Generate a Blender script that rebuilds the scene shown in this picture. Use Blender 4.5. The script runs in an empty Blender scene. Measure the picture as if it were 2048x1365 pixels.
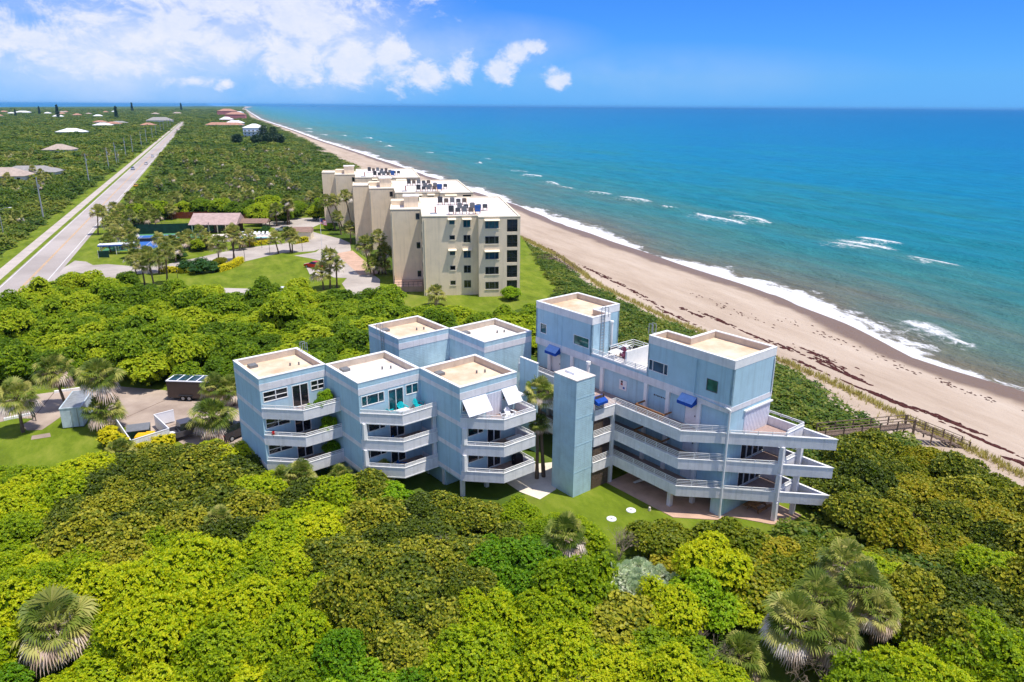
import bpy, math, random
import numpy as np
from mathutils import Vector, Matrix

random.seed(7)
R = math.radians
scene = bpy.context.scene
col = scene.collection

# ------------------------------------------------------------------ camera
cam_d = bpy.data.cameras.new('camera'); cam = bpy.data.objects.new('camera', cam_d); col.objects.link(cam)
cam_d.sensor_width = 36.0; cam_d.lens = 36.0 * 1470 / 2048
cam_d.clip_start = 0.5; cam_d.clip_end = 90000
pitch = math.atan((682.5 - 212.0) / 1470); roll = math.atan(0.00586)
fwd = Vector((0, math.cos(pitch), -math.sin(pitch))); rgt = Vector((1, 0, 0)); dwn = fwd.cross(rgt)
dwn = -(rgt.cross(fwd))
r2 = rgt * math.cos(roll) - dwn * math.sin(roll); d2 = rgt * math.sin(roll) + dwn * math.cos(roll)
mw = Matrix(((r2.x, -d2.x, -fwd.x, 0), (r2.y, -d2.y, -fwd.y, 0), (r2.z, -d2.z, -fwd.z, 36.0), (0, 0, 0, 1)))
cam.matrix_world = mw
scene.camera = cam

# ------------------------------------------------------------------ light and sky
SUN_AZ, SUN_EL = 112.0, 71.0          # azimuth clockwise from +Y, elevation
sun_d = bpy.data.lights.new('sun', 'SUN'); sun = bpy.data.objects.new('sun', sun_d); col.objects.link(sun)
sun_d.energy = 4.0; sun_d.angle = R(0.53); sun_d.color = (1.0, 0.955, 0.88)
sdir = Vector((math.sin(R(SUN_AZ)) * math.cos(R(SUN_EL)), math.cos(R(SUN_AZ)) * math.cos(R(SUN_EL)), math.sin(R(SUN_EL))))
sun.rotation_euler = sdir.to_track_quat('Z', 'Y').to_euler(); sun.location = (0, 0, 80)

world = bpy.data.worlds.new('World'); scene.world = world; world.use_nodes = True
wn = world.node_tree.nodes; wl = world.node_tree.links; wn.clear()
def N(nodes, t, **kw):
    n = nodes.new(t)
    for k, v in kw.items():
        if k.startswith('i_'):
            key = k[2:]; key = int(key) if key.isdigit() else key
            n.inputs[key].default_value = v
        else: setattr(n, k, v)
    return n
def build_world():
    def M(op, a, b=None, c=None, clamp=False):
        n = wn.new('ShaderNodeMath'); n.operation = op; n.use_clamp = clamp
        for i, x in enumerate((a, b, c)):
            if x is None: continue
            if isinstance(x, (int, float)): n.inputs[i].default_value = x
            else: wl.new(x, n.inputs[i])
        return n.outputs[0]
    out = wn.new('ShaderNodeOutputWorld'); bg = wn.new('ShaderNodeBackground')
    sky = wn.new('ShaderNodeTexSky'); sky.sky_type = 'NISHITA'; sky.sun_disc = False
    sky.sun_elevation = R(SUN_EL); sky.sun_rotation = R(SUN_AZ); sky.altitude = 30
    sky.air_density = 1.0; sky.dust_density = 0.0; sky.ozone_density = 5.0
    hsv = N(wn, 'ShaderNodeHueSaturation', i_Saturation=1.0, i_Value=1.0)
    tint = N(wn, 'ShaderNodeMix', data_type='RGBA', blend_type='MULTIPLY'); tint.inputs[0].default_value = 1.0
    tint.inputs[7].default_value = (0.13, 0.37, 0.84, 1)
    wl.new(sky.outputs[0], hsv.inputs['Color']); wl.new(hsv.outputs[0], tint.inputs[6])
    geo = wn.new('ShaderNodeTexCoord'); sep = wn.new('ShaderNodeSeparateXYZ'); wl.new(geo.outputs['Generated'], sep.inputs[0])
    zc_ = wn.new('ShaderNodeCombineXYZ'); wl.new(sep.outputs[0], zc_.inputs[0]); wl.new(sep.outputs[1], zc_.inputs[1]); wl.new(M('MAXIMUM', sep.outputs[2], 0.035), zc_.inputs[2]); wl.new(zc_.outputs[0], sky.inputs['Vector'])
    az = M('ARCTAN2', sep.outputs[0], sep.outputs[1]); el = M('ARCSINE', sep.outputs[2])
    comb = wn.new('ShaderNodeCombineXYZ'); wl.new(az, comb.inputs[0]); wl.new(M('MULTIPLY', el, 1.5), comb.inputs[1])
    def noise(scale, det, rough, dist=0.0):
        n = N(wn, 'ShaderNodeTexNoise', i_Scale=scale, i_Detail=det, i_Roughness=rough, i_Distortion=dist)
        wl.new(comb.outputs[0], n.inputs['Vector']); return n.outputs['Fac']
    n1 = noise(17, 8, 0.66, 0.5); n2 = noise(5.0, 6, 0.6); n3 = noise(42, 6, 0.7, 0.3)
    blobs = CLOUDS
    acc = None
    for (a0, e0, rx, ry, k) in blobs:
        dx = M('DIVIDE', M('SUBTRACT', az, a0), rx); dy = M('DIVIDE', M('SUBTRACT', el, e0), ry)
        m = M('MULTIPLY', M('SUBTRACT', 1.0, M('SQRT', M('ADD', M('MULTIPLY', dx, dx), M('MULTIPLY', dy, dy)))), k)
        acc = m if acc is None else M('MAXIMUM', acc, m)
    # the broken cloud is added overhead and outside the view as white fill light
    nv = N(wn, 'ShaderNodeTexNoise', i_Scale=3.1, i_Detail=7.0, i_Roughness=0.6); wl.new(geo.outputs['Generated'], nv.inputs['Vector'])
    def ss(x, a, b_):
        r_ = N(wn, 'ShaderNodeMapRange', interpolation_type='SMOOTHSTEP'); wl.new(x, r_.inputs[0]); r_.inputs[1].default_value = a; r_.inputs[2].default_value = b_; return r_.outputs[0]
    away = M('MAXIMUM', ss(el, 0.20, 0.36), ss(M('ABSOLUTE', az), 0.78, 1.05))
    fill_cloud = M('MULTIPLY', M('MULTIPLY', ss(nv.outputs['Fac'], 0.40, 0.62), away), M('GREATER_THAN', el, 0.0))
    f = M('ADD', acc, M('ADD', M('MULTIPLY', M('SUBTRACT', n1, 0.5), 2.3), M('MULTIPLY', M('SUBTRACT', n3, 0.5), 0.8)))
    mr = N(wn, 'ShaderNodeMapRange', interpolation_type='SMOOTHSTEP'); wl.new(f, mr.inputs[0])
    mr.inputs[1].default_value = -0.05; mr.inputs[2].default_value = 0.55; mr.inputs[3].default_value = 0; mr.inputs[4].default_value = 0.80
    # thin veil
    acc2 = None
    for (a0, e0, rx, ry, k) in VEILS:
        dx = M('DIVIDE', M('SUBTRACT', az, a0), rx); dy = M('DIVIDE', M('SUBTRACT', el, e0), ry)
        m = M('MULTIPLY', M('SUBTRACT', 1.0, M('SQRT', M('ADD', M('MULTIPLY', dx, dx), M('MULTIPLY', dy, dy))), clamp=True), k)
        acc2 = m if acc2 is None else M('MAXIMUM', acc2, m)
    veil = M('MULTIPLY', acc2, M('ADD', 0.62, M('MULTIPLY', M('SUBTRACT', n2, 0.5), 2.4)), clamp=True)
    body = M('MULTIPLY', mr.outputs[0], M('ADD', 0.30, M('MULTIPLY', M('ADD', n3, M('MULTIPLY', n1, 0.5)), 0.95)), clamp=True)
    fac = M('MAXIMUM', M('SUBTRACT', 1.0, M('MULTIPLY', M('SUBTRACT', 1.0, body), M('SUBTRACT', 1.0, veil))), M('MULTIPLY', fill_cloud, 0.75))
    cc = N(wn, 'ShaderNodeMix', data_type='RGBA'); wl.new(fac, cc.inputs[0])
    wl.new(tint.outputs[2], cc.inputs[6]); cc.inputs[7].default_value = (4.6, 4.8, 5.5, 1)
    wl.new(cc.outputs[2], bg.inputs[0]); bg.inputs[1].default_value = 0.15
    wl.new(bg.outputs[0], out.inputs[0])
CLOUDS = [c + (k,) for c, k in [
    ((-0.542, 0.064, 0.047, 0.027), 0.9), ((-0.484, 0.087, 0.081, 0.027), 0.45), ((-0.395, 0.086, 0.061, 0.031), 0.95), ((-0.340, 0.065, 0.054, 0.024), 0.6), ((-0.452, 0.066, 0.041, 0.018), 0.6), ((-0.259, 0.103, 0.081, 0.045), 1.1),
    ((-0.272, 0.052, 0.058, 0.032), 0.8), ((-0.205, 0.052, 0.045, 0.038), 1.0), ((-0.153, 0.053, 0.031, 0.035), 0.9), ((-0.113, 0.036, 0.035, 0.018), 0.7), ((-0.065, 0.050, 0.020, 0.023), 0.85),
    ((-0.017, 0.041, 0.024, 0.022), 1.0), ((0.006, 0.064, 0.022, 0.015), 0.9), ((0.026, 0.072, 0.022, 0.012), 1.05), ((0.056, 0.034, 0.020, 0.019), 0.8), ((-0.393, 0.024, 0.041, 0.009), 0.7),
    ((-0.460, 0.042, 0.081, 0.018), 0.5), ((-0.626, 0.071, 0.095, 0.047), 0.9), ((-0.327, 0.132, 0.223, 0.061), 0.9)]]
VEILS = [c + (k,) for c, k in [((-0.491, 0.070, 0.515, 0.115), 0.95), ((-0.252, 0.073, 0.223, 0.085), 0.8), ((-0.081, 0.070, 0.223, 0.047), 0.55), ((0.142, 0.038, 0.339, 0.041), 0.25)]]
build_world()
scene.view_settings.view_transform = 'Standard'; scene.view_settings.look = 'None'
scene.view_settings.exposure = 0.30; scene.view_settings.gamma = 1.0
scene.render.resolution_x = 1024; scene.render.resolution_y = 682
cy = scene.cycles
cy.use_denoising = True; cy.max_bounces = 6; cy.diffuse_bounces = 3; cy.glossy_bounces = 3; cy.transmission_bounces = 4
cy.transparent_max_bounces = 8; cy.volume_bounces = 0; cy.use_adaptive_sampling = True; cy.adaptive_threshold = 0.015
cy.caustics_reflective = False; cy.caustics_refractive = False; cy.sample_clamp_indirect = 4.0

# ------------------------------------------------------------------ helpers
def lin(c):
    return tuple(((x / 255) / 12.92 if x / 255 <= 0.04045 else ((x / 255 + 0.055) / 1.055) ** 2.4) for x in c) + (1,)
MATS = {}
def pm(name, c, rough=0.7, var=0.10, scale=1.2, bump=0.0, bscale=14.0, spec=0.3, metal=0.0, streak=0.0, c2=None, det=5.0, courses=0.0):
    """plain procedural surface: colour varied by noise, optional rain streaks, fine relief and block courses"""
    m = bpy.data.materials.new(name); m.use_nodes = True; nt = m.node_tree; nd = nt.nodes; lk = nt.links
    b = nd['Principled BSDF']; b.inputs['Roughness'].default_value = rough; b.inputs['Specular IOR Level'].default_value = spec; b.inputs['Metallic'].default_value = metal
    tc = nd.new('ShaderNodeTexCoord')
    n = N(nd, 'ShaderNodeTexNoise', i_Scale=scale, i_Detail=det, i_Roughness=0.6); lk.new(tc.outputs['Object'], n.inputs['Vector'])
    ca = lin(c); cb = lin(c2) if c2 else tuple(x * (1 - 2.2 * var) for x in ca[:3]) + (1,)
    rp = nd.new('ShaderNodeValToRGB'); rp.color_ramp.elements[0].position = 0.32; rp.color_ramp.elements[1].position = 0.62
    rp.color_ramp.elements[0].color = cb; rp.color_ramp.elements[1].color = ca; lk.new(n.outputs['Fac'], rp.inputs[0])
    last = rp.outputs[0]
    if streak:
        mp = nd.new('ShaderNodeMapping'); mp.inputs['Scale'].default_value = (2.6, 2.6, 0.13); lk.new(tc.outputs['Object'], mp.inputs[0])
        s = N(nd, 'ShaderNodeTexNoise', i_Scale=1.0, i_Detail=5.0, i_Roughness=0.65); lk.new(mp.outputs[0], s.inputs['Vector'])
        r_ = N(nd, 'ShaderNodeMapRange'); lk.new(s.outputs['Fac'], r_.inputs[0])
        r_.inputs[1].default_value = 0.5; r_.inputs[2].default_value = 0.75; r_.inputs[3].default_value = 0.0; r_.inputs[4].default_value = streak
        mx = N(nd, 'ShaderNodeMix', data_type='RGBA'); lk.new(r_.outputs[0], mx.inputs[0]); lk.new(last, mx.inputs[6])
        mx.inputs[7].default_value = tuple(x * 0.55 for x in ca[:3]) + (1,); last = mx.outputs[2]
    lk.new(last, b.inputs['Base Color'])
    if bump or courses:
        bn = N(nd, 'ShaderNodeTexNoise', i_Scale=bscale, i_Detail=4.0); lk.new(tc.outputs['Object'], bn.inputs['Vector'])
        bp = N(nd, 'ShaderNodeBump', i_Strength=max(bump, 0.05), i_Distance=0.05); h = bn.outputs['Fac']
        if courses:
            sp = nd.new('ShaderNodeSeparateXYZ'); lk.new(tc.outputs['Object'], sp.inputs[0])
            fr = N(nd, 'ShaderNodeMath', operation='FRACT'); dv = N(nd, 'ShaderNodeMath', operation='DIVIDE', i_1=courses)
            lk.new(sp.outputs[2], dv.inputs[0]); lk.new(dv.outputs[0], fr.inputs[0])
            pp = N(nd, 'ShaderNodeMath', operation='PINGPONG', i_1=0.5); lk.new(fr.outputs[0], pp.inputs[0])
            lt = N(nd, 'ShaderNodeMapRange'); lk.new(pp.outputs[0], lt.inputs[0]); lt.inputs[1].default_value = 0.0; lt.inputs[2].default_value = 0.1
            ad = N(nd, 'ShaderNodeMath', operation='ADD'); lk.new(h, ad.inputs[0]); lk.new(lt.outputs[0], ad.inputs[1]); h = ad.outputs[0]
        lk.new(h, bp.inputs['Height']); lk.new(bp.outputs[0], b.inputs['Normal'])
    MATS[name] = m; return m
def glass(name, c, rough=0.06):
    m = bpy.data.materials.new(name); m.use_nodes = True; nd = m.node_tree.nodes; lk = m.node_tree.links
    b = nd['Principled BSDF']; b.inputs['Roughness'].default_value = rough; b.inputs['Specular IOR Level'].default_value = 0.7
    tc = nd.new('ShaderNodeTexCoord'); n = N(nd, 'ShaderNodeTexNoise', i_Scale=1.1, i_Detail=1.0); lk.new(tc.outputs['Object'], n.inputs['Vector'])
    rp = nd.new('ShaderNodeValToRGB'); a = lin(c); rp.color_ramp.elements[0].color = tuple(x * 0.5 for x in a[:3]) + (1,); rp.color_ramp.elements[1].color = a
    rp.color_ramp.elements[0].position = 0.4; rp.color_ramp.elements[1].position = 0.65
    lk.new(n.outputs['Fac'], rp.inputs[0]); lk.new(rp.outputs[0], b.inputs['Base Color'])
    MATS[name] = m; return m
def foliage(name, ca, cb, cc, trans=0.35, objvar=0.5, rough=0.55):
    """leaves: three greens mixed per leaf (attribute rnd) and per plant, part of the light passes through"""
    m = bpy.data.materials.new(name); m.use_nodes = True; nd = m.node_tree.nodes; lk = m.node_tree.links
    b = nd['Principled BSDF']; out = nd['Material Output']
    b.inputs['Roughness'].default_value = rough; b.inputs['Specular IOR Level'].default_value = 0.35
    at = N(nd, 'ShaderNodeAttribute', attribute_name='rnd'); oi = nd.new('ShaderNodeObjectInfo')
    mu = N(nd, 'ShaderNodeMath', operation='MULTIPLY_ADD', i_1=objvar, i_2=-objvar / 2); lk.new(oi.outputs['Random'], mu.inputs[0])
    ad = N(nd, 'ShaderNodeMath', operation='ADD', use_clamp=True); tn = N(nd, 'ShaderNodeAttribute', attribute_name='tone', attribute_type='INSTANCER'); a2 = N(nd, 'ShaderNodeMath', operation='ADD'); lk.new(at.outputs['Fac'], a2.inputs[0]); lk.new(tn.outputs['Fac'], a2.inputs[1])
    lk.new(a2.outputs[0], ad.inputs[0]); lk.new(mu.outputs[0], ad.inputs[1])
    rp = nd.new('ShaderNodeValToRGB'); e = rp.color_ramp.elements
    e[0].color = lin(ca); e[0].position = 0.0; e[1].color = lin(cc); e[1].position = 1.0
    x = e.new(0.5); x.color = lin(cb)
    lk.new(ad.outputs[0], rp.inputs[0]); lk.new(rp.outputs[0], b.inputs['Base Color'])
    tr = nd.new('ShaderNodeBsdfTranslucent'); lk.new(rp.outputs[0], tr.inputs[0])
    mx = nd.new('ShaderNodeMixShader'); mx.inputs[0].default_value = trans
    lk.new(b.outputs[0], mx.inputs[1]); lk.new(tr.outputs[0], mx.inputs[2]); lk.new(mx.outputs[0], out.inputs[0])
    MATS[name] = m; return m

class MB:
    """collects plain shapes; build() links them as one mesh object"""
    def __init__(s): s.v = []; s.f = []; s.m = []
    def add(s, vs, fs, m=0):
        o = len(s.v); s.v += [tuple(p) for p in vs]; s.f += [[i + o for i in f] for f in fs]; s.m += [m] * len(fs); return s
    def box(s, x0, x1, y0, y1, z0, z1, m=0):
        if x0 > x1: x0, x1 = x1, x0
        if y0 > y1: y0, y1 = y1, y0
        return s.add([(x0, y0, z0), (x1, y0, z0), (x1, y1, z0), (x0, y1, z0), (x0, y0, z1), (x1, y0, z1), (x1, y1, z1), (x0, y1, z1)],
                     [(0, 3, 2, 1), (4, 5, 6, 7), (0, 1, 5, 4), (1, 2, 6, 5), (2, 3, 7, 6), (3, 0, 4, 7)], m)
    def prism(s, poly, z0, z1, m=0):
        a = sum(poly[i][0] * poly[(i + 1) % len(poly)][1] - poly[(i + 1) % len(poly)][0] * poly[i][1] for i in range(len(poly)))
        if a < 0: poly = poly[::-1]
        n = len(poly)
        return s.add([(x, y, z0) for x, y in poly] + [(x, y, z1) for x, y in poly],
                     [list(range(n))[::-1], list(range(n, 2 * n))] + [(i, (i + 1) % n, n + (i + 1) % n, n + i) for i in range(n)], m)
    def sheet(s, poly, z, m=0):
        a = sum(poly[i][0] * poly[(i + 1) % len(poly)][1] - poly[(i + 1) % len(poly)][0] * poly[i][1] for i in range(len(poly)))
        if a < 0: poly = poly[::-1]
        return s.add([(x, y, z) for x, y in poly], [list(range(len(poly)))], m)
    def bar(s, p, q, w, h=None, m=0):
        p, q = Vector(p), Vector(q); d = (q - p).normalized(); h = h or w
        up = Vector((0, 0, 1)) if abs(d.z) < 0.9 else Vector((0, 1, 0))
        x = d.cross(up).normalized() * w / 2; y = x.cross(d).normalized() * h / 2
        vs = [p - x - y, p + x - y, p + x + y, p - x + y, q - x - y, q + x - y, q + x + y, q - x + y]
        return s.add(vs, [(0, 3, 2, 1), (4, 5, 6, 7), (0, 1, 5, 4), (1, 2, 6, 5), (2, 3, 7, 6), (3, 0, 4, 7)], m)
    def cyl(s, p, q, r0, r1=None, n=8, m=0):
        p, q = Vector(p), Vector(q); d = (q - p).normalized(); r1 = r0 if r1 is None else r1
        up = Vector((0, 0, 1)) if abs(d.z) < 0.9 else Vector((0, 1, 0))
        x = d.cross(up).normalized(); y = x.cross(d).normalized()
        vs = [p + (x * math.cos(6.2832 * i / n) + y * math.sin(6.2832 * i / n)) * r0 for i in range(n)] + [q + (x * math.cos(6.2832 * i / n) + y * math.sin(6.2832 * i / n)) * r1 for i in range(n)]
        return s.add(vs, [list(range(n)), list(range(n, 2 * n))[::-1]] + [(i, n + i, n + (i + 1) % n, (i + 1) % n) for i in range(n)], m)
    def loft(s, rings, m=0, caps=True):
        k = len(rings[0]); vs = [p for r in rings for p in r]; fs = []
        for a in range(len(rings) - 1):
            for i in range(k):
                j = (i + 1) % k; fs.append((a * k + i, a * k + j, (a + 1) * k + j, (a + 1) * k + i))
        if caps: fs += [list(range(k))[::-1], list(range((len(rings) - 1) * k, len(rings) * k))]
        return s.add(vs, fs, m)
    def holes(s, x0, x1, z0, z1, y0, y1, hs, m=0, swap=False):
        """wall slab with rectangular openings hs=[(xa,xb,za,zb)]; swap: the wall runs along y and is x-thick"""
        zs = sorted({z0, z1, *[h[2] for h in hs], *[h[3] for h in hs]}); zs = [z for z in zs if z0 <= z <= z1]
        for za, zb in zip(zs, zs[1:]):
            cut = sorted((h[0], h[1]) for h in hs if h[2] < zb - 1e-6 and h[3] > za + 1e-6); x = x0
            for a, b_ in cut + [(x1, x1)]:
                if a > x + 1e-6:
                    if swap: s.box(y0, y1, x, a, za, zb, m)
                    else: s.box(x, a, y0, y1, za, zb, m)
                x = max(x, b_)
        return s
    def build(s, name, mats, parent=None, off=(0, 0, 0), smooth=False):
        me = bpy.data.meshes.new(name)
        me.from_pydata([(x - off[0], y - off[1], z - off[2]) for x, y, z in s.v], [], s.f); me.update()
        for m in (mats if isinstance(mats, (list, tuple)) else [mats]): me.materials.append(MATS[m] if isinstance(m, str) else m)
        me.polygons.foreach_set('material_index', s.m)
        if smooth: me.polygons.foreach_set('use_smooth', [True] * len(s.f))
        return link(name, me, parent)
def link(name, data, parent=None, loc=(0, 0, 0), rz=0.0):
    o = bpy.data.objects.new(name, data); col.objects.link(o); o.location = loc; o.rotation_euler = (0, 0, rz); o.parent = parent
    return o
def tag(o, label=None, cat=None, group=None, kind=None):
    if label: o['label'] = label
    if cat: o['category'] = cat
    if group: o['group'] = group
    if kind: o['kind'] = kind
    return o
def thing(name, label, cat, loc=(0, 0, 0), rz=0.0, group=None):
    return tag(link(name, None, None, loc, rz), label, cat, group)
def copy_tree(o, parent=None):
    c = o.copy(); col.objects.link(c); c.parent = parent
    for ch in o.children: copy_tree(ch, c)
    return c
def offset_line(pts, t):
    """points moved t to the left of the running direction, mitred"""
    out = []
    for i, p in enumerate(pts):
        p = Vector(p); ns = []
        if i > 0: d = (p - Vector(pts[i - 1])).normalized(); ns.append(Vector((-d.y, d.x)))
        if i < len(pts) - 1: d = (Vector(pts[i + 1]) - p).normalized(); ns.append(Vector((-d.y, d.x)))
        if len(ns) == 2:
            n = (ns[0] + ns[1]).normalized(); n = n / max(0.3, n.dot(ns[0]))
        else: n = ns[0]
        q = p + n * t; out.append((q.x, q.y))
    return out
def strip(mb, pts, t, z0, z1, m=0):
    """upright wall along an open line, t thick to the left"""
    q = offset_line(pts, t)
    for i in range(len(pts) - 1):
        mb.add([(*pts[i], z0), (*pts[i + 1], z0), (*q[i + 1], z0), (*q[i], z0), (*pts[i], z1), (*pts[i + 1], z1), (*q[i + 1], z1), (*q[i], z1)],
               [(0, 3, 2, 1), (4, 5, 6, 7), (0, 1, 5, 4), (2, 3, 7, 6)] + ([(3, 0, 4, 7)] if i == 0 else []) + ([(1, 2, 6, 5)] if i == len(pts) - 2 else []), m)
    return mb
def ring(mb, poly, o, t, z0, z1, m=0):
    """closed upright wall round a counter-clockwise outline, outer face o inside it, t thick"""
    n = len(poly); P_ = [poly[-1]] + list(poly) + [poly[0]]
    a = offset_line(P_, o)[1:-1]; b_ = offset_line(P_, o + t)[1:-1]
    for i in range(n):
        j = (i + 1) % n
        mb.add([(*a[i], z0), (*a[j], z0), (*b_[j], z0), (*b_[i], z0), (*a[i], z1), (*a[j], z1), (*b_[j], z1), (*b_[i], z1)],
               [(0, 3, 2, 1), (4, 5, 6, 7), (0, 1, 5, 4), (2, 3, 7, 6)], m)
    return mb
def railing(pts, z0, h, nb, gap=1.35, w=0.06):
    mb = MB()
    for a, b_ in zip(pts, pts[1:]):
        a_, c_ = Vector(a), Vector(b_); L_ = (c_ - a_).length; n = max(1, round(L_ / gap))
        for k in range(n + 1):
            p = a_.lerp(c_, k / n); mb.box(p.x - w / 2, p.x + w / 2, p.y - w / 2, p.y + w / 2, z0, z0 + h)
        for k in range(nb):
            z = z0 + h * (k + 1) / nb - w / 2; mb.bar((*a, z), (*b_, z), w, w)
    return mb
CO = Vector((-math.sin(R(22.0)), math.cos(R(22.0)))); CN = Vector((math.cos(R(22.0)), math.sin(R(22.0))))
def UV(u, v):
    """metres along the coast (u) and towards the sea (v)"""
    p = CO * u + CN * v; return (p.x, p.y)
def interp(x, tab):
    return float(np.interp(x, [t[0] for t in tab], [t[1] for t in tab]))
TOE = [(-200, 76), (45, 78), (72, 80), (85, 80), (110, 76.5), (139, 77), (172, 83), (204, 85), (536, 90), (693, 98), (970, 108), (1320, 116), (2500, 133), (5900, 277), (14000, 700)]
SHORE = [(-200, 106), (30, 110), (67, 110), (84, 107.5), (105, 113), (128, 117), (179, 115), (250, 117), (290, 120), (486, 123), (724, 126), (918, 126), (1281, 135), (1590, 140), (2300, 150), (4300, 230), (8530, 406), (14000, 800)]
LAG = [(-300, -900), (3000, -1500), (8600, -1790), (12600, -200), (14000, 300)]

# ------------------------------------------------------------------ materials
pm('wall_blue', (178, 210, 222), 0.75, 0.05, 0.7, 0.25, 30, streak=0.5, courses=0.2)
pm('wall_blue_brick', (182, 212, 222), 0.75, 0.07, 1.2, 0.5, 22, streak=0.45, courses=0.2)
pm('trim_lilac', (234, 231, 231), 0.7, 0.06, 1.1, 0.35, 34, streak=0.5)
pm('trim_white', (242, 240, 236), 0.55, 0.04, 2.0, 0.1, 30, streak=0.12)
pm('parapet_inner', (205, 190, 172), 0.8, 0.08, 1.3, 0.2, 20, streak=0.2)
pm('roof_tan', (232, 210, 184), 0.85, 0.10, 0.5, 0.3, 40, c2=(204, 172, 140), det=9)
pm('roof_white', (240, 236, 230), 0.8, 0.05, 0.6, 0.2, 30, c2=(206, 188, 172), det=9)
pm('deck_tile', (176, 150, 140), 0.75, 0.1, 3.0, 0.2, 30)
pm('beige_wall', (246, 224, 192), 0.85, 0.05, 0.5, 0.3, 18, streak=0.35, courses=0.2)
pm('beige_trim', (240, 226, 196), 0.7, 0.04)
pm('dark_metal', (46, 48, 54), 0.45, 0.1, 4, spec=0.5)
pm('grey_metal', (120, 122, 124), 0.5, 0.1, 4, spec=0.5)
pm('galv', (176, 180, 182), 0.45, 0.12, 2.5, metal=0.4)
pm('rust_red', (150, 52, 44), 0.7)
pm('shutter_white', (232, 232, 238), 0.55, 0.05, 3)
pm('awning_blue', (22, 78, 170), 0.8, 0.12, 2.5)
pm('awning_blue_top', (150, 184, 232), 0.8, 0.08, 2.5)
pm('wood', (168, 122, 82), 0.8, 0.25, 5, 0.3, 30)
pm('wood_grey', (128, 108, 92), 0.85, 0.25, 5, 0.3, 30)
pm('wood_dark', (96, 72, 56), 0.85, 0.2, 5)
pm('fence_red', (132, 62, 44), 0.8, 0.2, 3)
pm('clubroof', (190, 164, 156), 0.9, 0.12, 1.0, 0.4, 20)
pm('clubroof_dark', (150, 122, 108), 0.9, 0.12, 1.0, 0.4, 20)
pm('court_green', (82, 142, 100), 0.85, 0.06, 0.4)
pm('court_blue', (54, 108, 184), 0.8, 0.05, 0.6)
pm('line_white', (235, 235, 232), 0.7, 0.05)
pm('windscreen', (30, 66, 52), 0.9, 0.2, 0.8)
pm('pool_water', (52, 190, 200), 0.08, 0.05, 0.8, 0.1, 6, spec=0.6)
pm('pool_deck', (226, 214, 204), 0.85, 0.06, 0.6)
pm('brown_wall', (120, 96, 84), 0.9, 0.12, 1.5)
pm('concrete', (186, 168, 152), 0.9, 0.16, 0.16, 0.15, 12, c2=(146, 128, 114))
pm('drive', (188, 178, 168), 0.9, 0.10, 0.12, 0.15, 12, c2=(160, 149, 140))
pm('paver', (205, 170, 146), 0.9, 0.12, 0.6)
pm('asphalt', (182, 172, 165), 0.9, 0.06, 0.05, 0.2, 25, c2=(160, 150, 143))
pm('path_concrete', (196, 184, 172), 0.9, 0.10, 0.2, 0.15, 14)
pm('road_yellow', (214, 172, 118), 0.8, 0.12, 0.8)
pm('road_white', (226, 224, 220), 0.8, 0.08, 0.8)
pm('palm_trunk', (128, 108, 90), 0.9, 0.25, 3.0, 0.6, 12)
pm('bark', (92, 78, 62), 0.9, 0.25, 3.0, 0.5, 10)
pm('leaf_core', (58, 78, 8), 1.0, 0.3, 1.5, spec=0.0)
pm('dead_core', (92, 76, 60), 0.95, 0.3, 3)
pm('teal_plastic', (22, 182, 190), 0.45, 0.06)
pm('blue_plastic', (24, 92, 170), 0.45, 0.06)
pm('white_plastic', (240, 240, 242), 0.45, 0.03)
pm('dark_plastic', (38, 36, 42), 0.5, 0.1)
pm('purple_red', (96, 44, 70), 0.6)
pm('orange_fabric', (250, 190, 30), 0.8, 0.1, 3)
pm('dumpster_green', (28, 62, 52), 0.6, 0.15, 2)
pm('container_white', (206, 220, 226), 0.6, 0.12, 1.5, streak=0.3)
pm('trailer_brown', (74, 60, 54), 0.4, 0.08, 2, spec=0.5)
pm('truck_grey', (92, 90, 98), 0.3, 0.04, 2, spec=0.6, metal=0.3)
pm('car_black', (26, 28, 36), 0.2, 0.04, spec=0.7)
pm('car_red', (200, 24, 34), 0.25, 0.04, spec=0.7)
pm('car_white', (236, 238, 242), 0.25, 0.03, spec=0.6)
pm('car_silver', (170, 178, 190), 0.28, 0.03, metal=0.4, spec=0.6)
pm('car_yellow', (222, 180, 60), 0.3, 0.03, spec=0.6)
pm('tyre', (28, 28, 28), 0.85, 0.1)
pm('lamp_red', (190, 20, 16), 0.3)
pm('sand_white', (232, 218, 200), 0.95, 0.08, 0.8)
pm('flag_red', (214, 90, 96), 0.8); pm('flag_white', (236, 230, 232), 0.8); pm('flag_blue', (60, 72, 130), 0.8)
pm('terra_roof', (188, 142, 120), 0.9, 0.15, 0.3); pm('pink_wall', (214, 132, 128), 0.8, 0.08, 0.4)
pm('house_wall', (232, 228, 222), 0.8, 0.05, 0.5); pm('house_blue', (206, 218, 236), 0.8, 0.05, 0.5)
pm('shingle', (186, 168, 154), 0.9, 0.12, 0.6); pm('shingle_grey', (160, 156, 152), 0.9, 0.1, 0.6)
pm('white_roof', (248, 248, 250), 0.5, 0.03, 0.4)
pm('seaweed_brown', (84, 40, 34), 0.95, 0.3, 2)
glass('glass_dark', (40, 46, 52)); glass('glass_teal', (24, 96, 108)); glass('glass_blue', (40, 76, 104)); glass('glass_green', (56, 122, 108))
foliage('fol_bright', (118, 150, 2), (174, 196, 4), (220, 220, 20), 0.48, 0.8)
foliage('fol_grape', (66, 84, 12), (106, 122, 18), (182, 176, 42), 0.3, 0.8)
foliage('fol_green', (88, 138, 4), (130, 172, 6), (174, 202, 22), 0.45, 0.8)
foliage('fol_olive', (100, 118, 10), (144, 150, 16), (188, 172, 38), 0.35, 0.8)
foliage('fol_wood', (90, 124, 8), (142, 172, 10), (196, 206, 32), 0.45, 1.0)
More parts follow.
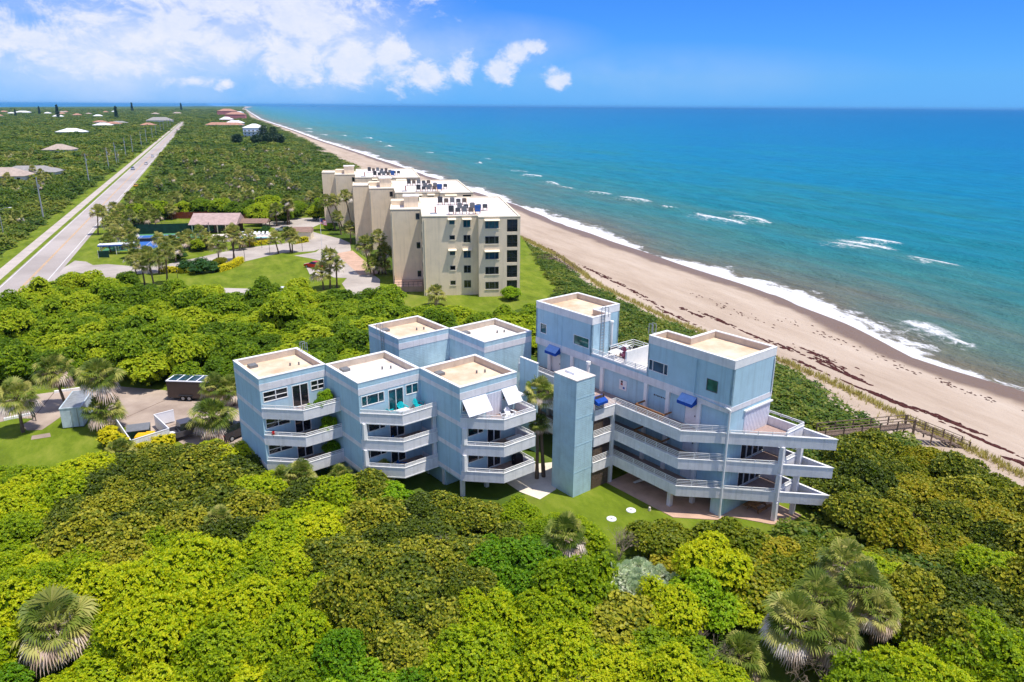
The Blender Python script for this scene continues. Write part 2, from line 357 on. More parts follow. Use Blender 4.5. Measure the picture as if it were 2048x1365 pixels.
foliage('fol_scrub', (56, 88, 12), (92, 118, 20), (142, 146, 50), 0.35, 0.5)
foliage('fol_yellow', (168, 176, 10), (226, 212, 10), (250, 236, 40), 0.35, 0.3)
foliage('fol_palm', (84, 108, 32), (136, 152, 58), (200, 194, 106), 0.42, 0.3)
foliage('fol_palm_far', (88, 108, 36), (136, 148, 62), (196, 188, 104), 0.45, 0.35)
foliage('fol_dead', (176, 148, 124), (226, 200, 180), (246, 234, 222), 0.35, 0.3)
foliage('fol_silver', (160, 184, 140), (206, 220, 178), (238, 240, 214), 0.35, 0.3)
foliage('fol_hedge', (40, 84, 30), (58, 106, 44), (86, 132, 66), 0.25, 0.4)
foliage('fol_pine', (34, 56, 36), (50, 76, 46), (76, 98, 60), 0.2, 0.4)
foliage('fol_oats', (150, 140, 60), (176, 166, 84), (206, 194, 120), 0.3, 0.3)

def surf(name, build):
    m = bpy.data.materials.new(name); m.use_nodes = True; build(m.node_tree.nodes, m.node_tree.links, m.node_tree.nodes['Principled BSDF']); MATS[name] = m
def ramp(nd, lk, src, stops):
    r_ = nd.new('ShaderNodeValToRGB'); e = r_.color_ramp.elements
    e[0].position, e[0].color = stops[0][0], lin(stops[0][1]); e[1].position, e[1].color = stops[-1][0], lin(stops[-1][1])
    for p, c in stops[1:-1]: e.new(p).color = lin(c)
    lk.new(src, r_.inputs[0]); return r_.outputs[0]
def geo_noise(nd, lk, scale, det=6, rough=0.6, stretch=None, dist=0.0):
    g = nd.new('ShaderNodeNewGeometry'); v = g.outputs['Position']
    if stretch:
        mp = N(nd, 'ShaderNodeMapping', vector_type='TEXTURE'); mp.inputs['Rotation'].default_value = (0, 0, R(22)); mp.inputs['Scale'].default_value = stretch
        lk.new(v, mp.inputs[0]); v = mp.outputs[0]
    n = N(nd, 'ShaderNodeTexNoise', i_Scale=scale, i_Detail=det, i_Roughness=rough, i_Distortion=dist); lk.new(v, n.inputs['Vector']); return n.outputs['Fac']
def s_ground(nd, lk, b):
    b.inputs['Roughness'].default_value = 0.95; b.inputs['Specular IOR Level'].default_value = 0.1
    a = geo_noise(nd, lk, 0.02, 9, 0.75); lk.new(ramp(nd, lk, a, [(0.3, (44, 58, 22)), (0.5, (78, 98, 32)), (0.7, (120, 126, 62))]), b.inputs['Base Color'])
def s_lawn(nd, lk, b):
    b.inputs['Roughness'].default_value = 0.9; b.inputs['Specular IOR Level'].default_value = 0.1
    a = geo_noise(nd, lk, 0.35, 9, 0.72, (1.0, 2.4, 1)); c = ramp(nd, lk, a, [(0.28, (82, 98, 22)), (0.5, (108, 126, 32)), (0.72, (140, 146, 56))])
    w = geo_noise(nd, lk, 0.07, 6, 0.7, None, 0.8); mr = N(nd, 'ShaderNodeMapRange', interpolation_type='SMOOTHSTEP'); lk.new(w, mr.inputs[0]); mr.inputs[1].default_value = 0.50; mr.inputs[2].default_value = 0.78; mr.inputs[4].default_value = 0.55
    mx = N(nd, 'ShaderNodeMix', data_type='RGBA'); lk.new(mr.outputs[0], mx.inputs[0]); lk.new(c, mx.inputs[6]); mx.inputs[7].default_value = lin((148, 140, 74)); lk.new(mx.outputs[2], b.inputs['Base Color'])
    f = geo_noise(nd, lk, 9.0, 3); bp = N(nd, 'ShaderNodeBump', i_Strength=0.6, i_Distance=0.08); lk.new(f, bp.inputs['Height']); lk.new(bp.outputs[0], b.inputs['Normal'])
def s_sand(nd, lk, b):
    b.inputs['Specular IOR Level'].default_value = 0.2
    a = geo_noise(nd, lk, 0.10, 10, 0.68, (0.7, 3.4, 1)); dry = ramp(nd, lk, a, [(0.3, (166, 146, 126)), (0.5, (184, 165, 145)), (0.7, (197, 180, 161))])
    at = N(nd, 'ShaderNodeAttribute', attribute_name='shore')
    n2 = geo_noise(nd, lk, 0.09, 4); ad = N(nd, 'ShaderNodeMath', operation='MULTIPLY_ADD', i_1=7.0); lk.new(n2, ad.inputs[0]); lk.new(at.outputs['Fac'], ad.inputs[2])
    mr = N(nd, 'ShaderNodeMapRange', interpolation_type='SMOOTHSTEP'); lk.new(ad.outputs[0], mr.inputs[0])
    mr.inputs[1].default_value = -3.6; mr.inputs[2].default_value = -0.4; mr.inputs[3].default_value = 0; mr.inputs[4].default_value = 1
    mx = N(nd, 'ShaderNodeMix', data_type='RGBA'); lk.new(mr.outputs[0], mx.inputs[0]); lk.new(dry, mx.inputs[6]); mx.inputs[7].default_value = lin((126, 104, 84)); lk.new(mx.outputs[2], b.inputs['Base Color'])
    rr = N(nd, 'ShaderNodeMapRange'); lk.new(mr.outputs[0], rr.inputs[0]); rr.inputs[3].default_value = 0.95; rr.inputs[4].default_value = 0.45; lk.new(rr.outputs[0], b.inputs['Roughness'])
    f = geo_noise(nd, lk, 0.9, 6, 0.7, (0.7, 2.2, 1)); bp = N(nd, 'ShaderNodeBump', i_Strength=0.6, i_Distance=0.5); lk.new(f, bp.inputs['Height']); lk.new(bp.outputs[0], b.inputs['Normal'])
def s_sea(nd, lk, b):
    at = N(nd, 'ShaderNodeAttribute', attribute_name='shore')
    n0 = geo_noise(nd, lk, 0.016, 6, 0.62, (1, 3.5, 1)); n9 = geo_noise(nd, lk, 0.05, 5, 0.6, (0.6, 5.0, 1))
    sm = N(nd, 'ShaderNodeMath', operation='MULTIPLY_ADD', i_1=0.55); lk.new(n9, sm.inputs[0]); lk.new(n0, sm.inputs[2])
    dd = N(nd, 'ShaderNodeMath', operation='MULTIPLY_ADD', i_1=2.6, i_2=-1.05); lk.new(sm.outputs[0], dd.inputs[0])          # 0.6..1.4 round 1
    d = N(nd, 'ShaderNodeMath', operation='MULTIPLY'); lk.new(dd.outputs[0], d.inputs[0]); lk.new(at.outputs['Fac'], d.inputs[1])
    lg = N(nd, 'ShaderNodeMath', operation='LOGARITHM', i_1=10.0); mxx = N(nd, 'ShaderNodeMath', operation='MAXIMUM', i_1=1.0); lk.new(d.outputs[0], mxx.inputs[0]); lk.new(mxx.outputs[0], lg.inputs[0])
    fr = N(nd, 'ShaderNodeMath', operation='DIVIDE', i_1=4.0); lk.new(lg.outputs[0], fr.inputs[0])
    water = ramp(nd, lk, fr.outputs[0], [(0.20, (122, 114, 88)), (0.33, (92, 120, 104)), (0.42, (62, 126, 118)), (0.50, (32, 128, 136)), (0.60, (4, 126, 156)), (0.72, (0, 114, 160)), (1.0, (0, 92, 140))])
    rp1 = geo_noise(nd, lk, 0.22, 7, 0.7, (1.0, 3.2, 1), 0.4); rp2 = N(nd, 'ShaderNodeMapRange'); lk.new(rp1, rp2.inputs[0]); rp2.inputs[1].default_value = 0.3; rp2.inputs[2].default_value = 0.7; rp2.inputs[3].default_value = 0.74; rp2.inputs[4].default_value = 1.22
    wm_ = N(nd, 'ShaderNodeMix', data_type='RGBA', blend_type='MULTIPLY'); wm_.inputs[0].default_value = 1.0; lk.new(water, wm_.inputs[6]); lk.new(rp2.outputs[0], wm_.inputs[7]); water = wm_.outputs[2]      # ripple reflections painted as lighter and darker water colour
    # foam: swash at the edge and torn foam just outside
    n1 = geo_noise(nd, lk, 0.30, 8, 0.75, (1.0, 2.0, 1), 0.6); n2 = geo_noise(nd, lk, 0.035, 3, 0.5)
    ws = N(nd, 'ShaderNodeMath', operation='MULTIPLY_ADD', i_1=26.0, i_2=-3.0); lk.new(n2, ws.inputs[0])      # local width of the foam
    q = N(nd, 'ShaderNodeMath', operation='DIVIDE'); lk.new(at.outputs['Fac'], q.inputs[0]); lk.new(ws.outputs[0], q.inputs[1])
    t = N(nd, 'ShaderNodeMath', operation='SUBTRACT'); lk.new(n1, t.inputs[0])
    sc = N(nd, 'ShaderNodeMath', operation='MULTIPLY_ADD', i_1=0.42, i_2=0.16); lk.new(q.outputs[0], sc.inputs[0]); lk.new(sc.outputs[0], t.inputs[1])
    mr = N(nd, 'ShaderNodeMapRange', interpolation_type='SMOOTHSTEP'); lk.new(t.outputs[0], mr.inputs[0]); mr.inputs[1].default_value = 0.0; mr.inputs[2].default_value = 0.14
    fo = N(nd, 'ShaderNodeAttribute', attribute_name='foam'); n3 = geo_noise(nd, lk, 0.75, 8, 0.78, (1.0, 1.6, 1), 0.8)
    fs = N(nd, 'ShaderNodeMath', operation='MULTIPLY_ADD', i_1=0.50); lk.new(fo.outputs['Fac'], fs.inputs[0]); lk.new(n3, fs.inputs[2])
    m2 = N(nd, 'ShaderNodeMapRange', interpolation_type='SMOOTHSTEP'); lk.new(fs.outputs[0], m2.inputs[0]); m2.inputs[1].default_value = 0.76; m2.inputs[2].default_value = 1.02
    mf = N(nd, 'ShaderNodeMath', operation='MAXIMUM'); lk.new(mr.outputs[0], mf.inputs[0]); lk.new(m2.outputs[0], mf.inputs[1]); mr = mf
    mx = N(nd, 'ShaderNodeMix', data_type='RGBA'); lk.new(mr.outputs[0], mx.inputs[0]); lk.new(water, mx.inputs[6]); mx.inputs[7].default_value = lin((236, 236, 236)); lk.new(mx.outputs[2], b.inputs['Base Color'])
    rr = N(nd, 'ShaderNodeMapRange'); lk.new(mr.outputs[0], rr.inputs[0]); rr.inputs[3].default_value = 0.32; rr.inputs[4].default_value = 0.9; lk.new(rr.outputs[0], b.inputs['Roughness'])
    b.inputs['Specular IOR Level'].default_value = 0.08
    w1 = geo_noise(nd, lk, 0.10, 8, 0.65, (1.0, 3.0, 1)); w2 = geo_noise(nd, lk, 0.9, 5, 0.6, (1.0, 1.8, 1))
    aa = N(nd, 'ShaderNodeMath', operation='MULTIPLY_ADD', i_1=4.0); lk.new(w1, aa.inputs[0]); lk.new(w2, aa.inputs[2])
    bp = N(nd, 'ShaderNodeBump', i_Strength=1.0, i_Distance=1.2); lk.new(aa.outputs[0], bp.inputs['Height']); lk.new(bp.outputs[0], b.inputs['Normal'])
def s_foam(nd, lk, b):
    b.inputs['Roughness'].default_value = 0.9; n = geo_noise(nd, lk, 0.8, 5); lk.new(ramp(nd, lk, n, [(0.3, (206, 216, 220)), (0.55, (250, 250, 250))]), b.inputs['Base Color'])
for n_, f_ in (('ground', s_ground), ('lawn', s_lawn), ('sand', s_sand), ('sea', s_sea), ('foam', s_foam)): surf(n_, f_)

# ------------------------------------------------------------------ the lie of the land
def grid_mesh(name, P, mat, attr=None):
    """P: array rows x cols x 3"""
    nr, nc = P.shape[:2]; me = bpy.data.meshes.new(name)
    idx = np.arange(nr * nc).reshape(nr, nc); f = np.stack([idx[:-1, :-1], idx[:-1, 1:], idx[1:, 1:], idx[1:, :-1]], -1).reshape(-1, 4)
    me.vertices.add(nr * nc); me.vertices.foreach_set('co', P.reshape(-1).astype(np.float32))
    me.loops.add(len(f) * 4); me.loops.foreach_set('vertex_index', f.reshape(-1).astype(np.int32))
    me.polygons.add(len(f)); me.polygons.foreach_set('loop_start', np.arange(0, len(f) * 4, 4, dtype=np.int32)); me.polygons.foreach_set('loop_total', np.full(len(f), 4, dtype=np.int32))
    me.polygons.foreach_set('use_smooth', np.ones(len(f), dtype=bool))
    me.update(calc_edges=True); me.validate()
    if attr is not None:
        a = me.attributes.new('shore', 'FLOAT', 'POINT'); a.data.foreach_set('value', attr.reshape(-1).astype(np.float32))
    me.materials.append(MATS[mat]); return link(name, me)
def uvgrid(us, fv):
    rows = []
    for u in us:
        rows.append([(*UV(u, v), z) for v, z in fv(u)])
    return np.array(rows)
UMAIN = np.concatenate([np.arange(-150, 420, 5.0), np.geomspace(420, 14000, 70)])
def land_profile(u):
    toe = interp(u, TOE); lag = interp(u, LAG)
    out = [(lag - 300, -9.0), (lag, -3.0)] + [(lag + (-120 - lag) * t, 0.0) for t in (0.1, 0.4, 0.7, 1.0)] + [(v, 0.0) for v in (-60, -46.6, -33, 0, 30)]
    out += [(toe - 16, 0.0), (toe - 11, -0.25), (toe - 7, -1.0), (toe - 3, -2.0), (toe, -2.75), (toe + 2, -3.3)]
    return out
tag(grid_mesh('ground', uvgrid(UMAIN, land_profile), 'ground'), kind='structure')
def beach_profile(u):
    toe = interp(u, TOE); sh = interp(u, SHORE); out = []
    for t in np.linspace(0, 1, 28):
        v = toe - 5 + (sh + 14 - toe + 5) * t; f = min(1.0, (v - toe + 5) / (sh - toe + 5))
        out.append((v, -1.42 - 3.32 * f ** 0.85 - max(0.0, v - sh) * 0.12))
    return [(toe - 11.5, -0.22), (toe - 11, -0.18), (toe - 7, -0.93)] + out
bp_ = uvgrid(UMAIN, beach_profile)
bs_ = np.array([[interp(u, TOE) - interp(u, SHORE) - q for q in (11.5, 11, 7)] + [(-5 + (interp(u, SHORE) + 14 - interp(u, TOE) + 5) * t) + interp(u, TOE) - interp(u, SHORE) for t in np.linspace(0, 1, 28)] for u in UMAIN])
tag(grid_mesh('beach', bp_, 'sand', bs_), kind='structure')
USEA = np.concatenate([np.arange(-100, 520, 2.0), np.arange(520, 1500, 5.0), np.geomspace(1500, 60000, 90)])
VSEA = np.concatenate([np.arange(-3, 130, 1.3), np.geomspace(130, 60000, 90)])
rng = np.random.default_rng(3)
def sea_z(u, s):
    k = np.clip((s - 8) / 60, 0, 1) * np.exp(-s / 900)
    return -5.0 + k * (0.42 * np.sin(s / 4.6 + 1.6 * np.sin(u / 37) + u / 60) + 0.14 * np.sin(s / 2.3 + u / 19 + np.sin(u / 11)))
SH = np.array([interp(u, SHORE) for u in USEA]) + np.where(USEA < 500, 1.6 * np.sin(USEA / 17.0) + 1.1 * np.sin(USEA / 6.3 + 1), 0)
S2 = np.repeat(VSEA[None, :], len(USEA), 0); U2 = np.repeat(USEA[:, None], len(VSEA), 1); V2 = S2 + SH[:, None]
Pz = sea_z(U2, S2); Pz = np.where(S2 < 6, -5.0 + np.clip((6 - S2), 0, 9) * 0.035, Pz)
PS = np.stack([CO.x * U2 + CN.x * V2, CO.y * U2 + CN.y * V2, Pz], -1)
CRESTS = [(4.57, 490.58), (12.34, 462.30), (22.19, 419.65), (27.79, 398.59), (43.37, 371.01), (56.38, 343.03), (92.97, 299.84), (80.18, 285.41), (91.68, 281.94), (-24.87, 567.78), (-20.71, 611.98), (-128.61, 792.88), (-155.88, 890.22), (-269.18, 1090.63), (111.61, 231.28), (119.36, 205.40), (-57.21, 703.52), (-184.91, 983.47), (82.99, 129.85), (-233.71, 1059.18), (-489.76, 1759.10), (-361.73, 1360.41), (67.29, 317.19), (-76.14, 693.98), (105.25, 227.58), (118.17, 235.09), (80.22, 136.81), (-321.79, 1208.85), (-640.91, 2153.44)]
CLEN = [9, 10, 9, 7, 8, 10, 5, 12, 9, 6, 5, 14, 10, 18, 8, 6, 9, 16, 4, 16, 30, 20, 4, 7, 6, 6, 5, 22, 30]
CWID = [1.6 * w_ for w_ in [1.2, 1.6, 1.4, 1.2, 1.5, 1.9, 1.5, 2.4, 1.6, 1.2, 1.0, 2.0, 1.6, 3.0, 2.6, 1.6, 1.6, 2.4, 0.9, 2.2, 4, 3, 0.8, 1.2, 2.0, 1.8, 3.0, 3, 4]]
FO = np.zeros_like(S2); BU = np.zeros_like(S2)
for (x_, y_), l_, w_ in zip(CRESTS, CLEN, CWID):
    cu = CO.x * x_ + CO.y * y_; cv = CN.x * x_ + CN.y * y_; du = (U2 - cu) / l_; dv = (V2 - cv - 1.2 * np.sin(U2 / 5.0)) / w_
    du = du / 1.5; FO = np.maximum(FO, np.exp(-du ** 4) * np.exp(-np.abs(dv) ** 1.6)); FO = np.maximum(FO, 0.62 * np.exp(-(du / 1.5) ** 2) * np.exp(-((dv + 1.2) / 2.6) ** 2)); BU = np.maximum(BU, np.exp(-du ** 2) * np.exp(-(dv / 1.1 + 0.4) ** 2))
PS[..., 2] += 0.45 * BU
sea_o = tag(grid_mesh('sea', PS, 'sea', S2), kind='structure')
fa_ = sea_o.data.attributes.new('foam', 'FLOAT', 'POINT'); fa_.data.foreach_set('value', FO.reshape(-1).astype(np.float32))
lag_rows = np.array([[(*UV(u, interp(u, LAG) - 40 - d), -4.0) for d in (0, 600, 3000, 9000, 24000, 55000)] for u in (-300, 1500, 3000, 6000, 9000, 12000, 14000, 26000, 60000)])
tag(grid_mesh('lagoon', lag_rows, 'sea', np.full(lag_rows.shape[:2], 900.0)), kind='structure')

def flat(name, poly, z, mat):
    return tag(MB().sheet(poly, z).build(name, mat), kind='structure')
def ribbon(name, u0, u1, v0, v1, z, mat, step=None):
    us = [u0, u1] if step is None else list(np.arange(u0, u1, step))
    return MB().sheet([UV(u0, v0), UV(u1, v0), UV(u1, v1), UV(u0, v1)], z).build(name, mat)
UEND = 1760
tag(ribbon('grass_verge', 60, UEND, -50.2, -29.5, 0.02, 'lawn'), kind='structure')
road = tag(ribbon('road', 60, UEND, -42.7, -33.4, 0.04, 'asphalt'), kind='structure')
for v in (-42.3, -34.5): ribbon('edge_line', 60, UEND, v - 0.09, v + 0.09, 0.052, 'road_white').parent = road
for v in (-38.35, -38.05): ribbon('centre_line', 60, UEND, v - 0.08, v + 0.08, 0.052, 'road_yellow').parent = road
tag(ribbon('cycle_path', 60, UEND, -46.6, -43.9, 0.045, 'path_concrete'), kind='structure')
# lawns
flat('complex_lawn', [(-100.15, 174.96), (-100.33, 184.50), (-123.63, 223.97), (-118.06, 239.68), (-85.69, 250.15), (-66.15, 253.36), (-53.07, 212.75), (-24.32, 155.49), (2.16, 214.69), (4.59, 191.20), (11.01, 142.27), (-5.67, 124.67), (-28.51, 124.19), (-66.42, 130.00), (-79.33, 136.99), (-97.24, 161.04)], 0.03, 'lawn')
flat('road_corner_lawn', [(-104.28, 172.45), (-113.15, 193.19), (-124.37, 221.07), (-122.14, 224.02), (-101.42, 187.87), (-94.17, 170.41), (-97.13, 168.05), (-100.98, 170.79)], 0.045, 'lawn')
flat('south_lawn', [(0.85, 61.60), (1.88, 65.47), (11.47, 69.88), (21.68, 66.74), (32.67, 70.14), (33.65, 62.90), (31.24, 53.76), (19.98, 52.93), (9.63, 53.54), (3.49, 57.31)], 0.03, 'lawn')
flat('west_lawn', [(-68.27, 77.56), (-73.88, 93.72), (-60.33, 96.30), (-37.83, 95.88), (-32.19, 87.20), (-25.29, 66.17), (-37.30, 63.03), (-56.21, 61.87)], 0.03, 'lawn')
# paved surfaces
flat('entrance_drive', [(-96.05, 148.12), (-102.96, 165.67), (-104.95, 173.62), (-101.70, 172.52), (-97.89, 168.59), (-95.15, 169.81), (-88.60, 167.73), (-81.55, 169.62), (-76.68, 179.37), (-74.35, 184.63), (-71.24, 190.22), (-67.24, 193.94), (-62.85, 197.05), (-58.29, 202.61),
    (-54.98, 205.94), (-49.58, 195.24), (-51.17, 187.37), (-54.37, 185.92), (-57.35, 185.16), (-59.47, 183.76), (-64.55, 173.01), (-68.57, 169.42), (-71.64, 165.45), (-77.45, 160.54), (-84.44, 159.33), (-86.77, 153.87), (-86.28, 140.76)], 0.05, 'drive')
flat('parking_court', [(-83.57, 237.77), (-77.26, 244.67), (-64.39, 246.33), (-57.22, 235.59), (-60.88, 232.32), (-61.63, 224.33), (-60.46, 218.74), (-54.30, 211.84), (-48.08, 205.36), (-44.38, 199.17), (-42.12, 189.73), (-41.06, 181.71), (-37.69, 174.38), (-28.63, 155.38), (-26.35, 142.19), (-32.12, 141.24), (-35.97, 151.44),
    (-36.03, 156.64), (-38.96, 157.05), (-40.30, 159.00), (-43.00, 154.53), (-49.37, 171.69), (-46.48, 175.32), (-50.04, 178.28), (-54.59, 181.30), (-50.31, 186.04), (-50.50, 190.87), (-54.87, 199.59), (-59.25, 202.57), (-59.69, 212.52), (-65.15, 219.49), (-73.56, 224.86)], 0.06, 'drive')
flat('paver_strip', [(-44.77, 184.21), (-41.45, 188.36), (-29.65, 161.32), (-33.70, 159.17)], 0.07, 'paver')
flat('lower_drive', [(-70.19, 144.44), (-58.96, 146.86), (-47.37, 145.85), (-40.20, 141.86), (-43.81, 134.07), (-66.95, 137.28)], 0.055, 'drive')
flat('condo_parking', [(-66.43, 83.13), (-63.86, 86.71), (-61.34, 88.63), (-57.02, 90.64), (-52.27, 91.45), (-44.60, 89.94), (-35.99, 88.85), (-29.65, 87.24), (-24.26, 69.43), (-32.24, 71.05), (-35.92, 73.67), (-37.85, 75.30), (-43.95, 77.62), (-46.89, 79.97), (-53.22, 85.88), (-55.02, 86.85),
    (-54.29, 82.09), (-54.21, 79.72), (-54.23, 77.62), (-55.86, 77.46), (-57.31, 78.83), (-57.28, 80.85), (-59.41, 80.82), (-62.56, 77.64)], 0.05, 'concrete')
for a_, b_ in (((-57.28, 80.85), (-59.80, 89.53)), ((-46.89, 79.97), (-43.68, 87.87)), ((-55.02, 86.85), (-52.08, 91.08)), ((-41.51, 77.11), (-34.67, 85.19)), ((-43.68, 87.87), (-35.37, 87.15))):
    a_, b_ = Vector(a_), Vector(b_); n_ = (b_ - a_).normalized(); n_ = Vector((-n_.y, n_.x)) * 0.04
    MB().sheet([tuple(a_ - n_), tuple(b_ - n_), tuple(b_ + n_), tuple(a_ + n_)], 0.056).build('paving_joint', 'wood_dark', bpy.data.objects['condo_parking'])
flat('utility_pad', [(-54.37, 76.00), (-52.82, 76.82), (-52.08, 75.76), (-53.83, 74.96)], 0.06, 'concrete')
flat('sand_path', [(-0.62, 65.95), (1.97, 69.76), (4.74, 70.36), (4.42, 64.49), (2.78, 62.55), (0.87, 63.96)], 0.05, 'sand_white')
flat('north_clearing', [(-199.75, 609.78), (-190.13, 624.72), (-182.16, 604.76), (-189.70, 584.58)], 0.9, 'sand_white')

# ------------------------------------------------------------------ blue condominium
CX, CY = 19.18, 59.54; CROT = R(39.3)                       # south-east corner of the tall wing, its turn
def cw(be, al): return (CX + be * math.cos(CROT) - al * math.sin(CROT), CY + be * math.sin(CROT) + al * math.cos(CROT))
LV = [1.95, 4.69, 7.43]; FH = 1.06                           # underside of each floor edge, height of the solid edge
def window(root, x0, x1, z0, z1, y, mulls, mat='glass_dark', off=(0, 0, 0), rails=(), fr=0.07, swap=False, proud=0.03, frame='trim_white', back=0.06):
    """frame in a wall opening, pane behind it; the wall face is at y (facing -y, or -x when swap)"""
    f = MB(); X = lambda mb, a, b_, c, d, e, g: mb.box(c, d, a, b_, e, g) if swap else mb.box(a, b_, c, d, e, g)
    X(f, x0, x0 + fr, y - proud, y + 0.1, z0, z1); X(f, x1 - fr, x1, y - proud, y + 0.1, z0, z1)
    X(f, x0 + fr, x1 - fr, y - proud, y + 0.1, z0, z0 + fr); X(f, x0 + fr, x1 - fr, y - proud, y + 0.1, z1 - fr, z1)
    for m_ in mulls: X(f, m_ - fr / 2, m_ + fr / 2, y - proud + 0.005, y + 0.1, z0 + fr, z1 - fr)
    for z in rails: X(f, x0 + fr, x1 - fr, y - proud + 0.01, y + 0.08, z - 0.025, z + 0.025)
    w = f.build('window', frame, root, off)
    p = MB(); X(p, x0 + fr, x1 - fr, y + back, y + back + 0.02, z0 + fr, z1 - fr); p.build('pane', mat, w, off)
    return w
def awning(root, x0, x1, y, z, off, d=0.95, h=0.85):
    """door canopy on a wall facing -x (runs along y): sloping top, valance and two cheeks"""
    mb = MB(); a, b_ = x0, x1
    prof = [(y, z), (y - 0.28, z), (y - d, z - h * 0.62), (y - d, z - h), (y - d + 0.03, z - h), (y - d + 0.03, z - h * 0.62 - 0.02), (y - 0.28, z - 0.04), (y, z - 0.04)]
    for i in range(len(prof)):
        p, q = prof[i], prof[(i + 1) % len(prof)]
        mb.add([(p[0], a, p[1]), (p[0], b_, p[1]), (q[0], b_, q[1]), (q[0], a, q[1])], [(0, 1, 2, 3)], 1 if i == 1 else 0)
    for yy in (a, b_):
        mb.add([(y, yy, z), (y - 0.28, yy, z), (y - d, yy, z - h * 0.62), (y - d, yy, z - h), (y, yy, z - h * 0.75)], [(0, 1, 2, 3, 4)])
    return mb.build('awning', ['awning_blue', 'awning_blue_top'], root, off)
def roof_ladder(root, p, q, z0, z1, off, out=0.5):
    """roof ladder with two hoops over the parapet: feet p, q (plan), climbing to z1"""
    mb = MB(); p, q = Vector(p), Vector(q); n = (q - p).normalized(); n = Vector((n.y, -n.x))
    for s in (p, q):
        mb.bar((s.x, s.y, z0), (s.x, s.y, z1), 0.05); e = s - n * out
        mb.bar((s.x, s.y, z1), (e.x, e.y, z1), 0.05); mb.bar((e.x, e.y, z1), (e.x, e.y, z1 - 1.0), 0.05)
    z = z0 + 0.3
    while z < z1 - 0.7:
        mb.bar((p.x, p.y, z), (q.x, q.y, z), 0.035); z += 0.32
    return mb.build('roof_ladder', 'galv', root, off)

west = thing('condo_building', 'low blue stepped condominium wing with flat tan roofs and white balconies', 'building', (*cw(-16.6, 17.5), 0), CROT)
WO = (-16.6, 17.5, 0)
ZR = 11.5
def unit(x0, y0, kind, glassm, floors=True):
    x1, y1 = x0 + 6.75, y0 + 6.75; zb = LV[0]
    holes = []
    if kind:
        for k in range(3):
            f = LV[k] + 0.22
            holes += [(x0 + 0.25, x0 + 2.7, f + 1.35, f + 2.42), (x0 + 3.1, x0 + 4.8, f + 0.05, f + 2.38), (x0 + 5.05, x0 + 6.5, f + 1.35, f + 2.42)]
    mb = MB()
    mb.holes(x0, x1, zb, ZR - 0.08, y0, y0 + 0.22, holes)
    mb.box(x0, x0 + 0.22, y0 + 0.22, y1 - 0.22, zb, ZR - 0.08); mb.box(x1 - 0.22, x1, y0 + 0.22, y1 - 0.22, zb, ZR - 0.08); mb.box(x0, x1, y1 - 0.22, y1, zb, ZR - 0.08)
    mb.box(x0 + 0.22, x1 - 0.22, y0 + 0.3, y1 - 0.22, zb, zb + 0.2)
    mb.build('wall', 'wall_blue_brick' if not kind else 'wall_blue', west, WO)
    r_ = MB().box(x0 + 0.24, x1 - 0.24, y0 + 0.24, y1 - 0.24, ZR - 0.9, ZR - 0.72).build('roof', 'roof_tan' if glassm != 'w' else 'roof_white', west, WO)
    sq = [(x0, y0), (x1, y0), (x1, y1), (x0, y1)]
    ring(MB(), sq, -0.03, 0.3, ZR - 0.08, ZR).build('parapet_cap', 'trim_white', west, WO)
    ring(MB(), sq, 0.222, 0.03, ZR - 0.715, ZR - 0.085).build('parapet_lining', 'parapet_inner', west, WO)
    # painted bands, left side and front
    for k, zz in enumerate((2.1, 4.83, 7.57, 10.3)):
        MB().box(x0 - 0.025, x0 + 0.01, y0 - 0.02, y1, zz, zz + 0.46).build('band', 'trim_lilac', west, WO)
    MB().box(x0 - 0.02, x1 + 0.001, y0 - 0.028, y0 + 0.01, 10.22, 10.9).build('band', 'trim_lilac', west, WO)
    # hatch and vents on the roof
    h = MB().box(x0 + 1.1, x0 + 1.9, y1 - 1.6, y1 - 0.75, ZR - 0.72, ZR - 0.45); h.build('roof_hatch', 'grey_metal', r_, WO)
    for vx, vy in ((4.6, 3.6), (5.4, 3.3)):
        MB().cyl((x0 + vx, y0 + vy, ZR - 0.72), (x0 + vx, y0 + vy, ZR - 0.42), 0.09).build('roof_vent', 'grey_metal', r_, WO)
    return x0, y0
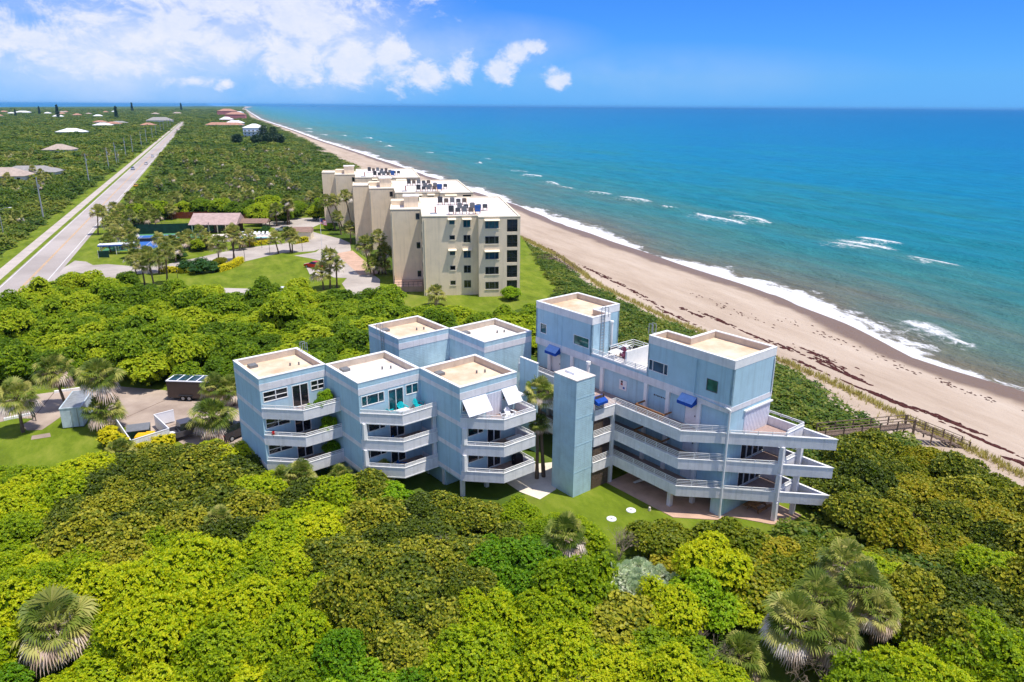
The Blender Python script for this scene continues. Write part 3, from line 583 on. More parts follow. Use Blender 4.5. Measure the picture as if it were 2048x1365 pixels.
def unit_front(x0, y0, n, gl, last=False):
    x1 = x0 + 6.75
    for k in range(3):
        f = LV[k] + 0.22; g = gl if k == 2 else 'glass_dark'
        if not (n == 3 and k == 2):
            rl = (f + 1.85,) if (n == 1) else ()
            window(west, x0 + 0.25, x0 + 2.7, f + 1.35, f + 2.42, y0, [x0 + 0.85, x0 + 2.05] if n != 1 else [x0 + 1.5], g, WO, rl)
            window(west, x0 + 5.05, x0 + 6.5, f + 1.35, f + 2.42, y0, [x0 + 5.8], g, WO, rl)
            d = window(west, x0 + 3.1, x0 + 4.8, f + 0.05, f + 2.38, y0, [x0 + 3.95], g, WO); d.name = 'sliding_door'
        else:      # top floor with hinged shutters pushed out and a corrugated shutter over the door
            for a, b_ in ((x0 + 0.2, x0 + 2.95), (x0 + 4.8, x0 + 6.6)):
                window(west, max(a, x0 + 0.25), min(b_, x0 + 2.7) if a < x0 + 3 else x0 + 6.5, f + 1.35, f + 2.42, y0, [], 'glass_dark', WO)
                mb = MB(); T = Vector((0, y0 - 0.04, f + 2.5)); Bm = Vector((0, y0 - 1.15, f + 1.2)); nrm = Vector((0, -0.76, 0.65)) * 0.035
                vs = [(a, T.y, T.z), (b_, T.y, T.z), (b_, Bm.y, Bm.z), (a, Bm.y, Bm.z)]
                mb.add(vs + [(x, y + nrm.y, z + nrm.z) for x, y, z in vs], [(0, 1, 2, 3), (4, 7, 6, 5), (0, 4, 5, 1), (1, 5, 6, 2), (2, 6, 7, 3), (3, 7, 4, 0)])
                sh = mb.build('hurricane_shutter', 'shutter_white', west, WO)
                MB().bar((a + 0.3, y0 - 0.05, f + 1.4), (a + 0.3, y0 - 1.1, f + 1.22), 0.04).bar((b_ - 0.3, y0 - 0.05, f + 1.4), (b_ - 0.3, y0 - 1.1, f + 1.22), 0.04).build('prop', 'galv', sh, WO)
            mb = MB(); x = x0 + 3.0; i = 0
            while x < x0 + 4.75:
                mb.box(x, x + 0.09, y0 - (0.09 if i % 2 else 0.05), y0 - 0.02, f + 0.05, f + 2.4); x += 0.09; i += 1
            mb.build('corrugated_shutter', 'shutter_white', west, WO)
        # balcony
        z0 = LV[k]; end = x1 if last else x1 - 0.02
        poly = [(x0 + 0.02, y0 - 0.02), (x0 + 2.92, y0 - 2.9), (end, y0 - 2.9), (end, y0 - 0.02)]
        bal = MB().prism([(x0 + 0.1, y0 - 0.02), (x0 + 2.95, y0 - 2.86), (end - 0.05, y0 - 2.86), (end - 0.05, y0 - 0.02)], z0 + 0.02, z0 + 0.2).build('balcony', 'trim_lilac', west, WO)
        MB().prism([(x0 + 0.35, y0 - 0.03), (x0 + 3.02, y0 - 2.7), (end - 0.2, y0 - 2.7), (end - 0.2, y0 - 0.03)], z0 + 0.2, z0 + 0.225).build('deck', 'deck_tile', bal, WO)
        line = [(x0 + 0.0, y0 - 0.0), (x0 + 2.9, y0 - 2.9), (end, y0 - 2.9)] + ([(end, y0 - 0.02)] if last else [])
        MB_ = MB(); strip(MB_, line, 0.17, z0, z0 + FH - 0.06); MB_.build('parapet', 'trim_lilac', bal, WO)
        MB_ = MB(); l2 = offset_line(line, -0.03); strip(MB_, l2, 0.23, z0 + FH - 0.06, z0 + FH + 0.01); MB_.build('coping', 'trim_white', bal, WO)
        if n == 2:
            MB_ = MB(); strip(MB_, offset_line(line, -0.035), 0.03, z0 - 0.03, z0 + 0.07); MB_.build('drip_edge', 'trim_white', bal, WO)
        railing(offset_line(line, 0.085), z0 + FH + 0.01, 0.33, 2 if n != 2 else 3).build('railing', 'trim_white', bal, WO)
        if k < 2 and n >= 2:
            MB().box(x0 + 0.12, x0 + 0.5, y0 - 0.42, y0 - 0.02, z0 + FH + 0.02, z0 + 2.74).build('shutter_stack', 'trim_white', west, WO)
            if n == 2: MB().box(x1 - 0.42, x1 - 0.05, y0 - 2.75, y0 - 2.45, z0 + FH + 0.02, z0 + 2.74).build('shutter_stack', 'trim_lilac', west, WO)
U = [(-30.1, 31.0), (-23.35, 24.25), (-16.6, 17.5), (-13.4, 33.65), (-6.65, 26.9)]
unit(*U[0], 1, ''); unit(*U[1], 1, 'w'); unit(*U[2], 1, ''); unit(*U[3], 0, ''); unit(*U[4], 0, 'w')
unit_front(*U[0], 1, 'glass_dark'); unit_front(*U[1], 2, 'glass_teal'); unit_front(*U[2], 3, 'glass_dark', True)
for x0, y0 in U:      # stilts under the wing
    for px, py in ((0.3, 0.3), (6.2, 0.3), (0.3, 3.4), (6.2, 6.3), (0.3, 6.3), (3.2, 0.3)):
        MB().box(x0 + px, x0 + px + 0.35, y0 + py, y0 + py + 0.35, 0, LV[0]).build('column', 'trim_lilac', west, WO)
    MB().box(x0 + 0.4, x0 + 6.3, y0 + 3.2, y0 + 6.4, 0, LV[0] - 0.01).build('ground_wall', 'wall_blue', west, WO)
roof_ladder(west, (-23.5, 36.5), (-23.5, 35.9), ZR - 0.7, ZR + 0.9, WO, 0.5)
roof_ladder(west, (-13.5, 37.4), (-13.5, 36.8), 8.5, ZR + 0.9, WO, -0.5)
# link gallery between the back units and the lift
for k in range(3):
    z0 = LV[k]
    MB().box(-9.6, -6.7, 20.0, 33.5, z0 + 0.02, z0 + 0.2).build('gallery', 'trim_lilac', west, WO)

# tall wing
east = thing('condo_building', 'tall blue condominium wing with two roof towers and a pointed white balcony end', 'building', (CX, CY, 0), CROT)
EO = (0, 0, 0)
ZT, ZF = 15.26, 10.45
def tower(poly, holes_left, n):
    """roof tower: outline poly in (beta, alpha), walls, bands, roof, parapet"""
    w = MB(); q = poly + [poly[0]]
    for i in range(len(poly)):
        a, b_ = q[i], q[i + 1]
        if i == n['left']:
            w.holes(min(a[1], b_[1]), max(a[1], b_[1]), ZF, ZT - 0.08, 0.0, 0.22, holes_left, 0, True)
        else: strip(w, [a, b_], 0.22, ZF, ZT - 0.08)
    w.build('wall', 'wall_blue', east)
    MB().prism([(x, y) for x, y in offset_line(q + [poly[1]], 0.2)[1:-1]], ZT - 0.85, ZT - 0.68).build('roof', 'roof_tan', east)
    ring(MB(), poly, -0.03, 0.3, ZT - 0.08, ZT).build('parapet_cap', 'trim_white', east)
    ring(MB(), poly, 0.222, 0.03, ZT - 0.675, ZT - 0.085).build('parapet_lining', 'parapet_inner', east)
    for i in range(len(poly)):
        a, b_ = q[i], q[i + 1]; l_ = offset_line([a, b_], -0.02)
        c = MB(); strip(c, l_, 0.018, 14.45, ZT - 0.085); c.build('band', 'trim_lilac' if i == n['left'] else 'trim_white', east)
T2 = [(0, 0), (6.4, 0), (6.4, 6.75), (2.6, 6.75), (2.6, 9.6), (0, 9.6)]
T1 = [(0, 17.2), (2.7, 17.2), (2.7, 19.35), (6.4, 19.35), (6.4, 26.0), (0, 26.0)]
h2 = [(7.1, 9.45, 11.8, 12.9), (1.5, 2.7, 11.78, 12.92)]; h1 = [(24.2, 25.3, 11.72, 12.9), (17.55, 19.9, 11.75, 12.87)]
tower(T2, h2, {'left': 5}); tower(T1, h1, {'left': 5})
window(east, 7.1, 9.45, 11.8, 12.9, 0, [7.6, 8.95], 'glass_blue', EO, (), 0.05, True)
window(east, 1.5, 2.7, 11.78, 12.92, 0, [], 'glass_green', EO, (), 0.04, True, frame='grey_metal')
window(east, 24.2, 25.3, 11.72, 12.9, 0, [], 'glass_teal', EO, (), 0.07, True)
window(east, 17.55, 19.9, 11.75, 12.87, 0, [], 'glass_green', EO, (), 0.06, True)
# lower storeys
lw = MB(); door = [(3.7, 5.0), (22.1, 23.6)]; hl = []
for k in range(3):
    f = LV[k] + 0.22
    hl += [(a, b_, f + 0.03, f + 2.1) for a, b_ in door] + [(7.4, 8.7, f + 0.9, f + 2.1)] * (k < 2) + [(15.0, 16.4, f + 0.9, f + 2.1)] * (k < 2)
lw.holes(0.22, 26.0, LV[0], ZF, 0.25, 0.45, hl, 0, True); lw.build('wall', 'wall_blue', east)
fr_h = []
for k in range(2): f = LV[k] + 0.22; fr_h.append((2.3, 6.2, f + 0.05, f + 2.35))
MB().holes(0.0, 6.4, LV[0], ZF, 0.0, 0.22, fr_h).build('wall', 'wall_blue', east)
MB().box(6.2, 6.4, 0.22, 25.78, LV[0], ZF).box(0.25, 6.4, 25.78, 26.0, LV[0], ZF).build('wall', 'wall_blue', east)
MB().box(0.0, 6.4, 9.62, 17.18, ZF, ZF + 0.3).build('terrace_floor', 'roof_white', east)
MB().box(0.0, 0.2, 9.62, 17.18, ZF + 0.3, 11.35).build('terrace_parapet', 'wall_blue', east)
c = MB().box(-0.03, 0.23, 9.62, 17.18, 11.35, 11.42); c.build('coping', 'trim_white', east)
railing([(0.1, 9.7), (0.1, 17.1)], 11.42, 0.5, 3).build('railing', 'trim_white', east)
railing([(2.75, 17.0), (6.3, 17.0), (6.3, 9.7), (2.75, 9.7)], ZF + 0.3, 1.0, 4).build('railing', 'trim_white', east)
MB().box(0.25, 6.2, 12.5, 12.68, ZF + 0.3, 12.75).build('terrace_partition', 'trim_white', east)
for pl, z0 in (((4.1, 18.9), 11.0), ((4.9, 19.0), 10.9)):
    MB().cyl((pl[0], pl[1], z0), (pl[0], pl[1], z0 + 2.6), 0.17, None, 10).cyl((pl[0], pl[1], z0 + 2.6), (pl[0], pl[1], z0 + 2.75), 0.24, 0.2, 10).build('exhaust_duct', 'trim_white', east)
roof_ladder(east, (1.25, 17.12), (1.75, 17.12), ZF + 0.4, ZT + 0.9, EO, -0.5)
roof_ladder(east, (0.55, 9.66), (1.0, 9.66), ZF + 0.4, ZT + 0.9, EO, 0.5)
# bands and pilasters on the gallery side
MB().box(-0.03, 0.005, 0.0, 26.0, ZF + 0.02, 11.08).build('band', 'trim_lilac', east)
MB().box(-0.02, 6.41, -0.03, 0.005, 10.42, 10.9).build('band', 'trim_lilac', east)
MB().box(0.0, 0.24, 0.0, 26.0, ZF - 0.16, ZF - 0.002).build('soffit', 'trim_lilac', east)
for al in (3.3, 6.95, 9.65, 15.6, 20.1, 23.75):
    MB().box(-0.02, 0.24, al - 0.2, al + 0.2, LV[0] + 0.2, ZF - 0.16).build('pilaster', 'trim_white', east)
for k in range(3):
    f = LV[k] + 0.22
    for a, b_ in door:
        d = MB().box(0.33, 0.38, a, b_, f + 0.03, f + 2.1).build('door', 'trim_white' if k == 2 else 'trim_lilac', east)
        MB().box(0.28, 0.33, a + 0.12, a + 0.2, f + 1.0, f + 1.12).build('handle', 'dark_metal', d)
    if k < 2:
        for a in (7.4, 15.0): window(east, a, a + 1.3, f + 0.9, f + 2.1, 0.25, [a + 0.65], 'glass_dark', EO, (), 0.06, True)
        window(east, 2.3, 6.2, f + 0.05, f + 2.35, 0, [3.3, 4.3, 5.25], 'glass_dark', EO)
awning(east, 3.55, 5.25, 0.2, 10.75, EO); awning(east, 21.9, 23.65, 0.2, 10.75, EO)
MB().box(0.18, 0.24, 12.25, 13.25, 8.6, 9.65).build('wall_picture', 'trim_lilac', east)
for y_, z_, m_ in ((12.9, 9.2, 'rust_red'), (12.6, 8.85, 'blue_plastic'), (12.9, 9.45, 'dark_metal')): MB().box(0.16, 0.18, y_ - 0.12, y_ + 0.12, z_ - 0.1, z_ + 0.1).build('picture_figure', m_, east)
mb = MB()
for i in range(7): mb.box(0.2, 0.25, 7.3 + i * 0.22, 7.42 + i * 0.22, 9.3 + (i % 2) * 0.05, 9.42)
mb.build('wall_lettering', 'wood_dark', east)
# corrugated shutter on the end wall, top floor
mb = MB(); x = 2.3; i = 0
while x < 6.25:
    mb.box(x, x + 0.12, -(0.10 if i % 2 else 0.06), -0.01, 7.66, 9.98); x += 0.12; i += 1
mb.build('corrugated_shutter', 'shutter_white', east); MB().box(2.1, 6.45, -0.22, 0, 9.98, 10.12).build('shutter_box', 'trim_white', east)
# down pipes
MB().cyl((-0.1, 3.9, 14.4), (-0.1, 3.9, 10.95), 0.05).cyl((-0.1, 3.9, 10.95), (-0.1, 0.45, 10.75), 0.05).build('down_pipe', 'wall_blue', east)
MB().cyl((-0.16, -0.1, 0), (-0.16, -0.1, 10.75), 0.09).cyl((-0.16, -0.1, 10.75), (-0.1, 0.5, 10.85), 0.09).build('down_pipe', 'trim_white', east)
MB().cyl((-0.02, 21.75, 14.3), (-0.02, 21.75, 10.0), 0.045).build('down_pipe', 'wall_blue', east)
MB().cyl((6.2, -0.08, 14.3), (6.2, -0.08, 11.0), 0.06).build('down_pipe', 'trim_white', east)
MB().cyl((-0.45, 17.1, 7.7), (-0.45, 17.1, 10.3), 0.17, None, 10).cyl((-0.45, 17.1, 10.3), (-0.45, 17.1, 10.6), 0.27, 0.24, 10).build('exhaust_duct', 'trim_white', east)
# galleries, one per floor, with the lift landing
GA = [(0.0, 0.06), (-2.88, 2.95), (-2.88, 10.8), (-5.66, 10.86)]; GB = [(-5.66, 14.15), (-2.66, 14.15), (-2.66, 25.9)]
for k in range(3):
    z0 = LV[k]; top = z0 + FH
    g = MB().prism([(0.24, 0.2), (-0.05, 0.2), (-2.8, 3.0), (-2.8, 10.88), (-5.64, 10.94), (-5.64, 14.08), (-2.58, 14.08), (-2.58, 25.9), (0.24, 25.9)], z0 + 0.02, z0 + 0.2).build('gallery', 'trim_lilac', east)
    MB().prism([(0.23, 0.4), (0.0, 0.4), (-2.65, 3.06), (-2.65, 11.05), (-5.6, 11.1), (-5.6, 13.95), (-2.45, 13.95), (-2.45, 25.85), (0.23, 25.85)], z0 + 0.2, z0 + 0.222).build('deck', 'deck_tile', g)
    for ln in (GA, GB):
        rv = ln[::-1] if ln is GA else ln[::-1]
        m_ = MB(); strip(m_, rv, 0.17, z0, top - 0.06); m_.build('parapet', 'trim_lilac', g)
        m_ = MB(); strip(m_, offset_line(rv, -0.03), 0.23, top - 0.06, top); m_.build('coping', 'trim_white', g)
        railing(offset_line(rv, 0.085), top, 0.62 if ln is GA else 0.5, 4 if ln is GA else 3, 1.4, 0.042).build('railing', 'trim_white', g)
    for al in (5.2, 7.6): MB().box(-2.93, -2.88, al - 0.05, al + 0.05, z0 + 0.4, z0 + 0.55).build('wall_lamp', 'white_plastic', g)
    # timber slat screen beside the lift
    scn = MB().box(-5.6, -4.55, 11.0, 11.03, z0 + FH, z0 + FH + 0.08).build('slat_screen', 'wood_dark', east)
    for i in range(8): MB().box(-5.6 + i * 0.135, -5.51 + i * 0.135, 10.96, 11.0, z0 + 0.25, z0 + 2.45).build('slat', 'wood_grey', scn)
    MB().box(-4.5, -4.4, 10.95, 11.06, z0 + 0.25, z0 + 2.5).build('slat', 'wood_dark', scn)
    MB().box(-3.2, -2.9, 10.8, 11.1, (0 if k == 0 else LV[k - 1] + FH), z0).build('column', 'trim_lilac', east)
# ground level screen, posts and stair
scn = MB().box(-5.6, -3.3, 11.02, 11.05, 1.0, 1.1).build('slat_screen', 'wood_dark', east)
for i in range(16): MB().box(-5.6 + i * 0.145, -5.51 + i * 0.145, 10.98, 11.02, 0.1, 1.9).build('slat', 'wood_grey', scn)
mb = MB()
prof = [(-5.7, 10.9), (-4.4, 10.9)]
mb.add([(-5.65, 11.3, 9.75), (-4.3, 11.3, 9.75), (-4.3, 10.5, 9.35), (-5.65, 10.5, 9.35), (-5.65, 10.5, 9.1), (-4.3, 10.5, 9.1), (-4.3, 11.3, 9.1), (-5.65, 11.3, 9.1)], [(0, 3, 2, 1), (3, 4, 5, 2), (1, 2, 5, 6), (0, 7, 4, 3)])
mb.build('awning', ['awning_blue'], east)
for al in (3.2, 6.9, 10.6, 14.5, 18.5, 22.0):
    MB().box(-0.1, 0.3, al - 0.2, al + 0.2, 0, LV[0]).build('column', 'trim_lilac', east)
MB().box(-2.2, -1.8, 4.0, 4.4, 0, LV[0]).build('column', 'trim_lilac', east)
MB().box(0.02, 6.4, 0.0, 0.2, 0, LV[0] - 0.01).build('ground_wall', 'wall_blue', east)
MB().box(0.0, 0.2, 0.2, 1.1, 0, LV[0] - 0.01).box(3.0, 3.2, 1.1, 25.8, 0, LV[0] - 0.01).build('ground_wall', 'wall_blue', east)
st = MB()
for i in range(11): st.box(-1.5, -0.4, 9.2 - i * 0.27, 9.5 - i * 0.27, i * 0.19, 0.05 + i * 0.19)
st.build('stair', 'trim_lilac', east)
MB().prism([(0.6, -0.2), (-0.5, -0.3), (-3.4, 2.6), (-3.4, 11.0), (0.0, 11.0), (0.0, 24), (6.2, 24), (6.2, -4.6), (3.7, -4.6), (2.6, -3.7)], 0.03, 0.09).build('ground_slab', 'paver', east)
# timber planter rails on the top gallery
for k in (1, 2):
    f = LV[k] + 0.22
    m_ = MB().box(-1.45, -1.35, 6.2, 9.6, f + 0.75, f + 0.95).box(-1.45, -0.1, 9.5, 9.6, f + 0.8, f + 0.95).box(-1.45, -0.1, 6.2, 6.3, f + 0.7, f + 0.85)
    for i in range(20): m_.box(-1.43, -1.38, 6.22 + i * 0.17, 6.35 + i * 0.17, f, f + 0.76)
    m_.build('timber_guard', 'wood', east)
# pointed end balconies
EP = [(0.04, -0.02), (6.38, -6.75)]
for k in range(3):
    z0 = LV[k]; top = z0 + FH
    bal = MB().prism([(0.2, -0.01), (3.7, -3.55), (6.28, -3.55), (6.28, -0.01)], z0 + 0.02, z0 + 0.2).build('balcony', 'trim_lilac', east)
    MB().prism([(0.5, -0.02), (3.7, -3.4), (6.2, -3.4), (6.2, -0.12)], z0 + 0.2, z0 + 0.222).build('deck', 'deck_tile', bal)
    ln = [(0.0, 0.0), (6.4, -6.75), (6.4, 0.0)]
    m_ = MB(); strip(m_, ln, 0.17, z0, top - 0.06); m_.build('parapet', 'trim_lilac', bal)
    m_ = MB(); strip(m_, offset_line(ln, -0.03), 0.23, top - 0.06, top + 0.01); m_.build('coping', 'trim_white', bal)
    MB().box(3.55, 6.23, -3.64, -3.5, z0 + 0.02, top + 0.25).build('divider', 'trim_lilac', bal)
    MB().box(3.5, 6.24, -3.68, -3.46, top + 0.25, top + 0.32).build('coping', 'trim_white', bal)
    railing([(0.1, -0.12), (3.5, -3.62)], top + 0.01, 0.3, 2).build('railing', 'trim_white', bal)
    railing([(3.6, -3.57), (6.3, -3.57), (6.3, -0.1)], top + 0.32 if 0 else top + 0.3, 0.28, 2).build('railing', 'trim_white', bal)
    for be, al in ((3.4, -3.45), (5.75, -3.85)):
        MB().box(be - 0.2, be + 0.2, al - 0.2, al + 0.2, 0 if k == 0 else LV[k - 1] + 0.2, z0).build('column', 'trim_lilac', east)

# lift tower
lift = thing('lift_tower', 'slim pale blue lift tower with flat white roof standing free of the wings', 'tower', (*cw(-6.9, 12.5), 0), CROT)
LO = (-6.9, 12.5, 0)
MB().box(-8.1, -5.7, 11.0, 14.05, 0, 11.98).build('shaft', 'wall_blue_brick', lift, LO)
for z in (2.6, 5.4, 8.2, 10.2): MB().box(-8.12, -5.68, 10.98, 14.07, z, z + 0.03).build('joint', 'wall_blue', lift, LO)
MB().box(-8.14, -5.66, 10.96, 14.09, 11.98, 12.07).build('roof', 'roof_white', lift, LO)
MB().box(-7.3, -6.2, 12.2, 13.4, 12.07, 12.3).build('roof_hatch', 'white_plastic', lift, LO)
# free-standing privacy wall west of the gallery
pw = thing('privacy_wall', 'blue privacy wall with white coping between the wings beside the courtyard palm', 'wall', (*cw(-4.4, 22), 0), CROT)
MB().box(-4.5, -4.3, 20.6, 23.4, 0, 10.25).build('panel', 'wall_blue', pw, (-4.4, 22, 0)); MB().box(-4.53, -4.27, 20.57, 23.43, 10.25, 10.32).build('coping', 'trim_white', pw, (-4.4, 22, 0))

# ------------------------------------------------------------------ beige apartment blocks
BR = R(8.0)
def beige(R0, rot, label, n, wing, detail):
    """origin at the right front corner; x to the right, y back; blocks: seaward, middle, left, (wing)"""
    o = thing('apartment_building', label, 'building', (*R0, 0), rot)
    H = 15.6
    gx = [(-7.2, -4.35), (-2.85, -0.25)]                       # wide window, screened porch
    fl = [0.35 + 3.0 * k for k in range(5)]
    def body(x0, x1, y0, y1, front, top=H):
        mb = MB().holes(x0, x1, 0, top, y0, y0 + 0.25, front)
        mb.box(x0, x0 + 0.25, y0 + 0.25, y1, 0, top).box(x1 - 0.25, x1, y0 + 0.25, y1, 0, top).box(x0 + 0.25, x1 - 0.25, y1 - 0.25, y1, 0, top)
        mb.build('wall', 'beige_wall', o)
    fs = [(-6.85, -4.2, f + 1.15, f + 2.65) for f in fl] + [(-2.6, -0.55, f + 0.45, f + 2.85) for f in fl]
    body(-8.1, 0, -0.6, 32, fs)
    fm = [(-13.6, -12.55, f + 1.75, f + 2.65) for f in fl] + [(-10.9, -9.5, f + 1.15, f + 2.65) for f in fl]
    body(-18.8, -8.1, 1.3, 32, fm)
    fL = [(-19.9, -19.1, f + 1.3, f + 2.6) for f in (fl[0], fl[2], fl[4])]
    body(-25.0, -18.8, 11.6, 24, fL)
    if wing: body(-29.2, -25.0, 19.5, 28, [])
    # roof slabs
    out = [(-25, 11.6), (-18.8, 11.6), (-18.8, 1.3), (-8.1, 1.3), (-8.1, -0.6), (0, -0.6), (0, 32), (-18.8, 32), (-18.8, 24), (-25, 24)]
    MB().prism(out, H - 0.2, H - 0.02).build('roof', 'roof_white', o)
    ring(MB(), out, -0.04, 0.32, H, H + 0.2).build('parapet', 'beige_trim', o)
    if wing:
        w_ = [(-29.2, 19.5), (-25.0, 19.5), (-25.0, 28), (-29.2, 28)]
        MB().prism(w_, H - 0.2, H - 0.03).build('roof', 'roof_white', o); ring(MB(), w_, -0.04, 0.3, H, H + 0.2).build('parapet', 'beige_trim', o)
    ph = MB().box(-22.2, -19.2, 15.5, 19.5, H - 0.02, H + 2.2).build('stair_head', 'beige_wall', o)
    MB().box(-22.4, -19.0, 15.3, 19.7, H + 2.2, H + 2.35).build('stair_head_roof', 'roof_white', ph)
    MB().box(-25, -21, 19.6, 23.5, H - 0.02, H + 0.9).build('plant_box', 'beige_wall', o)
    MB().cyl((-16, 7, H), (-16, 7, H + 1.2), 0.12).build('vent_pipe', 'rust_red', o)
    MB().cyl((-16.4, 5.6, H - 0.02), (-16.4, 5.6, H + 0.12), 0.75, None, 14).build('roof_drain', 'galv', o)
    def awn(x0, x1, y, z):
        MB().add([(x0, y, z + 0.25), (x1, y, z + 0.25), (x1, y - 0.75, z), (x0, y - 0.75, z), (x0, y, z + 0.17), (x1, y, z + 0.17), (x1, y - 0.75, z - 0.08), (x0, y - 0.75, z - 0.08)],
                 [(0, 3, 2, 1), (4, 5, 6, 7), (2, 3, 7, 6), (0, 4, 7, 3), (1, 2, 6, 5)]).build('window_hood', 'beige_trim', o)
    for k, f in enumerate(fl):
        g = ('glass_dark', 'glass_dark', 'glass_blue', 'glass_dark', 'glass_teal')[k] if n == 0 else 'glass_dark'
        window(o, -6.85, -4.2, f + 1.15, f + 2.65, -0.6, [-6.1, -4.95], g, proud=0.02, frame='grey_metal', back=0.12)
        pr = MB(); pr.box(-2.6, -0.55, -0.48, -0.45, f + 0.45, f + 2.85); p_ = pr.build('screened_porch', 'glass_dark', o)
        MB().box(-1.62, -1.54, -0.53, -0.48, f + 0.45, f + 2.85).box(-2.6, -0.55, -0.53, -0.48, f + 1.3, f + 1.38).build('screen_frame', 'dark_metal', p_)
        window(o, -13.6, -12.55, f + 1.75, f + 2.65, 1.3, [], g, proud=0.02, frame='grey_metal', back=0.12)
        window(o, -10.9, -9.5, f + 1.15, f + 2.65, 1.3, [-10.2], g, proud=0.02, frame='grey_metal', back=0.12)
        for x0, x1, z_, y_ in ((-6.95, -4.1, f + 1.02, -0.6), (-13.7, -12.45, f + 1.62, 1.3), (-11.0, -9.4, f + 1.02, 1.3)):
            MB().box(x0, x1, y_ - 0.1, y_ + 0.01, z_, z_ + 0.13).build('sill', 'beige_trim', o)
        if k in (2, 4):
            awn(-7.0, -4.05, -0.6, f + 2.75); awn(-13.9, -12.3, 1.3, f + 2.75); awn(-11.1, -9.3, 1.3, f + 2.75)
        # left flank of the middle block: dark panels standing in for shaded stair openings, and windows
        MB().box(-18.84, -18.8, 3.0, 4.2, f + 0.6, f + 2.9).build('stair_dark_panel', 'glass_dark', o)
        for y in (5.6, 8.2):
            w_ = MB().box(-18.86, -18.8, y, y + 1.2, f + 1.2, f + 2.6).build('side_window', 'beige_trim', o); MB().box(-18.88, -18.86, y + 0.08, y + 1.12, f + 1.28, f + 2.52).build('pane', 'glass_dark', w_)
    for f in (fl[0], fl[2], fl[4]): window(o, -19.9, -19.1, f + 1.3, f + 2.6, 11.6, [], 'glass_dark', proud=0.02, frame='grey_metal', back=0.12)
    for x, y in ((-24.7, 11.5), (-18.4, 1.2)): MB().cyl((x, y, 0), (x, y, H - 0.4), 0.07, None, 6).build('down_pipe', 'beige_trim', o)
    return o
def place(R0, rot, x, y): return (R0[0] + x * math.cos(rot) - y * math.sin(rot), R0[1] + x * math.sin(rot) + y * math.cos(rot))
BLK = [((1.4, 142.6), R(8.0), 'nearest beige apartment block, its full five-storey window front facing us'), ((-9.8, 183.0), R(11.0), 'middle beige apartment block of the three by the beach'),
       ((-27.5, 221.5), R(11.0), 'farthest beige apartment block of the three by the beach')]
for i, (R0, rot, lb) in enumerate(BLK): beige(R0, rot, lb, i, i > 0, True)
# air conditioners on the roofs
def make_ac(w, h, mat):
    t = thing('air_conditioner', 'x', 'air conditioner')
    MB().box(-w / 2, w / 2, -w / 2, w / 2, 0.55, 0.55 + h).build('case', mat, t)
    MB().cyl((0, 0, 0.55 + h), (0, 0, 0.6 + h), w * 0.4, w * 0.36, 10).build('fan_grille', 'dark_metal', t)
    b_ = MB()
    for x in (-w / 2 + 0.05, w / 2 - 0.05):
        b_.box(x - 0.03, x + 0.03, -w / 2 - 0.15, w / 2 + 0.15, 0.5, 0.55)
        for y in (-w / 2, w / 2): b_.box(x - 0.03, x + 0.03, y - 0.03, y + 0.03, 0, 0.5)
    b_.build('stand', 'rust_red', t)
    for k in range(4): MB().box(-w / 2 + 0.08, w / 2 - 0.08, -w / 2 - 0.02, -w / 2, 0.65 + k * h / 4.4, 0.69 + k * h / 4.4).build('louvre', 'grey_metal', t)
    return t
AC = [make_ac(0.95, 1.0, 'grey_metal'), make_ac(0.9, 0.7, 'dark_metal'), make_ac(1.0, 1.15, 'dark_metal'), make_ac(1.05, 1.2, 'blue_plastic'), make_ac(0.9, 0.8, 'wood_grey')]
used = set()
ROWS = [(-13.0, 4.3, (2, 1, 0, 4, 3)), (-11.0, 9.5, (0, 1, 0, 1, 1)), (-14.5, 19.0, (2, 4, 0, 1, 4))]
for i, (R0, rot, lb) in enumerate(BLK):
    bn = ('nearest', 'middle', 'farthest')[i]
    for r_, (x, y, ks) in enumerate(ROWS):
        for j, k in enumerate(ks):
            if k not in used: o = AC[k]; used.add(k)
            else: o = copy_tree(AC[k])
            kind = ('grey', 'low dark', 'tall dark', 'bright blue', 'brownish')[k]
            row = ('front', 'second', 'back')[r_]
            tag(o, f"{kind} air conditioner, {('first', 'second', 'third', 'fourth', 'fifth')[j]} from left in {row} row on {bn} beige roof", 'air conditioner', 'roof air conditioners')
            p = place(R0, rot, x + j * 1.3, y + 0.1 * ((j * 7) % 3)); o.location = (*p, 15.58); o.rotation_euler = (0, 0, rot)
# porch with railing at the foot of the nearest block
pt = thing('entrance_terrace', 'railed entrance terrace at the foot of the nearest beige block', 'terrace', (*place(*BLK[0][:2], -21.8, 8.5), 0), BR)
MB().box(-3.0, 2.9, -3.4, 3.0, 0, 1.1).build('floor', 'paver', pt); railing([(-2.9, 2.9), (-2.9, -3.3), (2.8, -3.3)], 1.1, 1.0, 2, 1.0).build('railing', 'dark_metal', pt)

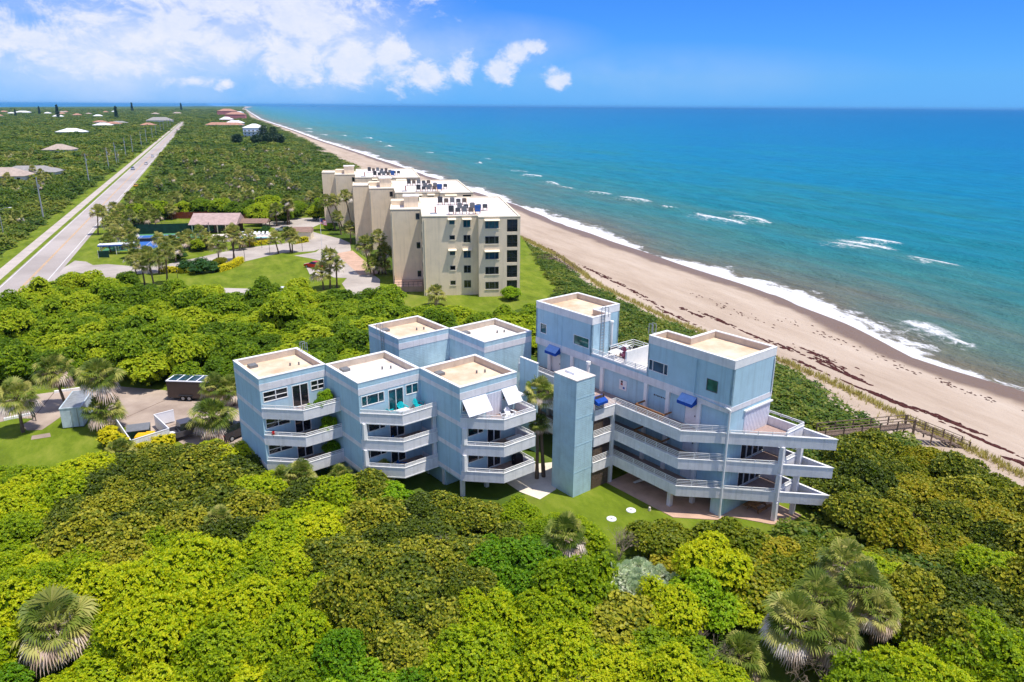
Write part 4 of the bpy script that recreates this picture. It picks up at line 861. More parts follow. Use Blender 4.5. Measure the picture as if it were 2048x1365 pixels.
# ------------------------------------------------------------------ clubhouse, pool, tennis court
CR = R(5.0)
cl = thing('clubhouse', 'low clubhouse with pinkish shingle roof beside the pool', 'building', (*(-87.00, 213.30), 0), CR)
MB().box(-6.2, 6.2, 2.2, 8.5, 0, 2.9).build('wall', 'brown_wall', cl)
MB().add([(-6.8, -0.6, 2.75), (6.8, -0.6, 2.75), (6.8, 5.2, 5.3), (-6.8, 5.2, 5.3), (6.8, 9.2, 2.9), (-6.8, 9.2, 2.9), (-6.8, -0.6, 2.6), (6.8, -0.6, 2.6), (6.8, 9.2, 2.6), (-6.8, 9.2, 2.6)],
         [(0, 1, 2, 3), (3, 2, 4, 5), (0, 6, 7, 1), (1, 7, 8, 4, 2), (4, 8, 9, 5), (0, 3, 5, 9, 6), (6, 9, 8, 7)]).build('roof', 'clubroof', cl)
for i in range(6): MB().box(-6.0 + i * 2.36, -5.8 + i * 2.36, -0.2, 0.0, 0, 2.65).build('post', 'beige_trim', cl)
for i in range(4): MB().box(-5.4 + i * 2.9, -3.4 + i * 2.9, 2.15, 2.2, 0.3, 2.3).build('window', 'glass_dark', cl)
pb = thing('pool_shelter', 'low brown roofed shelter right of the clubhouse', 'shelter', (*(-79.93, 218.95), 0), CR)
MB().add([(-4, -1.8, 2.5), (7, -1.8, 2.5), (7, 1, 3.5), (-4, 1, 3.5), (7, 3.6, 2.5), (-4, 3.6, 2.5)], [(0, 1, 2, 3), (3, 2, 4, 5), (0, 3, 5), (1, 4, 2), (0, 5, 4, 1)]).build('roof', 'clubroof_dark', pb)
for x, y in ((-3.6, -1.4), (6.6, -1.4), (6.6, 3.2), (-3.6, 3.2)): MB().box(x - 0.12, x + 0.12, y - 0.12, y + 0.12, 0, 2.5).build('post', 'brown_wall', pb)
kb = thing('bin_store', 'small brown roofed store with pale wall by the car park', 'shelter', (*(-59.30, 205.79), 0), CR)
MB().add([(-3, -2, 2.2), (3, -2, 2.2), (2.6, 2.5, 3.0), (-2.6, 2.5, 3.0), (-3, 3, 2.2), (3, 3, 2.2)], [(0, 1, 2, 3), (3, 2, 5, 4), (0, 3, 4), (1, 5, 2), (0, 4, 5, 1)]).build('roof', 'clubroof_dark', kb)
MB().box(-2.8, 2.8, -1.8, 2.8, 0, 2.2).build('wall', 'beige_trim', kb)
flat('pool_terrace', [(-84.10, 200.17), (-86.76, 211.57), (-77.23, 215.42), (-70.69, 215.65), (-67.52, 205.51), (-76.24, 200.44)], 0.08, 'pool_deck')
pl = thing('swimming_pool', 'turquoise swimming pool behind a low brown wall', 'pool', (*(-76.83, 205.20), 0), CR)
MB().box(-7.8, 10.3, -1.9, 1.9, 0.0, 0.1).build('rim', 'pool_deck', pl); MB().box(-7.4, 9.9, -1.5, 1.5, 0.09, 0.112).build('water', 'pool_water', pl)
pwl = thing('pool_wall', 'long brown wall in front of the turquoise pool', 'wall', (*(-71.13, 197.53), 0), CR); MB().box(-4.5, 7.0, -0.15, 0.15, 0, 1.5).build('panel', 'brown_wall', pwl)
for i in range(8):
    p = place((-76.30, 208.52), CR, -2.5 + i * 1.15, 2.5)
    t = thing('pool_lounger', 'white sun lounger in the row along the far pool edge', 'lounger', (*p, 0.08), CR, 'white loungers by the pool')
    MB().box(-0.33, 0.33, -0.9, 0.35, 0.25, 0.33).build('seat', 'white_plastic', t)
    MB().add([(-0.33, 0.35, 0.25), (0.33, 0.35, 0.25), (0.33, 0.9, 0.85), (-0.33, 0.9, 0.85), (-0.33, 0.35, 0.33), (0.33, 0.35, 0.33), (0.33, 0.86, 0.92), (-0.33, 0.86, 0.92)], [(0, 3, 2, 1), (4, 5, 6, 7), (0, 1, 5, 4), (1, 2, 6, 5), (2, 3, 7, 6), (3, 0, 4, 7)]).build('backrest', 'white_plastic', t)
    for x, y in ((-0.28, -0.8), (0.28, -0.8), (-0.28, 0.3), (0.28, 0.3)): MB().box(x - 0.03, x + 0.03, y - 0.03, y + 0.03, 0, 0.25).build('leg', 'white_plastic', t)
# tennis court
TCc = (-97.61, 199.72); TR = R(14.0)
tc = tag(thing('tennis_court', None, None, (*TCc, 0), TR), kind='structure')
MB().box(-10.5, 12.5, -12.5, 13.5, 0.03, 0.07).build('court_surround', 'court_green', tc)
MB().box(-6.8, 4.2, -10.5, 11.0, 0.07, 0.075).build('playing_area', 'court_blue', tc)
for x0, x1, y0, y1 in ((-6.8, -6.7, -10.5, 11), (4.1, 4.2, -10.5, 11), (-5.5, -5.4, -10.5, 11), (2.8, 2.9, -10.5, 11), (-6.7, 4.1, -10.5, -10.4), (-6.7, 4.1, 10.9, 11), (-5.4, 2.8, -5.6, -5.5), (-5.4, 2.8, 6.1, 6.2), (-1.35, -1.25, -5.5, 6.1)):
    MB().box(x0, x1, y0, y1, 0.075, 0.08).build('court_line', 'line_white', tc)
nt_ = thing('tennis_net', 'tennis net across the blue court', 'net', (*place(TCc, TR, -1.3, 0.3), 0.08), TR); MB().box(-5.9, 5.9, -0.02, 0.02, 0.05, 0.95).build('mesh', 'dark_metal', nt_); MB().box(-5.9, 5.9, -0.03, 0.03, 0.95, 1.03).build('tape', 'line_white', nt_)
for x in (-5.95, 5.95): MB().cyl((x, 0, 0), (x, 0, 1.1), 0.05).build('post', 'dark_metal', nt_)
def court_fence(a, b_, solid, label):
    p, q = Vector(place(TCc, TR, *a)), Vector(place(TCc, TR, *b_)); L_ = (q - p).length; rz = math.atan2(q.y - p.y, q.x - p.x)
    f = thing('court_fence', label, 'fence', (p.x, p.y, 0), rz)
    for i in range(int(L_ / 3) + 1):
        x = i * L_ / int(L_ / 3); MB().cyl((x, 0, 0), (x, 0, 3.3), 0.05, None, 6).build('post', 'dark_metal', f)
    MB().bar((0, 0, 3.25), (L_, 0, 3.25), 0.06).build('top_rail', 'dark_metal', f)
    if solid: MB().box(0.05, L_ - 0.05, -0.07, -0.05, 0.15, 2.9).build('windscreen', 'windscreen', f)
court_fence((-10.5, 13.5), (12.5, 13.5), True, 'dark green windscreen fence along the back of the tennis court')
court_fence((-10.5, -12.5), (-10.5, 13.5), False, 'bare wire fence on the road side of the tennis court')
court_fence((12.5, -12.5), (12.5, 13.5), False, 'bare wire fence on the clubhouse side of the tennis court')
court_fence((-10.5, -12.5), (8.0, -12.5), False, 'bare wire fence along the near end of the tennis court')
court_fence((8.0, -12.5), (12.5, -12.5), True, 'short dark green windscreen at the near right corner of the tennis court')
cs = thing('court_shelter', 'small shelter with white roof and blue edge at the tennis court', 'shelter', (*(-99.21, 182.55), 0), TR)
MB().box(-4, 4, -1.3, 1.3, 2.4, 2.6).build('roof', 'white_roof', cs); MB().box(-4.05, 4.05, -1.35, -1.3, 2.15, 2.45).build('fascia', 'awning_blue', cs)
for x in (-3.6, 0, 3.6):
    for y in (-1.1, 1.1): MB().box(x - 0.06, x + 0.06, y - 0.06, y + 0.06, 0, 2.4).build('post', 'trim_white', cs)
rf = thing('timber_fence', 'reddish brown board fence behind the clubhouse lawn', 'fence', (*(-113.61, 242.08), 0), R(4))
for i in range(60): MB().box(i * 0.62, i * 0.62 + 0.56, -0.03, 0.03, 0, 2.1 + 0.06 * (i % 3)).build('board', 'fence_red', rf)

# ------------------------------------------------------------------ plants
def leaf_quads(C_, Nm, size, k, rg, spread=0.9, up=0.4, wid=0.55):
    """k diamond leaves round every point, opening along its normal; returns verts (n*k,4,3)"""
    n = len(C_); C3 = np.repeat(C_, k, 0); N3 = np.repeat(Nm, k, 0); S3 = np.repeat(size, k)[:, None] * rg.uniform(0.75, 1.2, (n * k, 1))
    t0 = np.cross(N3, np.array([0.31, 0.17, 0.93])); t0 /= np.linalg.norm(t0, axis=1, keepdims=True) + 1e-9; b0 = np.cross(N3, t0)
    th = (np.tile(np.arange(k) / k, n) * 6.2832 + np.repeat(rg.uniform(0, 6.28, n), k) + rg.normal(0, 0.3, n * k))[:, None]
    d = (np.cos(th) * t0 + np.sin(th) * b0) * spread + N3 * up + rg.normal(0, 0.22, (n * k, 3)); d /= np.linalg.norm(d, axis=1, keepdims=True)
    s = np.cross(N3, d); s /= np.linalg.norm(s, axis=1, keepdims=True) + 1e-9
    return np.stack([C3, C3 + d * S3 * 0.55 + s * S3 * wid / 2, C3 + d * S3, C3 + d * S3 * 0.55 - s * S3 * wid / 2], 1)
def quad_mesh(name, V, rnd, mats, mi=None, extra=None):
    """V (n,4,3) free quads, rnd (n) leaf colour, mi material index; extra = MB added with rnd 0.3 and its own material indices"""
    n = len(V); v = V.reshape(-1, 3); f = np.arange(n * 4).reshape(n, 4)
    me = bpy.data.meshes.new(name)
    if extra is not None and extra.v:
        ev = np.array(extra.v, dtype=float); efs = [q for q in extra.f]
    else: ev = np.zeros((0, 3)); efs = []
    tot = [len(q) for q in efs]; nl = n * 4 + sum(tot)
    me.vertices.add(len(v) + len(ev)); me.vertices.foreach_set('co', np.concatenate([v, ev]).astype(np.float32).reshape(-1))
    li = np.concatenate([f.reshape(-1)] + ([np.array([i for q in efs for i in q]) + len(v)] if efs else [])).astype(np.int32)
    me.loops.add(nl); me.loops.foreach_set('vertex_index', li)
    lt = np.concatenate([np.full(n, 4), np.array(tot, dtype=int)]).astype(np.int32); ls = np.concatenate([[0], np.cumsum(lt)[:-1]]).astype(np.int32)
    me.polygons.add(len(lt)); me.polygons.foreach_set('loop_start', ls); me.polygons.foreach_set('loop_total', lt)
    me.polygons.foreach_set('material_index', np.concatenate([np.zeros(n, dtype=int) if mi is None else mi, np.array(extra.m if efs else [], dtype=int)]).astype(np.int32))
    me.update(calc_edges=True)
    a = me.attributes.new('rnd', 'FLOAT', 'FACE'); a.data.foreach_set('value', np.concatenate([rnd, np.full(len(efs), 0.3)]).astype(np.float32))
    for m in mats: me.materials.append(MATS[m])
    return me
def lobes_points(lobes, per_m2, rg, zmin=0.0):
    pts, nms = [], []
    L_ = np.array(lobes)
    for i, (cx, cy, cz, rx, ry, rz) in enumerate(lobes):
        n = int(per_m2 * 4 * math.pi * ((rx * ry) ** 0.5 * rz) * 0.62)
        d = rg.normal(0, 1, (n, 3)); d[:, 2] = np.abs(d[:, 2]) * 1.0 - 0.28 * rg.random(n); d /= np.linalg.norm(d, axis=1, keepdims=True)
        rr = rg.uniform(0.80, 1.05, (n, 1)); p = d * rr * np.array([rx, ry, rz]) + np.array([cx, cy, cz])
        keep = p[:, 2] > zmin
        for j in range(len(lobes)):
            if j != i:
                q = (p - L_[j, :3]) / L_[j, 3:]; keep &= (np.linalg.norm(q, axis=1) > 0.86)
        nn = d / np.array([rx, ry, rz]); nn /= np.linalg.norm(nn, axis=1, keepdims=True)
        pts.append(p[keep]); nms.append(nn[keep])
    return np.concatenate(pts), np.concatenate(nms)
def ball(mb, cx, cy, cz, rx, ry, rz, m=0, seg=7, rings=4):
    rs = []
    for i in range(1, rings):
        ph = math.pi * i / rings
        rs.append([(cx + rx * math.sin(ph) * math.cos(6.2832 * j / seg), cy + ry * math.sin(ph) * math.sin(6.2832 * j / seg), cz + rz * math.cos(ph)) for j in range(seg)])
    mb.loft(rs, m)
def bush_proto(seed, rad, hgt, leaf, k, per, mat, nl=6, trunk=False, wid=0.55, name='bush', lump=0.5, up=0.4):
    """returns (foliage mesh, stem mesh): lumpy dome of leaf rosettes over solid dark green core balls that close the see-through gaps"""
    rg = np.random.default_rng(seed); lobes = [(0, 0, hgt * 0.42, rad * 0.72, rad * 0.72, hgt * 0.50)]
    for i in range(nl):
        a = 6.2832 * i / nl + rg.uniform(-0.4, 0.4); r_ = rad * rg.uniform(0.42, 0.68); q = rad * rg.uniform(0.34, 0.52)
        lobes.append((r_ * math.cos(a), r_ * math.sin(a), hgt * rg.uniform(0.35, 0.74), q, q, q * rg.uniform(0.75, 1.1)))
    for i in range(max(2, nl // 2)):
        a = rg.uniform(0, 6.28); r_ = rad * rg.uniform(0.05, 0.35); q = rad * rg.uniform(0.28, 0.42)
        lobes.append((r_ * math.cos(a), r_ * math.sin(a), hgt * rg.uniform(0.78, 0.92), q, q, q * 0.8))
    P_, Nn = lobes_points(lobes, per, rg, 0.05)
    Nn = Nn * 0.75 + np.array([0, 0, 0.45]) + rg.normal(0, 0.18, Nn.shape); Nn /= np.linalg.norm(Nn, axis=1, keepdims=True)
    sz = leaf * rg.uniform(0.7, 1.3, len(P_))
    V = leaf_quads(P_, Nn, sz, k, rg, 0.9, up, wid)
    rn = np.clip(np.repeat(rg.normal(0.5, 0.20, len(P_)), k) + rg.normal(0, 0.13, len(P_) * k), 0, 1)
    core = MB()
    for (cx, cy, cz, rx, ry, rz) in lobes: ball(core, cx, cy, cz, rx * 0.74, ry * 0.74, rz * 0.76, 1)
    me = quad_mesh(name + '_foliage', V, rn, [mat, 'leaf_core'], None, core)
    st = MB()
    if trunk:
        st.cyl((0, 0, 0), (0.1, 0.05, hgt * 0.5), 0.16, 0.10, 7)
        for i in range(4): a = 1.57 * i + 0.4; st.cyl((0.05, 0.03, hgt * 0.3), (rad * 0.5 * math.cos(a), rad * 0.5 * math.sin(a), hgt * 0.6), 0.08, 0.04, 5)
    else:
        for i in range(5): a = 1.257 * i + rg.uniform(0, 0.5); st.cyl((0.2 * math.cos(a), 0.2 * math.sin(a), 0), (rad * 0.55 * math.cos(a), rad * 0.55 * math.sin(a), hgt * 0.55), 0.06, 0.03, 5)
    sm = bpy.data.meshes.new(name + '_stem'); sm.from_pydata(st.v, [], st.f); sm.update(); sm.materials.append(MATS['bark'])
    return me, sm
def plant(name, parts, proto, loc, scale, rz, label, cat, group, sz=1.0):
    t = thing(name, label, cat, loc, rz, group); t.scale = (scale, scale, scale * sz)
    link(parts[0], proto[0], t); link(parts[1], proto[1], t); return t
def inside(p, poly):
    x, y = p; c = False
    for i in range(len(poly)):
        x1, y1 = poly[i]; x2, y2 = poly[i - 1]
        if (y1 > y) != (y2 > y) and x < (x2 - x1) * (y - y1) / (y2 - y1) + x1: c = not c
    return c
def scatter(poly, gap, rg, n=60000):
    xs = [p[0] for p in poly]; ys = [p[1] for p in poly]; out = []; cell = {}
    tries = int(min(n, 14 * (max(xs) - min(xs)) * (max(ys) - min(ys)) / gap ** 2))
    for _ in range(tries):
        p = (rg.uniform(min(xs), max(xs)), rg.uniform(min(ys), max(ys))); c = (int(p[0] // gap), int(p[1] // gap))
        if not inside(p, poly): continue
        if all((q[0] - p[0]) ** 2 + (q[1] - p[1]) ** 2 > gap * gap for i in (-1, 0, 1) for j in (-1, 0, 1) for q in cell.get((c[0] + i, c[1] + j), ())):
            cell.setdefault(c, []).append(p); out.append(p)
    return out

PRO = {
 'bright': [bush_proto(10 + i, 2.9, 3.0, 0.155, 6, 33, 'fol_bright', 7, name='bright_shrub', wid=0.5) for i in range(3)],
 'grape': [bush_proto(20 + i, 3.0, 3.1, 0.185, 4, 36, 'fol_grape', 7, name='sea_grape', wid=0.95, up=0.7) for i in range(3)],
 'green': [bush_proto(30 + i, 2.7, 2.9, 0.16, 6, 32, 'fol_green', 7, name='green_shrub', wid=0.55) for i in range(2)],
 'olive': [bush_proto(40 + i, 2.9, 2.3, 0.18, 4, 36, 'fol_olive', 7, name='olive_sea_grape', wid=0.95, up=0.7) for i in range(3)],
 'wood': [bush_proto(50 + i, 3.3, 5.2, 0.25, 5, 15, 'fol_wood', 8, True, name='hammock_tree', wid=0.6) for i in range(4)],
 'yellow': [bush_proto(60 + i, 1.1, 1.7, 0.16, 5, 30, 'fol_yellow', 5, name='croton', wid=0.5) for i in range(2)],
 'hedge': [bush_proto(70 + i, 2.4, 3.0, 0.24, 5, 11, 'fol_hedge', 7, name='dark_shrub', wid=0.5) for i in range(2)],
 'dune': [bush_proto(80 + i, 1.7, 1.3, 0.22, 4, 13, 'fol_scrub', 5, name='dune_shrub', wid=0.7) for i in range(3)],
}
rg0 = np.random.default_rng(11)
FORE = [(-51.28, 57.41), (-53.52, 65.62), (-47.96, 63.88), (-42.69, 63.13), (-38.97, 64.73), (-37.15, 68.65), (-31.48, 69.91), (-27.03, 67.63), (-23.15, 63.37), (-18.17, 62.63), (-12.24, 61.33), (-7.45, 60.16), (-2.81, 59.03),
        (1.70, 58.55), (4.31, 57.19), (7.05, 53.98), (9.89, 53.40), (14.99, 53.91), (20.63, 53.21), (26.26, 52.82), (30.68, 53.47), (36.98, 54.30), (46.87, 55.19), (50.92, 50.78), (33.70, 31.57), (-31.93, 31.11)]
ZONES = [  # first match wins: sea grape, vivid green, olive
 ('grape', [(-41.64, 57.52), (-37.15, 68.65), (-26.14, 66.52), (-21.55, 56.89), (-23.54, 50.72), (-29.75, 47.35), (-36.61, 51.29)]),
 ('grape', [(-15.08, 61.49), (-4.63, 59.28), (1.60, 53.92), (-3.96, 49.55), (-2.09, 42.46), (-3.80, 38.13), (-8.78, 37.65), (-13.49, 43.97), (-16.23, 48.76), (-15.67, 56.12)]),
 ('green', [(-3.92, 48.88), (-0.07, 52.39), (3.42, 48.96), (3.91, 44.69), (0.66, 42.49), (-3.23, 44.06)]),
 ('green', [(-11.27, 40.37), (-3.84, 38.57), (-2.60, 34.10), (-11.00, 34.03)]),
 ('green', [(12.90, 44.77), (19.59, 45.41), (17.60, 39.67), (11.83, 40.09)]),
 ('olive', [(8.72, 54.00), (28.51, 54.21), (28.66, 49.21), (22.28, 44.86), (15.00, 45.95), (11.41, 50.38)]),
 ('grape', [(29.26, 47.30), (40.38, 49.32), (34.01, 39.81), (27.36, 40.22)]),
 ('olive', [(28.86, 55.00), (50.93, 56.04), (45.37, 48.72), (28.35, 48.55)])]
GAPS = [((17.50, 39.32), 2.6), ((23.67, 43.89), 2.6), ((-29.95, 40.21), 2.0), ((4.35, 51.16), 1.6), ((8.98, 48.12), 2.6), ((7.09, 48.42), 1.6), ((11.09, 48.14), 1.6), ((21.20, 41.26), 2.6), ((24.71, 42.31), 1.8)]
INFO = {'bright': ('bright_shrub', 'bright yellow-green leafy shrub'), 'grape': ('sea_grape_bush', 'dark olive sea grape bush'), 'green': ('green_shrub', 'vivid mid-green shrub'), 'olive': ('sea_grape_bush', 'brownish olive sea grape bush')}
NEAR_TO = [((-40.76, 57.53), 'below the left lawn'), ((-30.32, 40.70), 'around the bottom left palm'), ((-29.97, 61.31), 'before the left blue wall'), ((-20.22, 41.28), 'at the bottom left of centre'), ((-17.18, 58.68), 'before the left balconies'), ((-11.61, 45.12), 'midway below the middle balconies'),
           ((-5.36, 57.08), 'before the right balconies'), ((-2.29, 46.99), 'below the lift tower'), ((-0.65, 38.60), 'at the bottom centre'), ((11.14, 51.07), 'below the round septic lids'), ((10.18, 40.08), 'around the silver palmettos'), ((21.10, 49.80), 'below the pointed balconies'),
           ((18.10, 41.11), 'around the thatched palm clump'), ((32.53, 49.91), 'right of the thatched palm clump'), ((30.68, 40.25), 'in the bottom right corner')]
for (x, y) in scatter(FORE, 2.5, rg0):
    if any(math.hypot(x - g[0][0], y - g[0][1]) < g[1] + 1.15 for g in GAPS): continue
    ty = next((z[0] for z in ZONES if inside((x, y), z[1])), 'bright')
    if rg0.random() < 0.06: ty = ('bright', 'grape', 'green')[int(rg0.integers(3))]
    pr = PRO[ty][int(rg0.integers(len(PRO[ty])))]; nm, lb = INFO[ty]; s = rg0.uniform(0.82, 1.12) * (1.0 + 0.16 * math.sin(x / 3.7 + 1.2 * math.sin(y / 4.1)) * math.sin(y / 3.3 + x / 9))
    if rg0.random() < 0.02: continue
    wh_ = min(NEAR_TO, key=lambda q: math.hypot(q[0][0] - x, q[0][1] - y))[1]
    plant(nm, ('foliage', 'stem'), pr, (x, y, 0), s, rg0.uniform(0, 6.28), f'{lb} in the thicket {wh_}', 'bush', f'{lb} group {wh_}', (rg0.uniform(0.68, 1.42) if y < 49 and ty != 'olive' else rg0.uniform(0.72, 1.05)) * (0.85 if ty == 'olive' else 1))
def bare_shrub(seed):
    """leafless grey shrub: forking twigs"""
    rg = np.random.default_rng(seed); mb = MB()
    def grow(p, d, L_, r_, n):
        q = p + d * L_; mb.cyl(p, q, r_, r_ * 0.6, 4)
        if n:
            for _ in range(3): e = (d + Vector(rg.normal(0, 0.45, 3))).normalized(); grow(q, e, L_ * rg.uniform(0.6, 0.85), r_ * 0.6, n - 1)
    for i in range(5): grow(Vector((0, 0, 0)), Vector((rg.normal(0, 0.35), rg.normal(0, 0.35), 1)).normalized(), 1.05, 0.045, 4)
    me = bpy.data.meshes.new('bare_shrub'); me.from_pydata([tuple(v) for v in mb.v], [], mb.f); me.update(); me.materials.append(MATS['twig']); return me
pm('twig', (168, 150, 132), 0.9, 0.2, 3)
BARE = [bare_shrub(91), bare_shrub(92)]
for i, ((x, y), lb) in enumerate([((21.63, 44.57), 'grey leafless shrub left of the thatched palm clump'), ((28.16, 39.29), 'grey leafless shrub at the lower right'), ((18.88, 39.45), 'grey leafless shrub under the biggest thatched palm'), ((35.28, 55.21), 'bare grey shrub among the tall sea grapes'), ((8.99, 52.69), 'bare shrub at the south lawn edge'), ((3.42, 37.32), 'bare grey shrub near the bottom centre'), ((-18.71, 48.09), 'bare grey shrub in the left thicket'), ((-5.65, 50.90), 'bare grey shrub among the dark sea grapes'), ((-22.58, 93.98), 'bare grey shrub behind the middle blue unit'), ((-27.94, 43.84), 'bare grey shrub right of the bottom left palm'), ((41.01, 56.92), 'bare grey shrub near the right edge'), ((13.10, 39.87), 'bare grey shrub left of the low fan palm')]):
    t = thing('bare_shrub', lb, 'bush', (x, y, 0), i * 1.1); o = link('twigs', BARE[i % 2], t); o.scale = (0.85, 0.85, 0.95)
# taller sea grapes on the dune, right of the pointed balconies
GRP = [(34.91, 70.34), (40.83, 70.66), (45.71, 67.21), (47.80, 59.18), (50.61, 53.04), (43.61, 51.86), (36.32, 53.27), (31.05, 54.37), (29.72, 58.26), (30.55, 63.53)]
for (x, y) in scatter(GRP, 2.7, rg0):
    ty = 'olive' if rg0.random() < 0.4 else 'grape'; pr = PRO[ty][int(rg0.integers(3))]; s = rg0.uniform(0.85, 1.1)
    plant('sea_grape_bush', ('foliage', 'stem'), pr, (x, y, -0.2), s, rg0.uniform(0, 6.28), 'tall rust-tinged sea grape on the dune right of the pointed balconies', 'bush', 'tall sea grapes by the pointed balconies', rg0.uniform(0.95, 1.2))
# hammock of trees behind the blue building and along the road
WOOD = [(-82.30, 107.10), (-83.25, 119.16), (-86.27, 127.98), (-86.45, 139.07), (-73.83, 134.26), (-68.61, 128.81), (-64.51, 131.25), (-52.31, 128.07), (-41.43, 127.59), (-34.81, 129.65), (-27.53, 129.45), (-20.83, 126.97), (-14.41, 117.48), (-2.02, 117.76), (3.44, 121.18), (4.28, 108.25),
        (-1.83, 106.82), (-19.49, 95.15), (-26.33, 95.03), (-28.40, 92.60), (-37.97, 89.90), (-47.27, 90.32), (-53.78, 92.77), (-61.72, 92.63), (-69.84, 88.98)]
WOOD_AT = [((-74.71, 109.35), 'at the road'), ((-65.60, 94.81), 'behind the left palms'), ((-53.20, 97.24), 'behind the car park'), ((-65.44, 121.89), 'below the entrance drive'), ((-42.14, 97.45), 'behind the cargo trailer'), ((-46.76, 122.33), 'below the big lawn'), ((-29.65, 97.69), 'behind the left blue unit'), ((-28.82, 122.74), 'below the red car bays'), ((-17.97, 113.43), 'left of the nearest beige block'), ((-3.65, 116.78), 'between the tall blue wing and the beige block')]
def wood_words(x, y):
    w = min(WOOD_AT, key=lambda q: math.hypot(q[0][0] - x, q[0][1] - y))[1]; return f'broad green tree in the wood {w}', 'tree', f'wood trees {w}'
for (x, y) in scatter(WOOD, 3.1, rg0):
    pr = PRO['wood'][int(rg0.integers(4))]; s = rg0.uniform(0.75, 1.1)
    plant('hammock_tree', ('crown', 'trunk'), pr, (x, y, 0), s, rg0.uniform(0, 6.28), *wood_words(x, y), rg0.uniform(0.72, 1.25) if x < -34 else rg0.uniform(0.66, 0.95))
for (px, py), s, lb in (((-83.44, 123.40), 0.9, 'leaning tree at the road edge, left of the drive entrance'), ((-77.14, 144.28), 0.75, 'round olive tree beside the entrance drive'), ((-80.46, 186.04), 0.6, 'round tree beside the tennis court end')):
    plant('broadleaf_tree', ('crown', 'trunk'), PRO['wood'][1], (px, py, 0), s, 1.0, lb, 'tree', None)
# trees behind the car park of the beige blocks
BACK = [(-77.57, 226.60), (-62.20, 238.77), (-58.45, 236.54), (-63.80, 255.47), (-82.03, 261.66), (-91.84, 244.91), (-114.45, 240.13), (-116.99, 212.57), (-123.55, 227.99), (-109.68, 260.33)]
for (x, y) in scatter(BACK, 5.5, rg0):
    pr = PRO['wood'][int(rg0.integers(4))]
    plant('hammock_tree', ('crown', 'trunk'), pr, (x, y, 0), rg0.uniform(0.9, 1.25), rg0.uniform(0, 6.28), 'green tree in the belt behind the clubhouse and car park', 'tree', 'trees behind the clubhouse', 0.95)
# clipped shrubs and hedges of the grounds
for k, (p, s, ty, lb) in enumerate([((-73.26, 161.69), 1.1, 'hedge', 'dark blue-green shrub, left one of the lawn bed'), ((-69.53, 160.24), 1.35, 'hedge', 'dark blue-green shrub, biggest of the lawn bed'), ((-67.48, 161.84), 1.0, 'hedge', 'dark blue-green shrub, right one of the lawn bed'), ((-81.06, 175.52), 1.2, 'hedge', 'dark shrub among palms near the tennis court'),
      ((-86.55, 184.92), 1.0, 'hedge', 'dark tree-like shrub behind the palms by the tennis court'), ((-81.26, 188.50), 1.0, 'green', 'green hedge end left of the pool'), ((-80.82, 190.62), 1.0, 'green', 'green hedge middle left of the pool'), ((-80.36, 192.79), 1.0, 'green', 'green hedge nearest the pool'), ((-68.78, 169.99), 0.8, 'olive', 'olive shrub behind the curved yellow hedge'),
      ((-69.95, 196.06), 0.9, 'hedge', 'dark shrub against the brown pool wall'), ((-72.31, 213.82), 0.9, 'hedge', 'nearly black shrub by the pool shelter'), ((-54.98, 220.79), 0.8, 'green', 'round bright shrub beside the flagpole drive'), ((-0.44, 138.83), 1.0, 'green', 'round shrub at the right foot of the nearest beige block')]):
    plant('garden_shrub', ('foliage', 'stem'), PRO[ty][0], (*p, 0), s * 0.8, k * 1.3, lb, 'shrub', None)
def hedge(name, pts, w, h, mat, label, gp=None):
    """clipped hedge along a line: leaf rosettes on a box-like body"""
    rg = np.random.default_rng(len(pts) * 7 + int(abs(pts[0][0]))); core = MB(); P_ = []; Nn = []
    for a, b_ in zip(pts, pts[1:]):
        a, b_ = Vector(a), Vector(b_); d = (b_ - a); L_ = d.length; d.normalize(); n_ = Vector((-d.y, d.x)); core.bar((*a, h * 0.46), (*b_, h * 0.46), w * 0.85, h * 0.88, 1)
        m = int(L_ * (w + 2 * h) * 26)
        t = rg.random(m) * L_; q = rg.random(m) * (w + 2 * h)
        for tt, qq in zip(t, q):
            o = a + d * tt
            if qq < h: P_.append((o.x - n_.x * w / 2, o.y - n_.y * w / 2, qq)); Nn.append((-n_.x, -n_.y, 0.4))
            elif qq < h + w: s = qq - h - w / 2; P_.append((o.x + n_.x * s, o.y + n_.y * s, h)); Nn.append((0, 0, 1))
            else: P_.append((o.x + n_.x * w / 2, o.y + n_.y * w / 2, qq - h - w)); Nn.append((n_.x, n_.y, 0.4))
    P_ = np.array(P_); Nn = np.array(Nn); Nn /= np.linalg.norm(Nn, axis=1, keepdims=True)
    o3 = np.array([P_[:, 0].mean(), P_[:, 1].mean(), 0]); core.v = [(x - o3[0], y - o3[1], z) for x, y, z in core.v]
    V = leaf_quads(P_ - o3 + rg.normal(0, 0.05, P_.shape), Nn, np.full(len(P_), 0.22), 4, rg)
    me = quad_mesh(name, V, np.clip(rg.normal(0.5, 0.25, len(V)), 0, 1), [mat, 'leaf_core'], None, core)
    t = thing(name, label, 'hedge', tuple(o3), 0, gp); link('foliage', me, t)
hedge('clipped_hedge', [(-78.80, 161.54), (-74.37, 161.14), (-69.50, 161.27)], 1.3, 1.2, 'fol_yellow', 'straight yellow-green clipped hedge on the lawn, left of the dark shrubs')
hedge('clipped_hedge', [(-66.26, 161.88), (-65.34, 164.55), (-64.68, 168.41), (-65.11, 173.58)], 1.5, 1.2, 'fol_yellow', 'curved yellow-green clipped hedge on the lawn, right of the dark shrubs')
hedge('clipped_hedge', [(-71.98, 193.06), (-66.86, 196.92), (-64.92, 198.50)], 1.0, 1.0, 'fol_yellow', 'low yellow hedge along the brown pool wall')
hedge('clipped_hedge', [(-59.37, 197.16), (-56.64, 201.09)], 1.4, 1.4, 'fol_yellow', 'short yellow hedge in front of the bin store')
